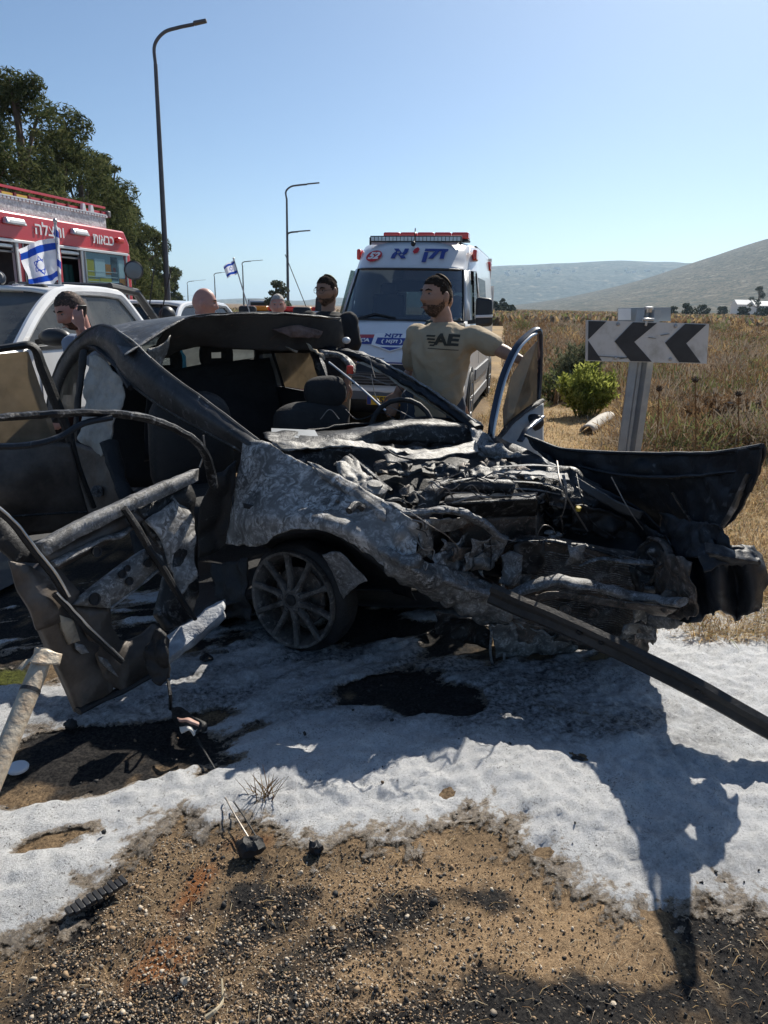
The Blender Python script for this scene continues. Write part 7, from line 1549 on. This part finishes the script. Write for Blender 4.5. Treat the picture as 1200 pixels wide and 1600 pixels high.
# ------------------------------------------------------------------ street lamps along the far kerb
def lamp(px0, py0, px1, py1, Y_, arms, r0, label):
    b_ = P(px0, py0, Y_); b_.z = 0; t_ = P(px1, py1, Y_)
    o = thing('street_lamp', label, 'street lamp', (b_.x, b_.y, 0), group='street lamps along the road')
    top = t_ + Vector((0, 0, 0)); aw = None
    c = [b_, b_.lerp(top, .3), b_.lerp(top, .65), top]
    k_ = 30; cc = crom(c, k_)
    MB().tube(cc, [r0 * (1 - .45 * i / (k_ - 1)) for i in range(k_)], 10).build('pole', M['lamp_steel'], o, world=True, smooth=60)
    for (ax0, ay0, ax1, ay1, ctrl) in arms:
        a = P(ax0, ay0, Y_); e = P(ax1, ay1, Y_); m_ = P(ctrl[0], ctrl[1], Y_)
        arm = crom([a, a.lerp(m_, .55) + (m_ - a.lerp(e, .5)) * .12, m_.lerp(e, .25) * .7 + a.lerp(m_, .8) * .3, m_.lerp(e, .55), e], 20)
        ar = MB().tube(arm, r0 * .5, 8).build('arm', M['lamp_steel'], o, world=True, smooth=60)
        d = (e - m_).normalized(); L_ = .028 * Y_ * .55
        MB().hexa([e + Vector((0, s1 * .12, 0)) + d * f + Vector((0, 0, h)) for h in (-.02, .07) for f, s1 in ((0, -1), (L_, -.8), (L_, .8), (0, 1))]).build('lamp_head', M['lamp_steel'], o, world=True, bevel=.02)
    if Y_ < 70: MB().cyl(b_, b_ + Vector((0, 0, 1.1)), r0 * 1.25, 10).build('base_sleeve', M['lamp_steel'], o, world=True); MB().cyl(b_.lerp(top, .26), b_.lerp(top, .275), r0 * 1.25, 10).build('collar', M['lamp_steel'], o, world=True)
lamp(262, 472, 243, 100, 27.5, [(243, 102, 303, 38, (246, 50))], .115, 'tall grey street lamp nearest on the left, rising beyond the fire engine')
lamp(450, 475, 448, 310, 65, [(448, 312, 480, 288, (449, 291)), (449, 368, 466, 362, (452, 363))], .14, 'street lamp with a second lower arm, left of the white van')
lamp(381, 475, 379, 415, 150, [(379, 416, 392, 408, (379, 409))], .18, 'far street lamp just right of the small waving flag')
lamp(337, 474, 335, 432, 210, [(335, 433, 346, 426, (335, 427))], .2, 'far street lamp just left of the small waving flag')
lamp(294, 474, 293, 445, 290, [(293, 446, 303, 439, (293, 440))], .22, 'small far street lamp above the bald man, beside the pylon')
lamp(283, 474, 283, 465, 800, [(283, 466, 289, 463, (283, 463.5))], .4, 'tiniest street lamp low on the left horizon')
# lattice mast
lm = thing('lattice_mast', 'thin lattice mast on the horizon right of the tall lamp', 'mast', (P(271, 470, 420).x, 420, 0))
b_, t_ = P(271, 476, 420), P(270, 441, 420)
for dx in (-1, 1):
    MB().bar(b_ + Vector((dx * 1.6, 0, -1)), t_ + Vector((dx * .4, 0, 0)), .35, .35, (0, 1, 0)).build('leg', M['lamp_steel'], lm, world=True)
for f in (.15, .4, .62, .82): MB().bar(b_.lerp(t_, f) - Vector((1.6 - f, 0, 0)), b_.lerp(t_, f + .12) + Vector((1.5 - f, 0, 0)), .25, .25, (0, 1, 0)).build('brace', M['lamp_steel'], lm, world=True)
for f in (.72, .9): MB().bar(b_.lerp(t_, f) - Vector((2.4, 0, 0)), b_.lerp(t_, f) + Vector((2.6, 0, 0)), .3, .3).build('crossarm', M['lamp_steel'], lm, world=True)

# ------------------------------------------------------------------ flags
fl_w = mat('flag_white', (.72, .74, .78), .8); fl_b = mat('flag_blue', (.015, .07, .42), .8)
for m_ in (fl_w, fl_b):
    n_ = m_.node_tree.nodes; L_ = m_.node_tree.links; out_ = n_['Material Output']; b0 = n_['Principled BSDF']; tl_ = n_.new('ShaderNodeBsdfTranslucent'); tl_.inputs[0].default_value = b0.inputs['Base Color'].default_value
    mx_ = n_.new('ShaderNodeMixShader'); mx_.inputs[0].default_value = .4; L_.new(b0.outputs[0], mx_.inputs[1]); L_.new(tl_.outputs[0], mx_.inputs[2]); L_.new(mx_.outputs[0], out_.inputs[0])
def flag(label, ctrl, pole, nu=84, nv=60, pr=.012, seed=0, amp=.02):
    o = thing('flag', label, 'flag', pole[0])
    MB().tube(pole, pr, 8).build('flagpole', M['steel'], o, world=True, smooth=60)
    MB().ball(pole[-1], pr * 1.8, 8, 6).build('finial', M['steel'], o, world=True)
    g = sheet(ctrl, nu, nv, amp, 6, seed)
    mb = MB().grid(g); mi = []
    for i in range(nv - 1):
        for j in range(nu - 1):
            u = (j + .5) / (nu - 1); v = (i + .5) / (nv - 1); x = (u - .5) * 1.38; y = v - .5; blue = .10 < v < .26 or .74 < v < .90
            def tri(s, r_): return max(-s * y * 2 - r_ if False else (-s * y) * 1.0, abs(x) * .866 + s * y * .5)
            for s in (1, -1):
                d = max(-s * y, abs(x) * .866 + s * y * .5)
                if .085 < d < .115: blue = True
            mi.append(1 if blue else 0)
    mb.m = mi
    mb.build('cloth', [fl_w, fl_b], o, world=True, smooth=180)
    return o
fY = 8.3
flag('large blue and white flag with star hanging folded above the pickup roof', [
    [P(86, 372, fY), P(70, 374, fY - .12), P(55, 378, fY + .04), P(42, 384, fY - .06), P(28, 390, fY)],
    [P(88, 395, fY), P(74, 398, fY - .10), P(60, 402, fY + .05), P(48, 408, fY - .05), P(36, 412, fY)],
    [P(90, 418, fY), P(78, 424, fY - .14), P(66, 426, fY + .04), P(54, 430, fY - .04), P(42, 432, fY)],
    [P(94, 436, fY), P(84, 444, fY - .06), P(72, 446, fY + .04), P(56, 448, fY - .04), P(44, 449, fY)]], [Vector((P(93, 445, fY).x, fY, 1.60)), P(90, 400, fY), P(86, 345, fY)], pr=.014, seed=2, amp=.03)
flag('blue folded part of a second flag furled along the pole over the pickup', [
    [P(84, 350, fY + .05), P(88, 352, fY - .02), P(91, 356, fY + .04)], [P(85, 385, fY + .05), P(90, 388, fY - .03), P(94, 390, fY + .04)], [P(88, 420, fY + .05), P(92, 424, fY - .03), P(96, 430, fY + .04)]], [Vector((P(95, 445, fY + .05).x, fY + .05, 1.6)), P(87, 347, fY + .05)], 40, 60, .01, 3, .01)
fy2 = 10.3
flag('small blue and white flag with star waving on a tilted pole over the wreck roof', [
    [P(365, 406, fy2), P(360, 410, fy2 - .04), P(355, 411, fy2 + .04), P(349, 417, fy2)], [P(369, 416, fy2), P(364, 419, fy2 - .04), P(357, 421, fy2 + .04), P(352, 425, fy2)], [P(373, 427, fy2), P(367, 430, fy2 - .04), P(361, 431, fy2 + .04), P(355, 435, fy2)]], [Vector((P(391, 482, fy2).x, fy2, 1.40)), P(365, 404, fy2)], 60, 44, .008, 5, .008)

# ------------------------------------------------------------------ trees
pine_leaf = [leafmat('pine_dark', (.045, .062, .026), (.08, .10, .042), .9, .3), leafmat('pine_light', (.10, .115, .048), (.15, .155, .07), .9, .35)]
bark = mat('pine_bark', (.09, .065, .045), .95, c2=(.16, .12, .09), scale=6, bump=.5)
def crown_leaves(clumps, per, ls, mats, ratio=.5, up=.35, nar=1.0):
    """clumps: (x, y, z, r); many small tufts spread through the outer part of each clump"""
    Vs = []; Ms = []
    for (cx, cy, cz, r) in clumps:
        k = max(40, int(per * r * r)); d = rng.normal(size=(k, 3)); d /= np.linalg.norm(d, axis=1, keepdims=True)
        rad_ = r * (.55 + .45 * rng.random(k) ** .6) * (1 + .25 * (vnoise(d[:, 0] * 3 + cx, d[:, 1] * 3 + d[:, 2] * 2, 7) - .5))
        p = np.array([cx, cy, cz]) + d * rad_[:, None] * np.array([1, 1, .78])
        n_ = d * .6 + rng.normal(size=(k, 3)) * .5 + np.array([0, 0, up]); n_ /= np.linalg.norm(n_, axis=1, keepdims=True)
        t_ = np.cross(n_, rng.normal(size=(k, 3))); t_ /= np.linalg.norm(t_, axis=1, keepdims=True) + 1e-9; q = np.cross(n_, t_)
        s1 = (ls * rng.uniform(.6, 1.4, k))[:, None]; s2 = s1 * rng.uniform(.35, .7, k)[:, None] * nar
        Vs.append(np.stack([p - t_ * s1, p - q * s2, p + t_ * s1, p + q * s2], 1)); Ms.append((rng.random(k) < ratio).astype(int))
    Vq = np.concatenate(Vs); k = len(Vq)
    return Vq.reshape(-1, 3), np.arange(k * 4).reshape(k, 4), np.concatenate(Ms)
def tree(name, label, base, h, rw, ncl, per, ls, mats, seed, trunk=True, low=.12, shape='dome', ratio=.45, cat='tree', group=None, crf=(.26, .42), nar=1.0):
    rr_ = random.Random(seed); o = thing(name, label, cat, base, group=group)
    cl_ = []
    for i in range(ncl):
        f = low + (1 - low) * ((i + .5) / ncl) ** .9; a = rr_.uniform(0, 6.283)
        w = rw * (math.sin(math.pi * min(1, .12 + .88 * f) ** 1.15) ** .55 if shape == 'dome' else (1 - f) ** .6 + .1)
        q = w * math.sqrt(rr_.uniform(.1, 1)) * .85; r = rw * rr_.uniform(*crf) * (1.05 - .35 * f)
        cl_.append((q * math.cos(a), q * math.sin(a), min(h - r * .7, h * f), r))
    cl_.append((0, 0, h - rw * .2, rw * crf[1] * .8))
    Vq, Fq, Mq = crown_leaves(cl_, per, ls, mats, ratio, nar=nar)
    np_mesh('crown', Vq, Fq, mats, o, midx=Mq)
    if trunk:
        mb = MB().tube(crom([Vector((0, 0, -.2)), Vector((.1 * rw * .3, 0, h * .35)), Vector((-.05, .05, h * .7)), Vector((0, 0, h * .92))], 12), [float(v) for v in np.linspace(.035, .008, 12) * h], 8)
        tk = mb.build('trunk', bark, o, smooth=60)
        for i, (x, y, z, r) in enumerate(cl_[::max(1, len(cl_) // 9)]):
            MB().tube([Vector((0, 0, z * .75)), Vector((x * .5, y * .5, z * .88)), Vector((x, y, z))], [.012 * h, .008 * h, .003 * h], 6).build('limb', bark, o, smooth=60)
    return o
pines = [(22, 112, 24, 2.9, 'tallest dense pine above the fire engine at the left edge'), (-50, 215, 20, 3.2, 'dark bushy pine at the very left edge behind the ladder'), (88, 208, 28, 3.0, 'dense pine second from the left with its round top below the tallest'), (122, 232, 33, 2.6, 'pine with a ragged top third from the left'),
         (150, 262, 38, 2.6, 'dense middle pine behind the engine ladder'), (163, 240, 44, 1.5, 'slim pine whose small tuft stands out against the sky'), (178, 296, 50, 3.2, 'pine over the rear end of the ladder'), (198, 318, 60, 4.0, 'pine just beyond the rear corner of the fire engine'),
         (212, 358, 75, 4.2, 'pine low beside the tall street lamp'), (228, 396, 95, 4.6, 'smaller far pine left of the tall lamp foot'), (243, 428, 130, 5.0, 'farthest pine of the row at the lamp foot'), (60, 300, 22, 2.6, 'low dark pine hanging behind the fire engine ladder'), (130, 330, 29, 2.8, 'low pine behind the engine roof, lit on its top')]
for i, (px, py, Y_, rw, lab) in enumerate(pines):
    t_ = P(px, py, Y_); h = t_.z
    tree('pine_tree', lab, (t_.x, t_.y, 0), h, rw, int(34 + h * 4) if Y_ < 60 else 26, 1500 if Y_ < 40 else 560, .095 if Y_ < 40 else .085 + .0018 * Y_, pine_leaf, 40 + i, ratio=.5, crf=(.13, .27), nar=.42, group='pines along the left side of the road', low=.10, shape='dome')
olive = [leafmat('olive_leaf', (.07, .085, .05), (.12, .135, .085), 2, .3), leafmat('olive_leaf_pale', (.14, .15, .11), (.18, .19, .14), 2, .3)]
t_ = P(431, 438, 55); tree('olive_tree', 'small grey green tree left of the two armed street lamp', (t_.x, t_.y, 0), t_.z, 1.1, 16, 500, .13, olive, 5, low=.35)
farleaf = [leafmat('far_tree_dark', (.035, .045, .028), (.055, .065, .04), .4, .2), leafmat('far_tree_mid', (.06, .07, .042), (.08, .09, .055), .4, .2)]
fr = [(772, 476, 180, 'round dark tree right behind the van roof edge'), (790, 478, 185, 'wide dark tree beside the van'), (786, 470, 230, 'slim cypress like tree in the far tree group by the van'), (800, 480, 240, 'low tree at the right end of the group by the van'), (1072, 478, 200, 'rounded dark tree just right of the sign back'), (1052, 482, 240, 'low tree behind the sign back'), (1100, 480, 230, 'broad low tree left of the far greenhouse'), (1130, 482, 260, 'low scrubby tree left of the far greenhouse roof'), (1160, 483, 220, 'low dark tree in front of the far greenhouse'), (1188, 450, 330, 'tall pale tree above the far greenhouse'), (1195, 484, 200, 'dark tree at the right edge of the field'), (255, 474, 300, 'bushy far tree at the foot of the mast'), (286, 470, 400, 'small far tree on the left horizon'), (272, 469, 330, 'tree below the lattice mast')]
for i, (px, py, Y_, lab) in enumerate(fr):
    t_ = P(px, py, Y_); h = max(2.0, t_.z + .6); tree('field_tree', lab, (t_.x, t_.y, 0), h, h * (.30 if 'slim' in lab or 'tall' in lab else .75), 12, 60, .35, farleaf, 80 + i, low=.2, group='far trees at the edge of the field')
# shrubs by the field edge
gsh = [leafmat('fresh_leaf', (.27, .30, .06), (.38, .40, .11), 6, .55), leafmat('fresh_leaf_dark', (.12, .15, .035), (.17, .20, .05), 6, .5)]
gry = [leafmat('sage_leaf', (.13, .145, .09), (.19, .20, .13), 5, .3), leafmat('sage_leaf_dark', (.08, .09, .05), (.11, .12, .07), 5, .3)]
def shrub(label, px, py, Y_, w, h, mats, n_=900, seed=1, ls=.028, cat='shrub', name='shrub'):
    c = P(px, py, Y_); o = thing(name, label, cat, (c.x, c.y, 0)); rr_ = np.random.default_rng(seed)
    st_ = MB(); Vs = []; Ms = []
    for i in range(60):
        a = rr_.uniform(0, 6.283); q = w * math.sqrt(rr_.random()) ; t_ = Vector((q * math.cos(a), q * math.sin(a) * .8, h * rr_.uniform(.45, 1.0) * (1 - .35 * (q / w) ** 2))); b0 = Vector((t_.x * .35, t_.y * .35, -.02))
        cc = crom([b0, b0.lerp(t_, .5) + Vector((0, 0, .06 * h)), t_], 7); st_.tube(cc, [.006] * 6 + [.002], 4, cap=False)
        for j in range(n_ // 60):
            f = rr_.uniform(.25, 1); k_ = int(f * 5.99); p = np.array(cc[k_].lerp(cc[k_ + 1], f * 5.99 - k_)) + rr_.normal(0, .02, 3)
            d = rr_.normal(size=3) * .7 + np.array([0, 0, .6]); d /= np.linalg.norm(d); s_ = np.cross(d, rr_.normal(size=3)); s_ /= np.linalg.norm(s_) + 1e-9; l = ls * rr_.uniform(.7, 1.6)
            Vs.append([p, p + d * l + s_ * l * .3, p + d * l * 2, p + d * l - s_ * l * .3]); Ms.append(int(rr_.random() < .35))
    st_.build('stems', mats[1], o); Vq = np.array(Vs); k = len(Vq); np_mesh('leaves', Vq.reshape(-1, 3), np.arange(4 * k).reshape(k, 4), mats, o, midx=Ms)
    return o
shrub('bright green leafy shrub left of the sign post', 917, 640, 11.2, .44, .86, gsh, 6000, 3, .036)
shrub('grey green bushy shrub behind the bright green one', 896, 620, 13.6, .52, 1.08, gry, 6000, 4, .036)
shrub('dark dry bush at the right edge of the field', 1165, 600, 9.5, .8, .62, [straw[2], straw[3]], 4200, 6, .04, 'bush', 'dry_bush')
shrub('low olive brown bush right of the sign board', 1130, 610, 8.6, .5, .40, [straw[4], straw[2]], 2600, 7, .035, 'bush', 'dry_bush')
shrub('small green weed clump between the van and the shrub', 872, 600, 13.0, .6, .55, [straw[4], gry[0]], 2200, 9, .035, 'weed', 'weed_clump')
def thistle(label, px, py0, py1, Y_, lean=0.0):
    t_ = P(px, py1, Y_); b_ = P(px + lean, py0, Y_); b_.z = 0; o = thing('thistle', label, 'dry thistle', b_)
    MB().tube(crom([b_, b_.lerp(t_, .5) + Vector((.02, 0, 0)), t_], 10), .005, 6).build('stem', straw[2], o, world=True)
    hd_ = MB()
    for i in range(26):
        a = rng.uniform(0, 6.28); e = rng.uniform(.1, 1.3); d = Vector((math.cos(a) * math.cos(e), math.sin(a) * math.cos(e), math.sin(e))); hd_.tube([t_, t_ + d * .05], [.006, .001], 4)
    hd_.ball(t_ + Vector((0, 0, .008)), (.028, .028, .02), 10, 7).build('flower_head', M['dark'] if False else mat('thistle_head', (.045, .028, .018), .95) if 'thistle_head' not in bpy.data.materials else bpy.data.materials['thistle_head'], o, world=True)
    for f in (.35, .55, .7):
        q = b_.lerp(t_, f); MB().tube([q, q + Vector((rng.uniform(-.1, .1), rng.uniform(-.05, .05), .12))], [.003, .001], 4).build('twig', straw[2], o, world=True)
thistle('tall dry thistle with dark round head right of the sign post', 1086, 690, 596, 6.6, 5)
thistle('dry thistle with smaller head farther right at the picture edge', 1154, 690, 618, 7.0, 2)
thistle('dry stalk standing close beside the sign post', 1030, 690, 610, 6.9, -6)
cr_ = thing('concrete_channel', 'broken pale half round channel piece lying by the green shrub', 'channel piece', G(935, 668))
a, b_ = G(917, 671, .06), G(951, 648, .08); dv = (b_ - a).normalized(); sv = Vector((dv.y, -dv.x, 0)).normalized()
MB().grid([[p + sv * (.085 * math.cos(t)) + Vector((0, 0, .075 * math.sin(t) - .03)) for t in np.linspace(-.2, math.pi + .2, 14)] for p in crom([a, a.lerp(b_, .5) + Vector((0, 0, .02)), b_], 12)]).jitter(.008, 12, 1).build('shell', mat('pale_concrete', (.52, .48, .42), .8, c2=(.40, .36, .30), scale=12, bump=.3), cr_, world=True, smooth=60, solid=.018)
ghm = mat('greenhouse_sheet', (.70, .70, .68), .6)
for (x0, x1, y0, y1, Y_, lab) in ((1152, 1186, 468, 480, 420, 'long white greenhouse roof at the foot of the right hill'), (1180, 1230, 470, 482, 380, 'second white shed roof at the right edge below the hill')):
    a, b_ = P(x0, y1, Y_), P(x1, y1, Y_); hh_ = P(x0, y0, Y_).z; w = (b_ - a).length; o = thing('greenhouse', lab, 'greenhouse', (a.x, Y_, 0))
    MB().box((w / 2, 4, hh_ * .35), (w, 8, hh_ * .7)).build('wall', ghm, o); MB().prism([(-.3, -.3, hh_ * .7), (-.3, 8.3, hh_ * .7), (-.3, 4, hh_)], (w + .6, 0, 0)).build('roof', ghm, o)
vh = MB(); vr = random.Random(3)
for i in range(70):
    px = vr.choice([vr.uniform(790, 880), vr.uniform(890, 1040), vr.uniform(930, 1020)]); py = np.interp(px, [790, 860, 955, 1010, 1050], [420, 416, 411, 413, 416]) + abs(vr.gauss(0, 5)) + 2; c = P(px, py, 3700 - (py - 411) * 45); s_ = vr.uniform(5, 11); vh.box(c, (s_ * 1.3, s_, s_ * .7))
props(vh.build('village_houses', mat('pale_render', (.55, .53, .5), .8)), kind='stuff')

# ------------------------------------------------------------------ wreckage scattered on the ground
def lump(name, label, px, py, r, m, cat, seed, flat=.5, jit=.35):
    c = G(px, py, .01); o = MB().ball((0, 0, 0), (r, r * .8, r * flat), 16, 10).jitter(r * jit, 1.6 / r, seed).jitter(r * jit * .5, 4 / r, seed + 9).build(name, m, smooth=40); o.location = c + Vector((0, 0, r * flat * .5)); return props(o, label, cat)
mp = thing('mirror_wreck', 'burnt door mirror piece with pink and white inner parts dangling on its cable', 'mirror piece', G(295, 1132))
panel_ = lambda name, rws, m, **k_: MB().grid(sheet([[G(x, y, z) for x, y, z in r_] for r_ in rws], k_.get('nu', 16), k_.get('nv', 12), .01, 16, k_.get('seed', 1), .005)).build(name, m, mp, world=True, smooth=40, solid=.008)
panel_('shell', [[(264, 1104, .03), (285, 1108, .07), (300, 1120, .06)], [(272, 1122, .03), (292, 1126, .09), (322, 1132, .05)], [(284, 1142, .02), (300, 1148, .05), (323, 1142, .03)]], B['black'])
panel_('pink_lining', [[(278, 1122, .10), (296, 1124, .11), (310, 1130, .10)], [(280, 1127, .10), (296, 1130, .11), (310, 1134, .10)]], mat('melted_pink', (.42, .26, .21), .6), nv=4)
panel_('white_bracket', [[(283, 1136, .06), (294, 1134, .08), (310, 1137, .06)], [(286, 1146, .05), (296, 1142, .07), (304, 1150, .05)]], mat('melted_white', (.6, .58, .54), .6), nv=5)
MB().tube(crom([G(306, 1150, .03), G(322, 1178, .03), G(338, 1205, .015)], 10), .004, 6).build('lead', B['black'], mp, world=True)
MB().tube(crom([P(263, 1065, 2.5), P(266, 1088, 2.42), G(266, 1108, .05)], 10), .006, 6).build('cable', B['black'], mp, world=True)
lump('charred_lump', 'charred black lump lying on gravel at the end of two thin wires', 393, 1328, .042, B['black'], 'charred lump', 3, .55)
wi = thing('burnt_wires', 'two thin burnt wires crossing from the foam to the charred lump', 'wire', G(380, 1290))
for pts in ([(352, 1246, .02), (366, 1272, .03), (388, 1308, .02)], [(366, 1254, .02), (384, 1280, .035), (404, 1314, .02)]): MB().tube(crom([G(*q) for q in pts], 12), .0026, 5).build('wire', B['black'] if pts[0][0] > 360 else B['wire'], wi, world=True)
lump('plastic_shard', 'shiny black plastic shard with blue grey glint at the foam edge', 494, 1328, .022, B['hood'], 'shard', 5, .8, .5)
lump('soot_lump', 'small black lump on the foam near the hanging door', 111, 1135, .026, B['black'], 'lump', 7, .7)
lump('dark_scrap', 'flat dark scrap lying on the bright foam edge right of centre', 904, 1190, .028, B['black'], 'scrap', 9, .25)
lump('round_washer_lump', 'dark ring shaped lump beside the burnt wheel foam', 322, 1030, .03, B['black'], 'lump', 11, .4)
cp_ = MB().lathe((0, 0, 0), (0, 0, 1), [(0, .034), (.008, .036), (.014, .032), (.016, .001)], 22).build('foam_covered_cap', mat('foam_cap', (.55, .57, .6), .7), smooth=40); cp_.location = G(28, 1202, .012); props(cp_, 'round white cap on dark ground below the leaning pipe', 'cap')
tk = thing('toothed_plastic_strip', 'torn black strip of toothed plastic lying on the gravel', 'plastic strip', G(150, 1400))  # comb-like strip of plastic
a, b_ = G(108, 1424, .012), G(192, 1376, .016)
for i in range(11):
    f = i / 10; c = a.lerp(b_, f); d = (b_ - a).normalized(); s_ = Vector((d.y, -d.x, 0)); MB().box(c + s_ * .004 * (i % 2), (.0135, .030 + .006 * (i % 3), .012), Matrix((d, s_ * -1, Vector((0, 0, 1)))).transposed()).build('tooth', M['black'], tk, world=True, bevel=.002)
MB().bar(a - Vector((0, 0, .006)), b_ - Vector((0, 0, .006)), .02, .006).build('backing', M['black'], tk, world=True)
tw = thing('dry_twig', 'bent pale dry twig at the bottom edge of the gravel', 'twig', G(345, 1560))
MB().tube(crom([G(322, 1590, .01), G(338, 1578, .02), G(348, 1560, .012), G(346, 1530, .02)], 14), [.006, .0055, .005, .005, .0045, .004, .004, .004, .004, .003, .003, .003, .003, .002], 6).jitter(.002, 40, 1).build('stick', straw[1], tw, world=True)
MB().tube([G(346, 1562, .012), G(352, 1548, .03)], [.003, .001], 5).build('side_shoot', straw[1], tw, world=True)
for i, (px, py, r, m_, lab) in enumerate([(520, 1450, .008, 0, 'pale pebble at the foot of the sandy streak'), (422, 1426, .009, 1, 'tan upright pebble in the middle of the dirt'), (958, 1568, .008, 0, 'pale stone at lower right on dark dirt'), (290, 1532, .012, 0, 'bleached broken stone beside the rust stain'), (730, 1436, .006, 0, 'small white stone right of the dark hole')]):
    c = G(px, py, .006); o = MB().ball((0, 0, 0), (r, r * .75, r * .6), 9, 6).jitter(r * .6, .9 / r, i).build('pebble', S[m_], smooth=25); o.location = c; props(o, lab, 'pebble')
# dead weed tufts poking through the foam
for (px, py, n_, hgt, lab) in ((410, 1245, 26, .09, 'tuft of dead stalks poking out of the foam above the charred lump'), (640, 1345, 10, .04, 'sparse dead tuft on the brown dirt tip')):
    c = G(px, py); o = thing('dead_tuft', lab, 'dead tuft', c)
    for i in range(n_):
        a_ = rng.uniform(0, 6.28); d = Vector((math.cos(a_) * rng.uniform(.2, 1.2), math.sin(a_) * .6, 1)).normalized(); q = Vector((rng.normal(0, .02), rng.normal(0, .015), .0)); l = hgt * rng.uniform(.4, 1.1)
        MB().tube([q, q + d * l * .5, q + d * l + Vector((d.x, d.y, -.1)) * l * .2], [.0016, .0014, .0006], 4).build('stalk', straw[2] if i % 3 else straw[0], o)
hs_ = [(0, 1330, 700)]
import math
f=1160;pi=math.radians(15.5);ro=math.radians(1.1)
w=(0,math.cos(pi),-math.sin(pi));u0=(0,math.sin(pi),math.cos(pi))
r=(math.cos(ro),math.sin(ro)*u0[1],math.sin(ro)*u0[2]);u=(-math.sin(ro),math.cos(ro)*u0[1],math.cos(ro)*u0[2])
def ray(px,py):
    a=(px-600)/f;b=(800-py)/f
    return tuple(r[i]*a+u[i]*b+w[i] for i in range(3))
def P(px,py,Y):
    d=ray(px,py);t=Y/d[1];return (round(d[0]*t,3),Y,round(1.55+d[2]*t,3))
def G(px,py,z):
    d=ray(px,py);t=(z-1.55)/d[2];return tuple(round(v,3) for v in (d[0]*t,d[1]*t,z))
def proj(x,y,z):
    v=(x,y,z-1.55);dd=lambda a:sum(p*q for p,q in zip(a,v));D=dd(w);return round(600+f*dd(r)/D,1),round(800-f*dd(u)/D,1)
# ------------------------------------------------------------------ the air
hz = bpy.data.materials.new('haze_air'); hz.use_nodes = True
n = hz.node_tree.nodes; L = hz.node_tree.links; n.clear()
ou = n.new('ShaderNodeOutputMaterial'); pv = n.new('ShaderNodeVolumePrincipled'); pv.inputs['Color'].default_value = (.58, .80, 1, 1); pv.inputs['Density'].default_value = .00014; pv.inputs['Anisotropy'].default_value = .3
L.new(pv.outputs[0], ou.inputs['Volume'])
zt_ = max((o.matrix_world @ Vector(c)).z for o in scene.objects if o.type == 'MESH' for c in o.bound_box) + 4
ho = MB().box((0, 0, (zt_ - 6) / 2), (22000, 22000, zt_ + 6)).build('haze', hz); props(ho, kind='stuff')
